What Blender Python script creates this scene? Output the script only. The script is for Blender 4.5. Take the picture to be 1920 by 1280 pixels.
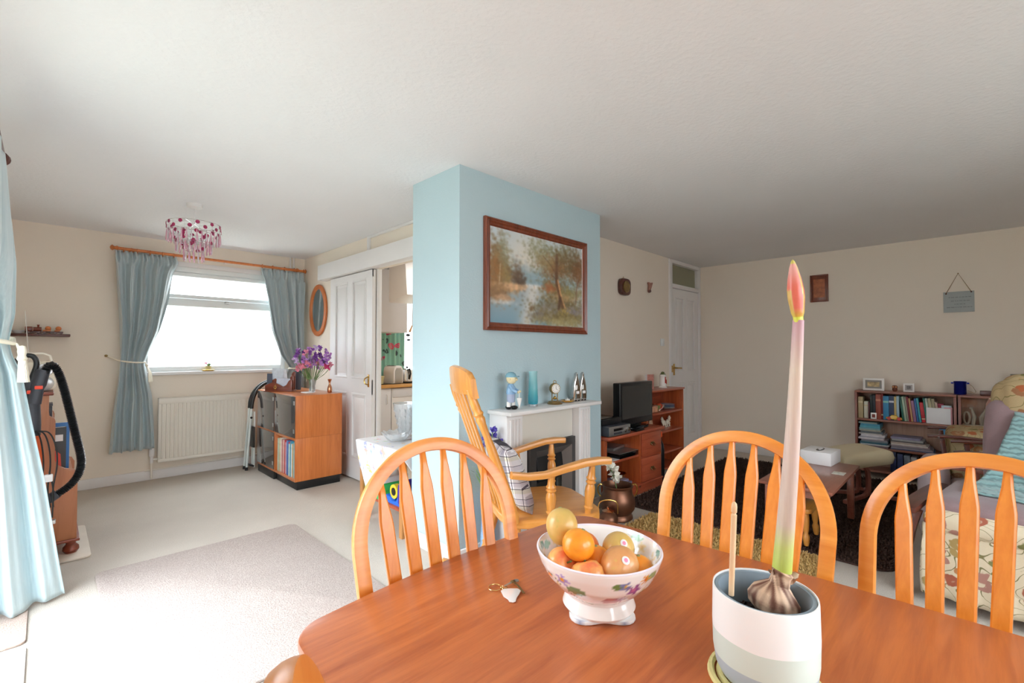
import bpy, bmesh, math, random
import numpy as np
from mathutils import Vector, Matrix
PI = math.pi
scene = bpy.context.scene
for o in list(bpy.data.objects): bpy.data.objects.remove(o)
random.seed(7); np.random.seed(7)

# ------------------------------------------------------------------ camera
HC, FPX, YAW, PIT = 1.2693, 868.0, math.radians(45.1336), math.radians(1.2464)
FW = Vector((math.sin(YAW)*math.cos(PIT), math.cos(YAW)*math.cos(PIT), math.sin(PIT)))
RT = Vector((math.cos(YAW), -math.sin(YAW), 0)); UP = RT.cross(FW)
cam_d = bpy.data.cameras.new('camera'); cam = bpy.data.objects.new('camera', cam_d)
scene.collection.objects.link(cam)
cam_d.sensor_width = 36; cam_d.lens = FPX/1920*36; cam_d.clip_start = .02
m = Matrix((RT, UP, -FW)).transposed().to_4x4(); m.translation = Vector((0, 0, HC)); cam.matrix_world = m
scene.camera = cam
# ------------------------------------------------------------------ world, daylight, exposure
world = bpy.data.worlds.new('sky'); scene.world = world; world.use_nodes = True
wn = world.node_tree; wn.nodes.clear()
bg = wn.nodes.new('ShaderNodeBackground'); wo = wn.nodes.new('ShaderNodeOutputWorld')
bg.inputs[0].default_value = (.84, .93, 1.0, 1); bg.inputs[1].default_value = 1.0
wn.links.new(bg.outputs[0], wo.inputs[0])
# overcast sky: brighter overhead than at the horizon
tcw = wn.nodes.new('ShaderNodeTexCoord'); sxw = wn.nodes.new('ShaderNodeSeparateXYZ'); mrw = wn.nodes.new('ShaderNodeMapRange')
wn.links.new(tcw.outputs['Generated'], sxw.inputs[0]); wn.links.new(sxw.outputs[2], mrw.inputs[0])
SKY = 7
mrw.inputs[1].default_value = 0; mrw.inputs[2].default_value = 1; mrw.inputs[3].default_value = 0.5*SKY; mrw.inputs[4].default_value = 2.3*SKY
wn.links.new(mrw.outputs[0], bg.inputs[1])
scene.view_settings.view_transform = 'Standard'; scene.view_settings.look = 'None'
scene.view_settings.gamma = 1; scene.view_settings.use_curve_mapping = False
scene.view_settings.exposure = 0.54
scene.cycles.diffuse_bounces = 12
def area(name, loc, sx, sy, direction, power=0, portal=False, col=(1, 1, 1)):
    d = bpy.data.lights.new(name, 'AREA'); d.shape = 'RECTANGLE'; d.size = sx; d.size_y = sy
    d.energy = power; d.color = col
    if portal: d.cycles.is_portal = True
    o = bpy.data.objects.new(name, d); scene.collection.objects.link(o); o.location = loc
    o.rotation_euler = Vector(direction).to_track_quat('-Z', 'Z').to_euler(); return o
# daylight enters through the patio doors, the far window, the kitchen window and an added unseen front window
YF_ = -1.8
PY0, PY1, PZ1 = 1.2, 3.28, 2.15
area('patio_portal', (-.30, (PY0+PY1)/2, PZ1/2), PY1-PY0, PZ1, (1, 0, 0), 1, True)
area('window_portal', (1.33, 5.99, 1.62), 1.5, 1.12, (0, -1, 0), 1, True)
area('front_portal', (1.525, YF_-.05, 1.52), 3.15, 1.25, (0, 1, 0), 1, True)
area('kitchen_portal', (3.82, 5.99, 1.52), 1.2, 1.2, (0, -1, 0), 1, True)

kl = area('added_kitchen_fill', (3.1, 4.0, 2.34), .5, .5, (0, 0, -1), 9, False, (1, .98, .95))  # fill light added to brighten the kitchen, no such lamp is known
# ------------------------------------------------------------------ helpers
def s2l(c):
    return tuple((x/12.92 if x <= .04045 else ((x+.055)/1.055)**2.4) for x in c)
def hexc(h): return s2l(tuple(int(h[i:i+2], 16)/255 for i in (0, 2, 4)))
def bp(u, v, x=None, y=None, z=None):
    """world point seen at a pixel of the photograph on an axis plane"""
    d = FW + RT*((u-960)/FPX) - UP*((v-640)/FPX)
    s = (z-HC)/d.z if z is not None else (x/d.x if x is not None else y/d.y)
    return Vector((0, 0, HC)) + d*s
def lerp(a, b, t): return a+(b-a)*t
def soft(pts, n=3):
    """rounds the corners of a path"""
    pts = [Vector(p) for p in pts]
    for _ in range(n):
        out = [pts[0]]
        for a, b in zip(pts, pts[1:]): out += [a*.75+b*.25, a*.25+b*.75]
        pts = out+[pts[-1]]
    return pts
def smooth(t): t = max(0, min(1, t)); return t*t*(3-2*t)
def interp(tab, z):
    if z <= tab[0][0]: return tab[0][1]
    for (a, va), (b, vb) in zip(tab, tab[1:]):
        if z <= b: return lerp(va, vb, (z-a)/(b-a))
    return tab[-1][1]

MATS = {}
def newmat(name):
    m = bpy.data.materials.new(name); m.use_nodes = True; nt = m.node_tree
    b = nt.nodes['Principled BSDF']; MATS[name] = m; return m, nt, b
def tex_chain(nt, scale=(1, 1, 1), rot=(0, 0, 0), coord='Object'):
    tc = nt.nodes.new('ShaderNodeTexCoord'); mp = nt.nodes.new('ShaderNodeMapping')
    mp.inputs['Scale'].default_value = scale; mp.inputs['Rotation'].default_value = rot
    nt.links.new(tc.outputs[coord], mp.inputs[0]); return mp.outputs[0]
def ramp(nt, fac, stops, interp_='LINEAR'):
    r = nt.nodes.new('ShaderNodeValToRGB'); r.color_ramp.interpolation = interp_
    e = r.color_ramp.elements
    while len(e) < len(stops): e.new(.5)
    for el, (p, c) in zip(e, stops): el.position = p; el.color = (*c[:3], 1)
    nt.links.new(fac, r.inputs[0]); return r.outputs[0]
def noise(nt, vec, scale, detail=3, rough=.5, dist=0):
    n = nt.nodes.new('ShaderNodeTexNoise'); n.inputs['Scale'].default_value = scale
    n.inputs['Detail'].default_value = detail; n.inputs['Roughness'].default_value = rough
    n.inputs['Distortion'].default_value = dist
    nt.links.new(vec, n.inputs['Vector']); return n.outputs['Fac']
def bump(nt, b, h, strength, dist=.01):
    n = nt.nodes.new('ShaderNodeBump'); n.inputs['Strength'].default_value = strength
    n.inputs['Distance'].default_value = dist; nt.links.new(h, n.inputs['Height'])
    nt.links.new(n.outputs[0], b.inputs['Normal'])
def mix(nt, fac, a, b):
    n = nt.nodes.new('ShaderNodeMix'); n.data_type = 'RGBA'
    for sock, v in ((n.inputs['Factor'], fac), (n.inputs[6], a), (n.inputs[7], b)):
        if hasattr(v, 'is_linked'): nt.links.new(v, sock)
        else: sock.default_value = v if isinstance(v, float) else (*v[:3], 1)
    return n.outputs[2]
def plain(name, col, rough=.5, metal=0, var=.06, vs=6, bumps=None, spec=None, coat=0, trans=0, sheen=0):
    m, nt, b = newmat(name); col = hexc(col) if isinstance(col, str) else col
    v = tex_chain(nt); f = noise(nt, v, vs, 4)
    c0 = tuple(c*(1-var) for c in col); c1 = tuple(min(1, c*(1+var)) for c in col)
    nt.links.new(ramp(nt, f, [(.3, c0), (.7, c1)]), b.inputs['Base Color'])
    b.inputs['Roughness'].default_value = rough; b.inputs['Metallic'].default_value = metal
    if spec is not None: b.inputs['Specular IOR Level'].default_value = spec
    if coat: b.inputs['Coat Weight'].default_value = coat; b.inputs['Coat Roughness'].default_value = .1
    if trans: b.inputs['Transmission Weight'].default_value = trans
    if sheen: b.inputs['Sheen Weight'].default_value = sheen
    if bumps: bump(nt, b, noise(nt, v, bumps[0], 2), bumps[1], bumps[2] if len(bumps) > 2 else .005)
    return m
def wood(name, c0, c1, axis=0, rough=.35, scale=1.0, coat=.25, knots=False, streak=1.0):
    m, nt, b = newmat(name); c0, c1 = hexc(c0), hexc(c1)
    sc = [14*scale]*3; sc[axis] = 1.1*scale
    v = tex_chain(nt, tuple(sc))
    f1 = noise(nt, v, 2.2, 5, .6, .6); f2 = noise(nt, v, 9, 3, .6)
    mth = nt.nodes.new('ShaderNodeMath'); mth.operation = 'MULTIPLY_ADD'; mth.inputs[1].default_value = .35*streak
    nt.links.new(f2, mth.inputs[0]); nt.links.new(f1, mth.inputs[2])
    col = ramp(nt, mth.outputs[0], [(.38, c0), (.62+.17*streak, c1)])
    if knots:
        vv = nt.nodes.new('ShaderNodeTexVoronoi'); vv.inputs['Scale'].default_value = 5
        nt.links.new(tex_chain(nt, (1, 1, 1)), vv.inputs['Vector'])
        kf = ramp(nt, vv.outputs['Distance'], [(.05, (0, 0, 0)), (.11, (1, 1, 1))])
        sep = nt.nodes.new('ShaderNodeRGBToBW'); nt.links.new(kf, sep.inputs[0])
        col = mix(nt, sep.outputs[0], tuple(x*.25 for x in c0), col)
    nt.links.new(col, b.inputs['Base Color'])
    b.inputs['Roughness'].default_value = rough; b.inputs['Coat Weight'].default_value = coat
    b.inputs['Coat Roughness'].default_value = .25
    bump(nt, b, f2, .08, .002); return m
def glassy(name, tint=(1, 1, 1), refl=.5, rough=.02):
    m = bpy.data.materials.new(name); m.use_nodes = True; nt = m.node_tree; nt.nodes.clear(); MATS[name] = m
    out = nt.nodes.new('ShaderNodeOutputMaterial'); tr = nt.nodes.new('ShaderNodeBsdfTransparent')
    gl = nt.nodes.new('ShaderNodeBsdfGlossy'); mx = nt.nodes.new('ShaderNodeMixShader')
    fr = nt.nodes.new('ShaderNodeLayerWeight'); fr.inputs[0].default_value = refl
    tr.inputs[0].default_value = (*tint, 1); gl.inputs['Roughness'].default_value = rough
    pw = nt.nodes.new('ShaderNodeMath'); pw.operation = 'POWER'; pw.inputs[1].default_value = 4; sc_ = nt.nodes.new('ShaderNodeMath'); sc_.operation = 'MULTIPLY_ADD'; sc_.inputs[1].default_value = .6; sc_.inputs[2].default_value = .04
    nt.links.new(fr.outputs['Facing'], pw.inputs[0]); nt.links.new(pw.outputs[0], sc_.inputs[0]); nt.links.new(sc_.outputs[0], mx.inputs[0]); nt.links.new(tr.outputs[0], mx.inputs[1])
    nt.links.new(gl.outputs[0], mx.inputs[2]); nt.links.new(mx.outputs[0], out.inputs[0]); return m
def vcol(name, rough=.5, coat=0, bumps=None):
    m, nt, b = newmat(name); a = nt.nodes.new('ShaderNodeVertexColor'); a.layer_name = 'paint'
    nt.links.new(a.outputs[0], b.inputs['Base Color']); b.inputs['Roughness'].default_value = rough
    b.inputs['Coat Weight'].default_value = coat
    if bumps: bump(nt, b, noise(nt, tex_chain(nt), bumps[0], 2), bumps[1], .003)
    return m

class B:
    """collects shapes in one bmesh"""
    def __init__(s): s.b = bmesh.new(); s.M = None
    def add(s, verts, faces):
        vs = [s.b.verts.new(s.M @ Vector(v) if s.M else v) for v in verts]
        out = []
        for f in faces:
            try: out.append(s.b.faces.new([vs[i] for i in f]))
            except ValueError: pass
        return vs, out
    def box(s, a, c, bev=0, seg=2):
        x0, y0, z0 = [min(p, q) for p, q in zip(a, c)]; x1, y1, z1 = [max(p, q) for p, q in zip(a, c)]
        vs, fs = s.add([(x0,y0,z0),(x1,y0,z0),(x1,y1,z0),(x0,y1,z0),(x0,y0,z1),(x1,y0,z1),(x1,y1,z1),(x0,y1,z1)],
              [(0,3,2,1),(4,5,6,7),(0,1,5,4),(1,2,6,5),(2,3,7,6),(3,0,4,7)])
        if bev:
            es = list({e for f in fs for e in f.edges})
            bmesh.ops.bevel(s.b, geom=es, offset=bev, segments=seg, profile=.5, affect='EDGES')
        return s
    def prism(s, poly, h0, h1, axis='z', bev=0, seg=2):
        """polygon extruded along an axis: z:(x,y) y:(x,z) x:(y,z)"""
        def P(p, h): return (p[0], p[1], h) if axis == 'z' else ((p[0], h, p[1]) if axis == 'y' else (h, p[0], p[1]))
        n = len(poly)
        vs, fs = s.add([P(p, h0) for p in poly]+[P(p, h1) for p in poly],
              [tuple(range(n))[::-1], tuple(range(n, 2*n))]+[(i, (i+1) % n, n+(i+1) % n, n+i) for i in range(n)])
        bmesh.ops.recalc_face_normals(s.b, faces=fs)
        if bev:
            es = list({e for f in fs[:2] for e in f.edges})
            bmesh.ops.bevel(s.b, geom=es, offset=bev, segments=seg, profile=.5, affect='EDGES')
        return s
    def tube(s, pts, r, seg=8, closed=False, flat=None, up=None):
        """r: number or list; flat=(ra, rb) multiplies the two section axes; up fixes the section"""
        pts = [Vector(p) for p in pts]; n = len(pts)
        rs = r if isinstance(r, (list, tuple)) else [r]*n
        rings = []; prev = None; base = []
        for i, p in enumerate(pts):
            if closed: t = pts[(i+1) % n]-pts[i-1]
            else: t = pts[min(i+1, n-1)]-pts[max(i-1, 0)]
            t.normalize()
            if up is not None: a = Vector(up)-t*t.dot(Vector(up))
            elif prev is None: a = t.orthogonal()
            else: a = prev-t*prev.dot(t)
            if a.length < 1e-6: a = t.orthogonal()
            a.normalize(); prev = a; c = t.cross(a)
            fa, fb = flat or (1, 1)
            base += [p+a*(math.cos(2*PI*k/seg)*rs[i]*fa)+c*(math.sin(2*PI*k/seg)*rs[i]*fb) for k in range(seg)]
        fs = []
        for i in range(n if closed else n-1):
            j = (i+1) % n
            fs += [(i*seg+k, i*seg+(k+1) % seg, j*seg+(k+1) % seg, j*seg+k) for k in range(seg)]
        if not closed: fs += [tuple(range(seg))[::-1], tuple(range((n-1)*seg, n*seg))]
        s.add(base, fs); return s
    def rtube(s, pts, w, d, up, rnd=.3, closed=False):
        """rounded rectangular section sweep: w along up, d across"""
        pts = [Vector(p) for p in pts]; n = len(pts); base = []
        sec = []
        for k in range(12):
            a = 2*PI*(k+.5)/12; cx, cy = math.cos(a), math.sin(a); q = max(abs(cx), abs(cy))
            l = lerp(1/q, 1, rnd); sec.append((cx*l, cy*l))
        for i, p in enumerate(pts):
            t = (pts[(i+1) % n]-pts[i-1]) if closed else pts[min(i+1, n-1)]-pts[max(i-1, 0)]
            t.normalize(); a = Vector(up)-t*t.dot(Vector(up)); a.normalize(); c = t.cross(a)
            ww = w[i] if isinstance(w, (list, tuple)) else w; dd = d[i] if isinstance(d, (list, tuple)) else d
            base += [p+a*(x*ww/2)+c*(y*dd/2) for x, y in sec]
        fs = []
        for i in range(n if closed else n-1):
            j = (i+1) % n; fs += [(i*12+k, i*12+(k+1) % 12, j*12+(k+1) % 12, j*12+k) for k in range(12)]
        if not closed: fs += [tuple(range(12))[::-1], tuple(range((n-1)*12, n*12))]
        s.add(base, fs); return s
    def lathe(s, prof, c=(0, 0, 0), seg=24, axis=None, sx=1, sy=1):
        """profile [(r, z)...] turned about z through c, or about axis (a direction)"""
        q = Vector((0, 0, 1)).rotation_difference(Vector(axis).normalized()) if axis else None
        vs = []; fs = []; n = len(prof)
        for r, z in prof:
            for k in range(seg):
                p = Vector((max(r, 1e-5)*math.cos(2*PI*k/seg)*sx, max(r, 1e-5)*math.sin(2*PI*k/seg)*sy, z))
                if q: p = q @ p
                vs.append(p+Vector(c))
        for i in range(n-1):
            fs += [(i*seg+k, i*seg+(k+1) % seg, (i+1)*seg+(k+1) % seg, (i+1)*seg+k) for k in range(seg)]
        if prof[0][0] > 1e-4: fs.append(tuple(range(seg))[::-1])
        if prof[-1][0] > 1e-4: fs.append(tuple(range((n-1)*seg, n*seg)))
        s.add(vs, fs); return s
    def turned(s, p0, p1, prof, seg=12):
        """profile [(t 0..1, r)] along p0->p1"""
        p0, p1 = Vector(p0), Vector(p1); L = (p1-p0).length
        return s.lathe([(r, t*L) for t, r in prof], p0, seg, (p1-p0))
    def ball(s, c, r, seg=12, rings=8, sx=1, sy=1, sz=1):
        prof = [(math.sin(PI*i/rings)*r, -math.cos(PI*i/rings)*r*sz) for i in range(rings+1)]
        return s.lathe(prof, c, seg, sx=sx, sy=sy)
    def grid(s, fn, nu, nv):
        vs = [fn(i/nu, j/nv) for j in range(nv+1) for i in range(nu+1)]
        fs = [(j*(nu+1)+i, j*(nu+1)+i+1, (j+1)*(nu+1)+i+1, (j+1)*(nu+1)+i) for j in range(nv) for i in range(nu)]
        s.add(vs, fs); return s
    def petal(s, c, d, L, W, seg=3):
        """small curved leaf or petal"""
        c = Vector(c); d = Vector(d).normalized(); a = d.orthogonal().normalized()
        a = Matrix.Rotation(random.random()*6.28, 3, d) @ a; n = d.cross(a)
        vs = [c]; 
        for i in range(1, seg):
            t = i/seg; w = math.sin(PI*t**.8)*W/2
            vs += [c+d*L*t+a*w+n*L*.15*t*t, c+d*L*t-a*w+n*L*.15*t*t]
        vs.append(c+d*L+n*L*.2); fs = [(0, 2, 1)]
        for i in range(seg-2): k = 1+2*i; fs.append((k, k+1, k+3, k+2))
        k = 1+2*(seg-2); fs.append((k, k+1, k+2)); s.add(vs, fs); return s

def M(x, y=0, z=0, rz=0): return Matrix.Translation((x, y, z)) @ Matrix.Rotation(rz, 4, 'Z')
def tag(o, label=None, cat=None, group=None, kind=None):
    if label: o['label'] = label
    if cat: o['category'] = cat
    if group: o['group'] = group
    if kind: o['kind'] = kind
    return o
def thing(name, label, cat, loc=(0, 0, 0), rz=0, group=None):
    o = bpy.data.objects.new(name, None); o.empty_display_size = .05
    scene.collection.objects.link(o); o.location = loc; o.rotation_euler = (0, 0, rz)
    o['_m'] = 0; del o['_m']
    return tag(o, label, cat, group)
def mw(o):
    m = Matrix.Translation(o.location) @ o.rotation_euler.to_matrix().to_4x4()
    return (mw(o.parent) @ m) if o.parent else m
def obj(name, b, mat, parent=None, world=False, smooth=True, origin=True, weld=False, angle=38):
    """link a B as ONE mesh object. world: its coordinates are world ones"""
    me = bpy.data.meshes.new(name); bm = b.b
    if weld: bmesh.ops.remove_doubles(bm, verts=bm.verts, dist=1e-5)
    if world and parent: bm.transform(mw(parent).inverted())
    off = Vector((0, 0, 0))
    if origin and bm.verts:
        xs = [v.co for v in bm.verts]
        off = Vector(((min(v.x for v in xs)+max(v.x for v in xs))/2, (min(v.y for v in xs)+max(v.y for v in xs))/2, min(v.z for v in xs)))
        bm.transform(Matrix.Translation(-off))
    bm.to_mesh(me); bm.free()
    if smooth:
        me.polygons.foreach_set('use_smooth', [True]*len(me.polygons)); me.set_sharp_from_angle(angle=math.radians(angle))
    mats = mat if isinstance(mat, (list, tuple)) else [mat]
    for mm in mats: me.materials.append(mm)
    o = bpy.data.objects.new(name, me); scene.collection.objects.link(o); o.location = off
    if parent: o.parent = parent
    return o
def struct(name, b, mat, **k): return tag(obj(name, b, mat, origin=False, **k), kind='structure')
def dup(o, parent=None):
    c = o.copy(); scene.collection.objects.link(c)
    if parent: c.parent = parent
    for ch in [x for x in KIDS.get(o, [])]: dup(ch, c)
    return c
def kids(root):
    return [o for o in bpy.data.objects if o.parent == root]
def copytree(root, loc, rz, label, group=None):
    c = root.copy(); scene.collection.objects.link(c); c.location = loc; c.rotation_euler = (0, 0, rz)
    c['label'] = label
    if group: c['group'] = group
    for ch in kids(root):
        d = ch.copy(); scene.collection.objects.link(d); d.parent = c
        for g in kids(ch):
            e = g.copy(); scene.collection.objects.link(e); e.parent = d
    return c
def paint(o, fn):
    """vertex colours from a function of local vertex position"""
    me = o.data; a = me.color_attributes.new('paint', 'FLOAT_COLOR', 'POINT')
    a.data.foreach_set('color', [x for v in me.vertices for x in (*fn(v.co), 1)])

# ------------------------------------------------------------------ materials
def wallmat(name, col, bs, bst):
    m, nt, b = newmat(name); v = tex_chain(nt); c = hexc(col)
    f = noise(nt, v, 1.5, 4)
    nt.links.new(ramp(nt, f, [(.3, tuple(x*.97 for x in c)), (.7, c)]), b.inputs['Base Color'])
    b.inputs['Roughness'].default_value = .85; b.inputs['Specular IOR Level'].default_value = .2
    bump(nt, b, noise(nt, v, bs, 3), bst, .004); return m
MWALL = wallmat('cream_wall_paint', 'EBE1D3', 60, .15)
MCEIL = wallmat('stippled_ceiling_paint', 'E9EAED', 45, .55)
MBLUE = wallmat('pale_blue_wallpaper', 'B8CED5', 120, .35)
MWHITE = plain('white_gloss_paint', 'E4E2E1', .48, var=.015)
MUPVC = plain('white_plastic', 'E6EAE9', .3, var=.01)
MRAD = plain('cream_radiator_enamel', 'E4DFD4', .35, var=.01)
def carpet(name, a, c, sc, st=.7, fade=.5):
    m, nt, b = newmat(name); v = tex_chain(nt)
    f = noise(nt, v, sc, 4, .7); g = noise(nt, v, 2.5, 3)
    col = ramp(nt, f, [(.3, hexc(a)), (.7, hexc(c))])
    big = ramp(nt, g, [(.3, (.93, .93, .93)), (.7, (1, 1, 1))])
    mx = nt.nodes.new('ShaderNodeMix'); mx.data_type = 'RGBA'; mx.blend_type = 'MULTIPLY'; mx.inputs[0].default_value = 1
    nt.links.new(col, mx.inputs[6]); nt.links.new(big, mx.inputs[7]); nt.links.new(mx.outputs[2], b.inputs['Base Color'])
    b.inputs['Roughness'].default_value = .97; b.inputs['Specular IOR Level'].default_value = .05
    bump(nt, b, f, st, .01); return m
MCARP = carpet('beige_carpet', 'C4B9AC', 'DFD6CC', 220)
MRUG = carpet('pinkish_beige_rug_pile', 'B5A39B', 'DCD0C9', 150, .9)
MMAT = carpet('dusty_pink_doormat', 'B39C90', 'CDBBB0', 160)
MDARK = carpet('dark_brown_shag', '33241F', '6A544C', 90, 1)
MGOLD = carpet('gold_shag', 'B08C4A', 'E8C488', 80, 1)
MORANGE = wood('orange_lacquered_beech', 'DC7A1A', 'F09634', 2, .32, 1, .35, streak=.5)
MHOOP = wood('orange_lacquered_bent_beech', 'DA7E1E', 'F09E44', 1, .32, .5, .35, streak=.4)
MPINE = wood('honey_pine', 'C47E34', 'DA9644', 2, .35, .8, .35, streak=.5)
MPINEX = wood('honey_pine_seat', 'C48036', 'D89444', 0, .35, .8, .35, streak=.6)
MTABLE = wood('red_brown_teak_veneer', '9C4A22', 'C26C38', 0, .33, 1.1, .25)
MTEAK = wood('warm_teak_veneer', 'B45F28', 'D17A3C', 2, .35, .8, .3)
MTEAKX = wood('warm_teak_veneer_top', 'B4622E', 'CE7C44', 1, .3, .8, .3)
MMAHOG = wood('red_mahogany', '5A2315', '8A3E24', 0, .35, 1, .3)
MANTQ = wood('antique_red_pine', '8A3A20', 'B4583A', 0, .35, .7, .3, knots=True)
MANTQZ = wood('antique_red_pine_upright', '8C3A1C', 'BC5E30', 2, .35, .7, .3, knots=True)
MSAP = wood('brown_sapele', '7E4A3A', '9C6450', 1, .4, 1, .2)
MSAPZ = wood('brown_sapele_upright', '7A4236', '985C4C', 2, .4, 1, .2)
MSAPB = wood('pale_sapele_back', 'A47C64', 'B8917A', 2, .5, 1, .1)
MCOFF = wood('dark_teak_coffee_table', '7A4230', '935844', 0, .3, 1, .35)
MDKW = wood('dark_stained_wood', '3E1C16', '5E2C20', 0, .35, 1, .3)
MFRAME = wood('dark_red_frame_wood', '5C2A1C', '84442C', 2, .3, 1, .35)
MBEECH = wood('oak_tan_wood', 'A8713C', 'C68A50', 2, .45, 1, .2)
MBLACK = plain('black_plastic', '17181A', .35, var=.1)
MBLKG = plain('glossy_black_plastic', '0C0D0E', .12, var=.1)
MDGREY = plain('dark_grey_plastic', '3A3C44', .4)
MSILVER = plain('brushed_silver', 'B4B4B2', .3, .8)
MCHROME = plain('chrome', 'E0E0E0', .12, 1)
MBRASS = plain('polished_brass', 'C9A45C', .25, 1)
MAGEDB = plain('aged_brass', '9A8258', .35, .9)
MCOPPER = plain('aged_copper', '7E5642', .40, .8, .18, 9)
MCOPPERB = plain('bright_copper', 'D0906C', .2, 1)
MCREAM = plain('cream_vinyl', 'D2C6A6', .45, var=.04)
MWCER = plain('white_ceramic', 'F2F0EC', .15, coat=.4, var=.01)
MPAPER = plain('white_paper', 'E8E6E6', .7, var=.02)
MGLASS = glassy('clear_pane')
MCRYS = plain('cut_crystal', 'F2F4F6', .04, coat=1, trans=.75, var=.0)
def curtain_mat(name, c0, c1):
    m, nt, b = newmat(name); v = tex_chain(nt, (120, 120, 6)); f = noise(nt, v, 1, 3, .6)
    nt.links.new(ramp(nt, f, [(.3, hexc(c0)), (.7, hexc(c1))]), b.inputs['Base Color'])
    b.inputs['Roughness'].default_value = .55; b.inputs['Sheen Weight'].default_value = .3
    b.inputs['Specular IOR Level'].default_value = .35; return m
MCURT = curtain_mat('steel_blue_curtain_fabric', 'AEBCC0', 'BCC8CB')
MCURTN = curtain_mat('pale_blue_curtain_fabric', 'B8CCD2', 'C6D8DC')
MROPE = plain('cream_cord', 'E6DFCC', .7)
def floral(name, base, cols, scale, stems=None, thr=.34, bst=.3):
    m, nt, b = newmat(name); v = tex_chain(nt)
    vo = nt.nodes.new('ShaderNodeTexVoronoi'); vo.inputs['Scale'].default_value = scale
    wv = nt.nodes.new('ShaderNodeTexNoise'); wv.inputs['Scale'].default_value = scale*1.1; wv.inputs['Detail'].default_value = 3
    nt.links.new(v, wv.inputs['Vector'])
    vm = nt.nodes.new('ShaderNodeVectorMath'); vm.operation = 'MULTIPLY_ADD'; vm.inputs[1].default_value = (.9/scale,)*3
    nt.links.new(wv.outputs['Color'], vm.inputs[0]); nt.links.new(v, vm.inputs[2]); nt.links.new(vm.outputs[0], vo.inputs['Vector'])
    sep = nt.nodes.new('ShaderNodeSeparateColor'); nt.links.new(vo.outputs['Color'], sep.inputs[0])
    k = len(cols); pal = ramp(nt, sep.outputs[0], [(i/k, hexc(c)) for i, c in enumerate(cols)], 'CONSTANT')
    ring = ramp(nt, vo.outputs['Distance'], [(0, (1, 1, 1)), (.10, (1, 1, 1)), (.14, (.35, .35, .35)), (.2, (1, 1, 1)), (thr, (1, 1, 1)), (thr+.05, (0, 0, 0))])
    bw = nt.nodes.new('ShaderNodeRGBToBW'); nt.links.new(ring, bw.inputs[0])
    c = hexc(base)
    if stems:
        wt = nt.nodes.new('ShaderNodeTexWave'); wt.inputs['Scale'].default_value = scale*.5; wt.inputs['Distortion'].default_value = 14
        wt.inputs['Detail'].default_value = 1; nt.links.new(v, wt.inputs['Vector'])
        sw = ramp(nt, wt.outputs['Fac'], [(.42, (0, 0, 0)), (.47, (1, 1, 1)), (.53, (1, 1, 1)), (.58, (0, 0, 0))])
        sb = nt.nodes.new('ShaderNodeRGBToBW'); nt.links.new(sw, sb.inputs[0]); c = mix(nt, sb.outputs[0], c, hexc(stems))
    nt.links.new(mix(nt, bw.outputs[0], c, pal), b.inputs['Base Color'])
    b.inputs['Roughness'].default_value = .85; b.inputs['Specular IOR Level'].default_value = .15
    bump(nt, b, noise(nt, v, 160, 2), bst, .003); return m
MFLOR = floral('floral_tapestry_fabric', 'D2C4AA', ['A4604C', 'B47C52', '7E7C50', 'A87C70', 'A08858'], 13, '77704C', .42)
MFLOR2 = floral('olive_floral_tapestry_fabric', 'B49E78', ['A8603E', 'B07A4C', '7C7648', '96694A'], 12, '7C7448', .36)
MMAUVE = plain('mauve_upholstery', '8A7274', .9, var=.05, bumps=(150, .3), sheen=.2)
MGREYP = plain('pinkish_grey_upholstery', 'A8989A', .85, var=.05, bumps=(150, .3))
# ------------------------------------------------------------------ room shell
H = 2.4; XL, XR, YB, YF = -.27, 6.218, 5.805, -1.8
SX, CX0, CX1, CY, TY = 2.22, 1.74, 3.2235, 2.178, 2.596
struct('floor', B().box((XL-.15, YF-.1, -.12), (XR+.15, YB+.15, 0)), MCARP)
struct('ceiling', B().box((XL-.15, YF-.1, H), (XR+.15, YB+.15, H+.12)), MCEIL)
w = B(); w.box((XL-.15, PY1, 0), (XL, YB+.15, H)).box((XL-.15, YF, 0), (XL, PY0, H)).box((XL-.15, PY0, PZ1), (XL, PY1, H))
struct('wall_left', w, MWALL)
WX0, WX1, WZ0, WZ1 = .66, 2.0, 1.065, 2.15
KX0, KX1, KZ0, KZ1 = 3.25, 4.4, .95, 2.1
w = B(); w.box((XL-.15, YB, 0), (WX0, YB+.15, H)).box((WX0, YB, 0), (WX1, YB+.15, WZ0)).box((WX0, YB, WZ1), (WX1, YB+.15, H))
w.box((WX1, YB, 0), (KX0, YB+.15, H)).box((KX0, YB, 0), (KX1, YB+.15, KZ0)).box((KX0, YB, KZ1), (KX1, YB+.15, H)).box((KX1, YB, 0), (XR+.15, YB+.15, H))
struct('wall_back', w, MWALL)
struct('wall_right', B().box((XR, YF, 0), (XR+.15, YB, H)), MWALL)
FX0, FX1, FZ0, FZ1 = -.05, 3.1, .9, 2.15
struct('wall_front', B().box((XL, YF-.1, 0), (FX0, YF, H)).box((FX1, YF-.1, 0), (XR, YF, H)).box((FX0, YF-.1, 0), (FX1, YF, FZ0)).box((FX0, YF-.1, FZ1), (FX1, YF, H)), MWALL)
f = B().box((FX0, YF-.08, FZ0), (FX0+.05, YF-.01, FZ1), .004).box((FX1-.05, YF-.08, FZ0), (FX1, YF-.01, FZ1), .004).box((FX0+.05, YF-.08, FZ1-.05), (FX1-.05, YF-.01, FZ1), .004).box((FX0+.05, YF-.08, FZ0), (FX1-.05, YF-.01, FZ0+.05), .004).box((1.495, YF-.08, FZ0+.05), (1.555, YF-.01, FZ1-.05), .004)
fw_ = struct('unseen_front_window', f, MUPVC)  # added out of view, sized to light the chair and chimney fronts
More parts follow.
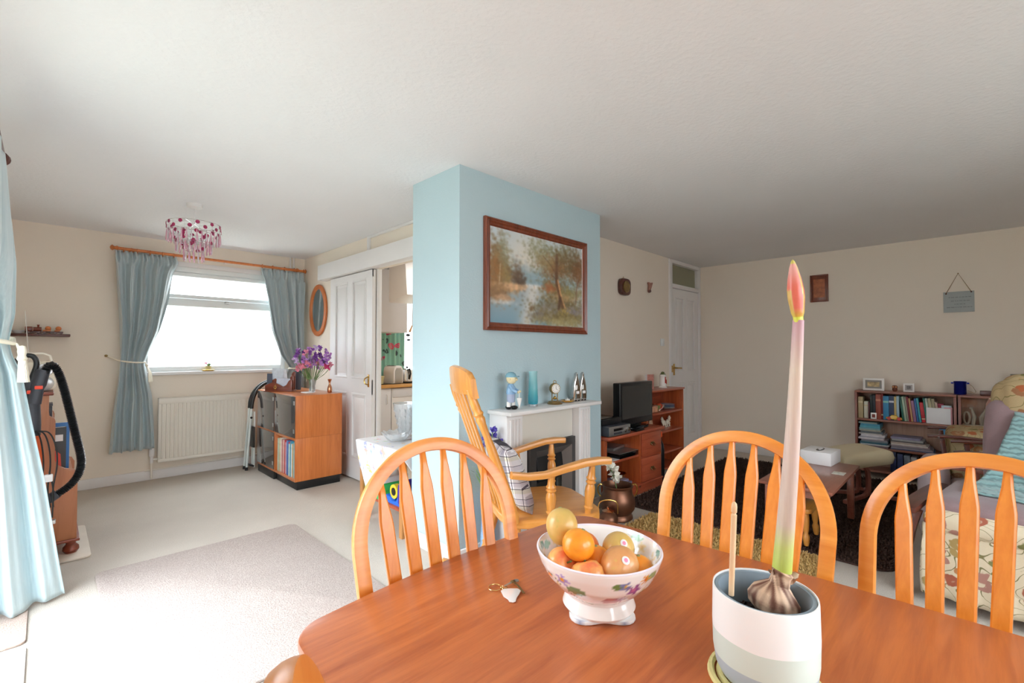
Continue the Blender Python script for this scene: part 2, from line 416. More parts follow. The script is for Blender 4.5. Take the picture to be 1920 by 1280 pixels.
for a_, c_ in ((FX0+.05, 1.495), (1.555, FX1-.05)): obj('pane', B().box((a_, YF-.05, FZ0+.05), (c_, YF-.045, FZ1-.05)), MGLASS, fw_, True)
# wall with the sliding door, kitchen opening y 2.78..4.05
OY0, OY1, OZ = 2.78, 4.05, 2.06
w = B(); w.box((SX, OY1, 0), (SX+.045, YB, H)).box((SX, OY0, OZ), (SX+.045, OY1, H)).box((SX, 2.60, 0), (SX+.045, OY0, H))
struct('wall_kitchen', w, MWALL)
struct('wall_chimney', B().box((CX0, CY, 0), (CX1, 2.68, H)), MBLUE)
DX0, DX1, DZ = 5.36, 6.13, 2.05
w = B(); w.box((CX1, TY, 0), (DX0-.06, TY+.1, H)).box((DX1+.04, TY, 0), (XR, TY+.1, H))
w.box((2.266, 2.60, 0), (CX1, 2.70, H))
struct('wall_television', w, MWALL)
struct('wall_hall', B().box((4.7, TY+.1, 0), (4.8, YB, H)), MWALL)
# skirting boards
def skirt(n, a, c): struct('baseboard_'+n, B().box(a, c, .006, 2), MWHITE)
skirt('back', (XL, YB-.018, 0), (SX, YB, .095)); skirt('left', (XL, PY1+.05, 0), (XL+.018, YB-.02, .095))
skirt('kitchen', (SX-.018, 5.0, 0), (SX, YB-.02, .095))
skirt('chimney', (CX0-.018, CY-.018, 0), (CX1, CY, .095)); skirt('chimney_side', (CX0-.018, CY, 0), (CX0, 2.68, .095))
skirt('television', (CX1, TY-.018, 0), (DX0-.08, TY, .095)); skirt('right', (XR-.018, YF, 0), (XR, TY-.02, .095))
skirt('front', (XL, YF, 0), (XR-.02, YF+.018, .095))
# far window: frame, transom, panes, handle, sill
def bar(a, c, bev=.006): return B().box(a, c, bev)
wy0, wy1 = YB-.005, YB+.065
f = B().box((WX0, wy0, WZ0), (WX0+.05, wy1, WZ1), .005).box((WX1-.05, wy0, WZ0), (WX1, wy1, WZ1), .005)
f.box((WX0+.05, wy0, WZ1-.055), (WX1-.05, wy1, WZ1), .005).box((WX0+.05, wy0, WZ0), (WX1-.05, wy1, WZ0+.05), .005)
win = struct('window_1', f, MUPVC)
tag(obj('transom_bar', B().box((WX0+.05, wy0-.01, 1.74), (WX1-.05, wy1, 1.82), .008), MUPVC, win, True), 'window transom bar')
f = B().box((WX0+.05, wy0-.012, 1.825), (WX0+.09, wy1-.01, WZ1-.06), .004).box((WX1-.09, wy0-.012, 1.825), (WX1-.05, wy1-.01, WZ1-.06), .004)
f.box((WX0+.09, wy0-.012, 1.825), (WX1-.09, wy1-.01, 1.86), .004).box((WX0+.09, wy0-.012, WZ1-.1), (WX1-.09, wy1-.01, WZ1-.06), .004)
obj('opening_sash', f, MUPVC, win, True)
obj('pane', B().box((WX0+.05, YB+.03, WZ0+.05), (WX1-.05, YB+.036, 1.74)), MGLASS, win, True)
obj('pane', B().box((WX0+.09, YB+.03, 1.86), (WX1-.09, YB+.036, WZ1-.1)), MGLASS, win, True)
h = B().box((1.36, wy0-.03, 1.785), (1.40, wy0-.01, 1.812), .004); h.tube([(1.37, wy0-.03, 1.80), (1.37, wy0-.045, 1.80), (1.42, wy0-.05, 1.795)], .006)
obj('window_handle', h, MSILVER, win, True)
struct('trim_1', B().box((WX0-.03, YB-.05, WZ0-.035), (WX1+.03, YB+.02, WZ0), .008), MWHITE)      # window board
struct('trim_2', B().box((WX0-.02, YB-.012, WZ1), (WX1+.02, YB, WZ1+.05), .004), MWHITE)
# kitchen window
f = B().box((KX0, wy0, KZ0), (KX0+.05, wy1, KZ1), .004).box((KX1-.05, wy0, KZ0), (KX1, wy1, KZ1), .004)
f.box((KX0+.05, wy0, KZ1-.05), (KX1-.05, wy1, KZ1), .004).box((KX0+.05, wy0, KZ0), (KX1-.05, wy1, KZ0+.05), .004)
kw = struct('window_2', f, MUPVC)
obj('pane', B().box((KX0+.05, YB+.03, KZ0+.05), (KX1-.05, YB+.036, KZ1-.05)), MGLASS, kw, True)
# patio doors in the left wall
py = (PY0+PY1)/2; f = B()
for y in (PY0, PY1-.06): f.box((XL-.10, y, 0), (XL-.03, y+.06, PZ1), .005)
f.box((XL-.10, PY0+.06, PZ1-.06), (XL-.03, PY1-.06, PZ1), .005).box((XL-.10, PY0+.06, 0), (XL-.03, PY1-.06, .05), .005)
for y in (2.24,): f.box((XL-.10, y-.045, .05), (XL-.03, y+.045, PZ1-.06), .005)
pd = struct('window_3', f, MUPVC)
for y0, y1 in ((PY0+.06, 2.195), (2.285, PY1-.06)):
    obj('pane', B().box((XL-.07, y0, .05), (XL-.064, y1, PZ1-.06)), MGLASS, pd, True)
# panelled doors -------------------------------------------------------
def panel_frame(b, P, a0, a1, z0, z1, t=.03):
    """raised moulding round a panel; P(a, depth, z) gives a point"""
    for (p, q, r, s_) in ((a0, a1, z0, z0+t), (a0, a1, z1-t, z1), (a0, a0+t, z0+t, z1-t), (a1-t, a1, z0+t, z1-t)):
        b.box(P(p, 0, r), P(q, .010, s_), .004)
def door4(b, P, a0, a1, z0, z1, th):
    b.box(P(a0, -th, z0), P(a1, 0, z1), .003); 
# sliding door (closed leaf stands over the wall, pelmet above)
DY0, DY1 = 4.03, 4.95
P = lambda a, d, z: (SX-.05-d, a, z)
leaf = B(); st, mid = .115, .10
rails = [(0.012, .21), (.86, 1.00), (1.985, 2.05)]
leaf.box((SX-.038, DY0, .012), (SX-.015, DY1, 2.05))
for y0, y1 in ((DY0, DY0+st), (DY1-st, DY1), ((DY0+DY1)/2-mid/2, (DY0+DY1)/2+mid/2)): leaf.box((SX-.05, y0, .012), (SX-.0385, y1, 2.05))
for z0, z1 in rails:
    leaf.box((SX-.0505, DY0, z0), (SX-.0385, DY1, z1))
sd = struct('door_1', leaf, MWHITE)
for i, (z0, z1) in enumerate(((.21, .86), (1.0, 1.985))):
    for y0, y1 in ((DY0+st, (DY0+DY1)/2-mid/2), ((DY0+DY1)/2+mid/2, DY1-st)):
        b = B(); panel_frame(b, lambda a, d, z: (SX-.038-d*1.6, a, z), y0, y1, z0, z1, .022)
        b.box((SX-.043, y0+.05, z0+.05), (SX-.037, y1-.05, z1-.05), .004)
        obj('door_panel', b, MWHITE, sd, True)
b = B(); b.box((SX-.054, DY0+.045, .93), (SX-.050, DY0+.075, 1.05), .002)
b.tube([(SX-.054, DY0+.06, .95), (SX-.085, DY0+.065, .965), (SX-.088, DY0+.075, .99), (SX-.085, DY0+.065, 1.015), (SX-.054, DY0+.06, 1.03)], .006)
tag(obj('door_handle', b, MBRASS, sd, True), 'brass pull handle')
struct('trim_4', B().box((SX-.10, 2.72, 2.06), (SX, 5.175, 2.225), .004), MWHITE)                      # pelmet over the door track
struct('trim_5', B().box((SX-.012, 2.72, 0), (SX+.05, OY0, 2.06), .003).box((SX+.0, OY1-.0, 0), (SX+.05, OY1-.02, 2.06), .003), MWHITE)
struct('trim_6', B().box((SX-.02, 2.70, 2.375), (SX, 4.2, H), .003).box((SX-.02, 4.15, 2.225), (SX, 4.2, 2.375), .003), MWHITE)
# hall door with fanlight
f = B().box((DX0-.07, TY-.02, 0), (DX0, TY+.1, H-.005), .004).box((DX1, TY-.02, 0), (DX1+.05, TY+.1, H-.005), .004)
f.box((DX0, TY-.02, DZ), (DX1, TY+.1, DZ+.05), .004).box((DX0, TY-.02, H-.05), (DX1, TY+.1, H-.005), .004)
struct('trim_7', f, MWHITE)
leaf = B(); dy = TY+.012; dm = (DX0+DX1)/2
leaf.box((DX0+.004, dy, .01), (DX1-.004, dy+.03, DZ-.004))
for x0, x1 in ((DX0+.004, DX0+.11), (DX1-.11, DX1-.004), (dm-.045, dm+.045)): leaf.box((x0, dy-.012, .01), (x1, dy-.0005, DZ-.004))
for z0, z1 in ((.01, .2), (.88, 1.02), (1.95, DZ-.004)): leaf.box((DX0+.005, dy-.0125, z0), (DX1-.005, dy-.0005, z1))
hd = struct('door_2', leaf, MWHITE)
for z0, z1 in ((.2, .88), (1.02, 1.95)):
    for x0, x1 in ((DX0+.11, dm-.045), (dm+.045, DX1-.11)):
        b = B(); panel_frame(b, lambda a, d, z: (a, dy-d*1.6, z), x0, x1, z0, z1, .022); b.box((x0+.05, dy-.006, z0+.05), (x1-.05, dy, z1-.05), .004)
        obj('door_panel', b, MWHITE, hd, True)
b = B(); b.box((DX0+.035, dy-.018, .98), (DX0+.075, dy-.012, 1.12), .003); b.tube([(DX0+.055, dy-.018, 1.07), (DX0+.055, dy-.06, 1.07), (DX0+.16, dy-.062, 1.065)], .009)
tag(obj('door_handle', b, MBRASS, hd, True), 'brass lever handle')
mfro, nt, bb = newmat('grey_green_frosted_pane'); bb.inputs['Base Color'].default_value = (*hexc('8C8A70'), 1); bb.inputs['Roughness'].default_value = .25
struct('window_4', B().box((DX0, TY+.04, DZ+.05), (DX1, TY+.05, H-.05)), mfro)
b = B().box((DX0-.045, TY-.024, 1.02), (DX0-.015, TY-.0195, 1.10), .001)
struct('trim_8', b, MBRASS)                                                                            # latch plate
# patio paving outside the doors
mp, nt, bb = newmat('pale_paving'); vv = tex_chain(nt); nt.links.new(ramp(nt, noise(nt, vv, 8, 4), [(.3, hexc('6A6B60')), (.7, hexc('828276'))]), bb.inputs['Base Color']); bb.inputs['Roughness'].default_value = .9
struct('ground', B().box((-12, -8, -.5), (XL-.15, 12, -.15)).box((XL-.15, YB+.15, -.5), (12, 14, -.15)).box((XL-.15, -8, -.5), (12, YF-.1, -.15)), mp)
# heating pipes
p = B(); 
for x in (2.045, 2.085): p.tube([(x, YB-.02, 2.27), (x, YB-.02, 2.4)], .009, 10)
struct('trim_9', p, MWHITE)
# rugs ------------------------------------------------------------------
def rrect(x0, y0, x1, y1, r, n=6):
    out = []
    for cx, cy, a0 in ((x1-r, y1-r, 0), (x0+r, y1-r, 90), (x0+r, y0+r, 180), (x1-r, y0+r, 270)):
        out += [(cx+r*math.cos(math.radians(a0+90*i/n)), cy+r*math.sin(math.radians(a0+90*i/n))) for i in range(n+1)]
    return out
tag(obj('area_rug', B().prism(rrect(.21, 1.955, 1.3, 3.555, .05), .001, .012, bev=.004), MRUG), 'plain pinkish beige rug with cut edges lying alone on the carpet in the left room', 'rug')
tag(obj('doormat', B().prism(rrect(-.26, 2.93, -.045, 3.30, .03), .001, .012, bev=.003), MMAT), 'small dusty pink doormat partly under the hem of the near curtain', 'doormat')
mm2 = carpet('off_white_mat', 'D8CFC8', 'EFEAE6', 160)
tag(obj('doormat', B().prism(rrect(-.26, 2.15, -.042, 2.905, .03), .001, .012, bev=.003), mm2), 'off-white mat by the glass doors in the lower left corner', 'doormat')
def shag(name, poly_in, x0, y0, x1, y1, h, mat, step, label, r, seed):
    rnd = random.Random(seed)
    base = thing(name, label, 'rug', ((x0+x1)/2, (y0+y1)/2, 0))
    obj('backing', B().prism(rrect(x0, y0, x1, y1, r), .001, .012, bev=.003), mat, base, True)
    b = B(); vs = []; fs = []
    nx, ny = int((x1-x0)/step), int((y1-y0)/step)
    for i in range(nx):
        for j in range(ny):
            x = x0+(i+rnd.random())*step; y = y0+(j+rnd.random())*step
            dx, dy_ = max(x0+r-x, x-(x1-r), 0), max(y0+r-y, y-(y1-r), 0)
            if math.hypot(dx, dy_) > r: continue
            a = rnd.random()*6.28; l = h*(.7+.8*rnd.random()); tx, ty = math.cos(a)*l*.8, math.sin(a)*l*.8
            wx, wy = -math.sin(a)*step*.28, math.cos(a)*step*.28; k = len(vs)
            zz = .010+h*(.5+.5*rnd.random())
            vs += [(x-wx, y-wy, .008), (x+wx, y+wy, .008), (x+tx*.5+wx, y+ty*.5+wy, zz), (x+tx*.5-wx, y+ty*.5-wy, zz), (x+tx, y+ty, zz*.7)]
            fs += [(k, k+1, k+2, k+3), (k+3, k+2, k+4)]
    me = bpy.data.meshes.new('pile'); me.from_pydata([(a-(x0+x1)/2, c-(y0+y1)/2, d) for a, c, d in vs], [], fs); me.materials.append(mat)
    o = bpy.data.objects.new('pile', me); scene.collection.objects.link(o); o.parent = base; tag(o, kind='stuff')
    return base
shag('shaggy_rug', None, 3.40, .33, 5.78, 2.09, .022, MDARK, .0145, 'large dark brown shaggy rug under the coffee table', .12, 1)
shag('shaggy_rug', None, 2.82, .60, 3.37, 1.80, .020, MGOLD, .0115, 'narrow gold shaggy rug beside the copper pots', .06, 2)
# ------------------------------------------------------------------ dining table
def bowed(x0, x1, y0, y1, r, bx, by, n=10):
    """rounded rectangle with bowed sides"""
    pts = []
    def P(x, y):
        u = (x-(x0+x1)/2)/((x1-x0)/2); v = (y-(y0+y1)/2)/((y1-y0)/2)
        return (x+math.copysign(bx*(1-v*v), u)*min(1, abs(u)), y+math.copysign(by*(1-u*u), v)*min(1, abs(v)))
    rr = rrect(x0, y0, x1, y1, r, 8); out = []
    for a, c in zip(rr, rr[1:]+rr[:1]):
        L = math.hypot(c[0]-a[0], c[1]-a[1]); k = max(1, int(L/.06))
        for i in range(k): out.append(P(lerp(a[0], c[0], i/k), lerp(a[1], c[1], i/k)))
    return out
dt = thing('dining_table', 'red-brown teak dining table with rounded corners in the foreground', 'table', (.79, -.05, 0))
tp = bowed(.335, 1.238, -1.02, .925, .055, .055, .035)
obj('tabletop', B().prism(tp, .722, .74, bev=.005), MTABLE, dt, True)
medge = wood('light_edge_lipping', 'C98648', 'E0A868', 1, .4)
tag(obj('edge_lipping', B().prism([(x, y) for x, y in bowed(.337, 1.236, -1.018, .923, .055, .055, .035)], .712, .7215, bev=.002), medge, dt, True), 'lighter wooden edge under the tabletop')
fr = B(); fr.box((.46, -.9, .63), (.48, .80, .712)).box((1.10, -.9, .63), (1.12, .80, .712)).box((.48, .78, .63), (1.10, .80, .712)).box((.48, -.9, .63), (1.10, -.88, .712))
obj('apron', fr, MTABLE, dt, True)
for x, y in ((.455, .79), (1.125, .79), (.455, -.89), (1.125, -.89)):
    obj('leg', B().prism([(x-.03, y-.03), (x+.03, y-.03), (x+.03, y+.03), (x-.03, y+.03)], 0, .629, bev=.005), MTABLE, dt, True)

# ------------------------------------------------------------------ dining chairs (local: back at x=0, facing +x)
CW, CW0, CZT, CZ0, CEX, LEAN = .463-.034, .374-.03, 1.033-.016, .799, .975, .281
def hoop_pts(n=40):
    pts = [(-CW0/2, .44), (-lerp(CW0, CW, .45)/2, .56), (-lerp(CW0, CW, .85)/2, .67)]
    for k in range(n+1):
        t = PI*(1-k/n); c = math.cos(t)
        pts.append((CW/2*math.copysign(abs(c)**CEX, c), CZ0+(CZT-CZ0)*max(0, math.sin(t))**CEX))
    pts += [(-a, z) for a, z in pts[:3][::-1]]
    return [Vector((-(z-.44)*LEAN, s_, z)) for s_, z in pts]
def hoop_z(s_):
    q = min(1, abs(s_)/(CW/2)); c = q**(1/CEX); return CZ0+(CZT-CZ0)*math.sqrt(max(0, 1-c*c))**CEX
def make_chair():
    t = thing('dining_chair', 'x', 'chair', (0, 0, 0), 0, 'arrow-back dining chairs round the table')
    hp = hoop_pts()
    b = B(); pts = hp; n = len(pts); base = []; fs = []
    back = Vector((1, 0, LEAN)).normalized()
    b.rtube(pts, .026, .036, back, .45)
    obj('hoop', b, MHOOP, t)
    for i in range(6):
        q = (i-2.5)/2.5; s0, s1 = q*.118, q*.152
        zt = hoop_z(s1)-.012; sh = Matrix(((1, 0, -LEAN, LEAN*.44), (0, 1, 0, 0), (0, 0, 1, 0), (0, 0, 0, 1)))
        wm = .0205
        prof = [(.455, .009), (.50, .011), (.56, .0145), (.62, .0160), (zt-.098, .0168), (zt-.086, .0162), (zt-.035, .0092), (zt, .0070)]
        L = []; R_ = []
        for z, w_ in prof:
            c = lerp(s0, s1, (z-.45)/(zt-.45)); L.append((c-w_, z)); R_.append((c+w_, z))
        b = B(); b.M = sh; b.prism(L+R_[::-1], -.0075, .0075, 'x', bev=.0035, seg=1)
        obj('spindle', b, MORANGE, t)
    seat = [(.0, -.17), (-.03, -.13), (-.035, 0), (-.03, .13), (0, .17), (.12, .188), (.26, .198), (.35, .188), (.40, .14), (.415, 0), (.40, -.14), (.35, -.188), (.26, -.198), (.12, -.188)]
    obj('seat', B().prism(seat, .425, .46, bev=.010, seg=3), MORANGE, t)
    tl = [(0, .011), (.1, .014), (.3, .02), (.42, .022), (.44, .016), (.47, .022), (.5, .016), (.55, .018), (.85, .020), (1, .014)]
    legs = [((.05, -.14, .43), (-.06, -.19, 0)), ((.05, .14, .43), (-.06, .19, 0)), ((.33, -.15, .43), (.38, -.19, 0)), ((.33, .15, .43), (.38, .19, 0))]
    for p0, p1 in legs: obj('leg', B().turned(p1, p0, tl, 10), MORANGE, t)
    for s_ in (-1, 1): obj('stretcher', B().turned((-.01, .175*s_, .19), (.36, .175*s_, .19), [(0, .008), (.5, .013), (1, .008)], 8), MORANGE, t)
    obj('stretcher', B().turned((.17, -.165, .19), (.17, .165, .19), [(0, .008), (.5, .013), (1, .008)], 8), MORANGE, t)
    return t
ch = make_chair()
poses = [(.72, .89, math.radians(-98.9), 'orange arrow-back dining chair at the far end of the table beside the chimney breast'),
         (1.293, .476, math.radians(182.6), 'middle orange arrow-back dining chair on the table side facing the coffee table'),
         (1.368, .004, math.radians(170.5), 'orange arrow-back dining chair at the right edge in front of the floral armchair'),
         (.26, .26, math.radians(-20), 'orange dining chair by the patio doors with only a corner of its hoop showing')]
for i, (x, y, r, lab) in enumerate(poses):
    if i == 0: ch.location = (x, y, 0); ch.rotation_euler = (0, 0, r); ch['label'] = lab
    else: copytree(ch, (x, y, 0), r, lab)

# ------------------------------------------------------------------ rocking chair (local: +x facing, origin on floor under seat back centre)
rc = thing('rocking_chair', 'tall honey pine rocking chair facing the dining table', 'rocking chair', (1.71, 1.77, 0), math.radians(-28))
SZ = .46
seat = [(-.03, -.22), (-.05, -.1), (-.05, .1), (-.03, .22), (.05, .255), (.25, .275), (.38, .27), (.44, .24), (.475, .17), (.485, 0), (.475, -.17), (.44, -.24), (.38, -.27), (.25, -.275), (.05, -.255)]
obj('seat', B().prism(seat, SZ-.045, SZ, bev=.014, seg=3), MPINEX, rc)
def backx(z): return -.012-.232*(max(0, z-SZ)/.66)**1.15
post = [(0, .022), (.04, .024), (.12, .024), (.2, .023), (.55, .019), (.66, .017), (.74, .019), (.78, .024), (.80, .020), (.82, .026), (.84, .02), (.86, .022), (.93, .021), (1, .015)]
for s_ in (-1, 1):
    pts = []; rs = []
    for t, r in post:
        z = lerp(SZ-.01, 1.09, t); pts.append((backx(z), s_*lerp(.235, .228, t), z)); rs.append(r*(1.15 if t < .6 else 1))
    obj('back_post', B().tube(pts, rs, 14, up=(1, 0, 0)), MPINE, rc)
    for k in (0,):
        pass
for s0 in (-.135, -.045, .045, .135):                                  # curved back slats
    pts = [(backx(z)-.015-.012*math.sin(PI*(z-SZ)/.63), s0*lerp(1, 1.12, (z-SZ)/.63), z) for z in [lerp(SZ-.005, 1.085, i/10) for i in range(11)]]
    ws = [lerp(.022, .040, math.sin(PI*min(1, i/10*1.1))**.8) if i < 10 else .024 for i in range(11)]
    obj('back_slat', B().rtube(pts, [.013]*11, ws, (1, 0, .25), .4), MPINE, rc)
cr = B(); nC = 14; rows = []
for i in range(nC+1):
    q = -1+2*i/nC; y = q*.285; xx = -.215-.03*(1-q*q)
    zt = 1.165+.035*(1-abs(q)**2.2); zb = 1.063-.004*math.cos(q*3)-(.012 if abs(q) > .9 else 0)
    if abs(q) > .93: zt -= .02; zb += .0
    rows.append((xx, y, zb, zt))
vs = []
for xx, y, zb, zt in rows:
    tt = .014
    vs += [(xx+.006+tt, y, zb), (xx-.004+tt, y, (zb+zt)/2), (xx-.008+tt*.8, y, zt-.004), (xx-.008, y, zt), (xx-.008-tt, y, zt-.006), (xx-.004-tt, y, (zb+zt)/2), (xx+.006-tt, y, zb), (xx+.006, y, zb-.004)]
fs = []
for i in range(nC): fs += [(i*8+k, i*8+(k+1) % 8, (i+1)*8+(k+1) % 8, (i+1)*8+k) for k in range(8)]
fs += [tuple(range(8))[::-1], tuple(range(nC*8, nC*8+8))]
cr.add(vs, fs); bmesh.ops.recalc_face_normals(cr.b, faces=cr.b.faces[:])
tag(obj('crest_rail', cr, MPINE, rc), 'broad shaped crest rail')
armz = [(-.035, .685), (.05, .672), (.14, .675), (.24, .70), (.34, .722), (.42, .728), (.475, .724)]
supp = [(0, .017), (.08, .015), (.12, .020), (.15, .024), (.18, .018), (.22, .020), (.45, .026), (.55, .024), (.62, .017), (.66, .026), (.70, .018), (.74, .026), (.78, .019), (.9, .016), (1, .014)]
for s_ in (-1, 1):
    pts = [(x, s_*(.262+.02*smooth(x/.4)), z) for x, z in armz]
    obj('armrest', B().rtube(pts, [.034]*len(pts), [.044, .046, .046, .05, .058, .064, .05], (0, 0, 1), .55), MPINEX, rc)
    for x0, x1, zt in ((.175, .165, .67), (.375, .385, .705)):
        obj('arm_support', B().turned((x0, s_*.238, SZ-.005), (x1, s_*.272, zt), supp, 14), MPINE, rc)
    lg = [(0, .016), (.1, .02), (.2, .027), (.3, .022), (.34, .028), (.38, .02), (.5, .026), (.7, .03), (.85, .024), (1, .018)]
    for x0, x1 in ((.02, -.06), (.37, .42)):
        obj('leg', B().turned((x1, s_*.225, .075), (x0, s_*.19, SZ-.04), lg, 14), MPINE, rc)
    R = 1.25; pts = []
    for i in range(17):
        a = math.radians(-22+44*i/16)+.02; pts.append((.16+R*math.sin(a), s_*.225, R+.022-R*math.cos(a)))
    obj('rocker', B().rtube(pts, .045, .03, (0, 0, 1), .35), MPINE, rc)
for x in (.0, .39): obj('stretcher', B().turned((x, -.21, .2), (x, .21, .2), [(0, .01), (.2, .014), (.5, .022), (.8, .014), (1, .01)], 10), MPINE, rc)
# plaid cushion
m, nt, b_ = newmat('grey_plaid_cushion'); tc = nt.nodes.new('ShaderNodeTexCoord'); sp = nt.nodes.new('ShaderNodeSeparateXYZ'); nt.links.new(tc.outputs['Object'], sp.inputs[0])
def stripes(axis, freq, stops, off=0.0):
    a = nt.nodes.new('ShaderNodeMath'); a.operation = 'MULTIPLY_ADD'; a.inputs[1].default_value = freq; a.inputs[2].default_value = 10+off
    nt.links.new(sp.outputs[axis], a.inputs[0]); f = nt.nodes.new('ShaderNodeMath'); f.operation = 'FRACT'; nt.links.new(a.outputs[0], f.inputs[0])
    return ramp(nt, f.outputs[0], stops, 'CONSTANT')
W_, G_, K_, L_ = (.95,)*3, hexc('A9A4AC'), hexc('55505C'), hexc('CDC9CC')
c1 = stripes('Y', 12, [(0, L_), (.3, W_), (.36, K_), (.40, W_), (.5, G_), (.8, L_), (.9, K_), (.93, L_)])
c2 = stripes('Z', 12, [(0, W_), (.2, (.85, .85, .72)), (.45, K_), (.49, W_), (.6, (.8, .78, .82)), (.85, K_), (.88, W_)])
mx = nt.nodes.new('ShaderNodeMix'); mx.data_type = 'RGBA'; mx.blend_type = 'MULTIPLY'; mx.inputs[0].default_value = 1
nt.links.new(c1, mx.inputs[6]); nt.links.new(c2, mx.inputs[7]); nt.links.new(mx.outputs[2], b_.inputs['Base Color']); b_.inputs['Roughness'].default_value = .85
MPLAID = m
def pillow(cx, cy, cz, w, h, t, tilt, rz, n=16):
    """soft square cushion standing upright, normal along local x"""
    b = B(); b.M = Matrix.Translation((cx, cy, cz)) @ Matrix.Rotation(rz, 4, 'Z') @ Matrix.Rotation(tilt, 4, 'Y')
    def side(sg):
        def fn(u, v):
            a, c = 2*u-1, 2*v-1
            e = ((1-a**4)*(1-c**4))**.45
            pin = 1-.06*(1-abs(a*c))*0
            k = 1-.07*(a*a*(1-c*c)+c*c*(1-a*a))
            wr = .004*math.sin(9*a+3*c)*e
            return (sg*(t/2*e+wr), a*w/2*(1-.06*(1-c*c)*0-.05*c*c*0)*k, c*h/2*k)
        return fn
    b.grid(side(1), n, n); b.grid(side(-1), n, n); bmesh.ops.remove_doubles(b.b, verts=b.b.verts, dist=1e-4); bmesh.ops.recalc_face_normals(b.b, faces=b.b.faces[:])
    return b
q = rc.matrix_basis
p = mw(rc) @ Vector((.03, .01, SZ+.17))
tag(obj('cushion', pillow(p.x, p.y, p.z, .40, .36, .13, math.radians(-22), math.radians(-28)), MPLAID), 'grey plaid cushion leaning on the back of the rocking chair', 'cushion')
# ------------------------------------------------------------------ radiator and pipes
rx0, rx1, rz0, rz1 = .79, 1.90, .17, .80
ra = thing('radiator', 'cream ribbed panel radiator on the wall below the far window', 'radiator', ((rx0+rx1)/2, YB-.06, .17))
b = B().box((rx0, YB-.045, rz0), (rx1, YB-.03, rz1), .004); b.box((rx0, YB-.085, rz0), (rx1, YB-.072, rz0+.03), .004).box((rx0, YB-.085, rz1-.05), (rx1, YB-.072, rz1), .004)
b.box((rx0, YB-.085, rz0+.03), (rx0+.02, YB-.072, rz1-.05), .002).box((rx1-.02, YB-.085, rz0+.03), (rx1, YB-.072, rz1-.05), .002)
b.box((rx0+.02, YB-.078, rz0+.03), (rx1-.02, YB-.072, rz1-.05)).box((rx0, YB-.085, rz1), (rx1, YB-.03, rz1+.006), .002)
obj('panel', b, MRAD, ra, True)
n = 32
for i in range(n):
    x = lerp(rx0+.035, rx1-.035, i/(n-1)); w_ = .0095
    b = B().prism([(x-w_, YB-.078), (x-w_*.6, YB-.087), (x+w_*.6, YB-.087), (x+w_, YB-.078)], rz0+.035, rz1-.055, bev=.001, seg=1)
    obj('rib', b, MRAD, ra, True)
b = B().tube([(rx0-.045, YB-.05, .02), (rx0-.045, YB-.05, .17)], .0085).tube([(rx0-.045, YB-.05, .205), (rx0+.005, YB-.05, .205)], .011)
b.tube([(rx0-.095, YB-.03, .098), (rx0-.045, YB-.035, .10), (1.60, YB-.035, .115), (1.95, YB-.035, .118)], .008)
obj('pipe', b, MRAD, ra, True)
b = B().lathe([(.0, .17), (.014, .17), (.014, .235), (.022, .24), (.024, .30), (.018, .315), (0, .317)], (rx0-.045, YB-.05, 0), 16)
tag(obj('valve', b, MWHITE, ra, True), 'white thermostatic valve')
# ------------------------------------------------------------------ curtains on the far window
pole = thing('curtain_pole', 'wooden curtain pole with turned finials above the far window', 'curtain pole', (1.3, 5.70, 2.24))
obj('pole', B().tube([(.45, 5.70, 2.245), (2.17, 5.70, 2.235)], .014, 12), MTEAK, pole, True)
for x, z, s_ in ((.45, 2.245, -1), (2.17, 2.235, 1)):
    obj('finial', B().turned((x-.01*s_, 5.70, z), (x+.05*s_ if s_ < 0 else x+.03, 5.70, z), [(0, .016), (.15, .024), (.3, .016), (.45, .014), (.7, .028), (.9, .018), (1, .004)], 14), MTEAK, pole, True)
for x in (.56, 1.36, 2.10):
    obj('bracket', B().lathe([(.024, 0), (.024, .01), (.016, .012)], (x, 5.70+.016, 2.24), 12, (0, 1, 0)).tube([(x, 5.71, 2.24), (x, YB, 2.24)], .009), MTEAK if x != 1.36 else MWHITE, pole, True)
def ring_row(xs):
    for x in xs:
        b = B().tube([(x, 5.70+.021*math.cos(a), 2.236+.021*math.sin(a)) for a in [2*PI*k/16 for k in range(16)]], .004, 6, True)
        obj('ring', b, MTEAK, pole, True)
ring_row([.50, .60, .70, .80, .89, 1.71, 1.82, 1.95, 2.06])
def drape(name, label, left, right, z0, z1, y, nf, amp, mat, tie, header=.09, ph=0., group=None, nu=150, nv=60, lab2=None):
    """gathered curtain between two edge tables x(z)"""
    root = thing(name, label, 'curtain', ((interp(left, z0)+interp(right, z0))/2, y, z0), 0, group)
    def fn(u, v):
        z = lerp(z0, z1, v); a, c = interp(left, z), interp(right, z); w = c-a
        top = smooth((z-(z1-header*1.3))/(header*.4))
        squeeze = max(0, 1-abs(z-tie)/.10)
        am = amp*(.35+.65*min(1, w/.35))*(1-.45*squeeze)*(1-.45*top)
        uu = u+.012*math.sin(7*z+9*u)
        f = math.sin(2*PI*nf*uu+ph)+.35*math.sin(2*PI*nf*2.3*uu+1.3+2*z)+.25*math.sin(2*PI*nf*.37*uu+ph*2)
        f2 = math.sin(2*PI*nf*2.6*u)
        edge = math.sin(PI*min(1, max(0, u)))**.3
        yy = y-am*(lerp(f, f2*.8, top))*1.0-.03*squeeze*math.sin(PI*u)
        return (a+w*u+.006*math.cos(2*PI*nf*uu+ph), yy, z)
    b = B().grid(fn, nu, nv)
    o = obj('fabric', b, mat, root, True, angle=180)
    sm = o.modifiers.new('thick', 'SOLIDIFY'); sm.thickness = .003
    return root
zs = lambda *t: sorted([(z, x) for x, z in t])
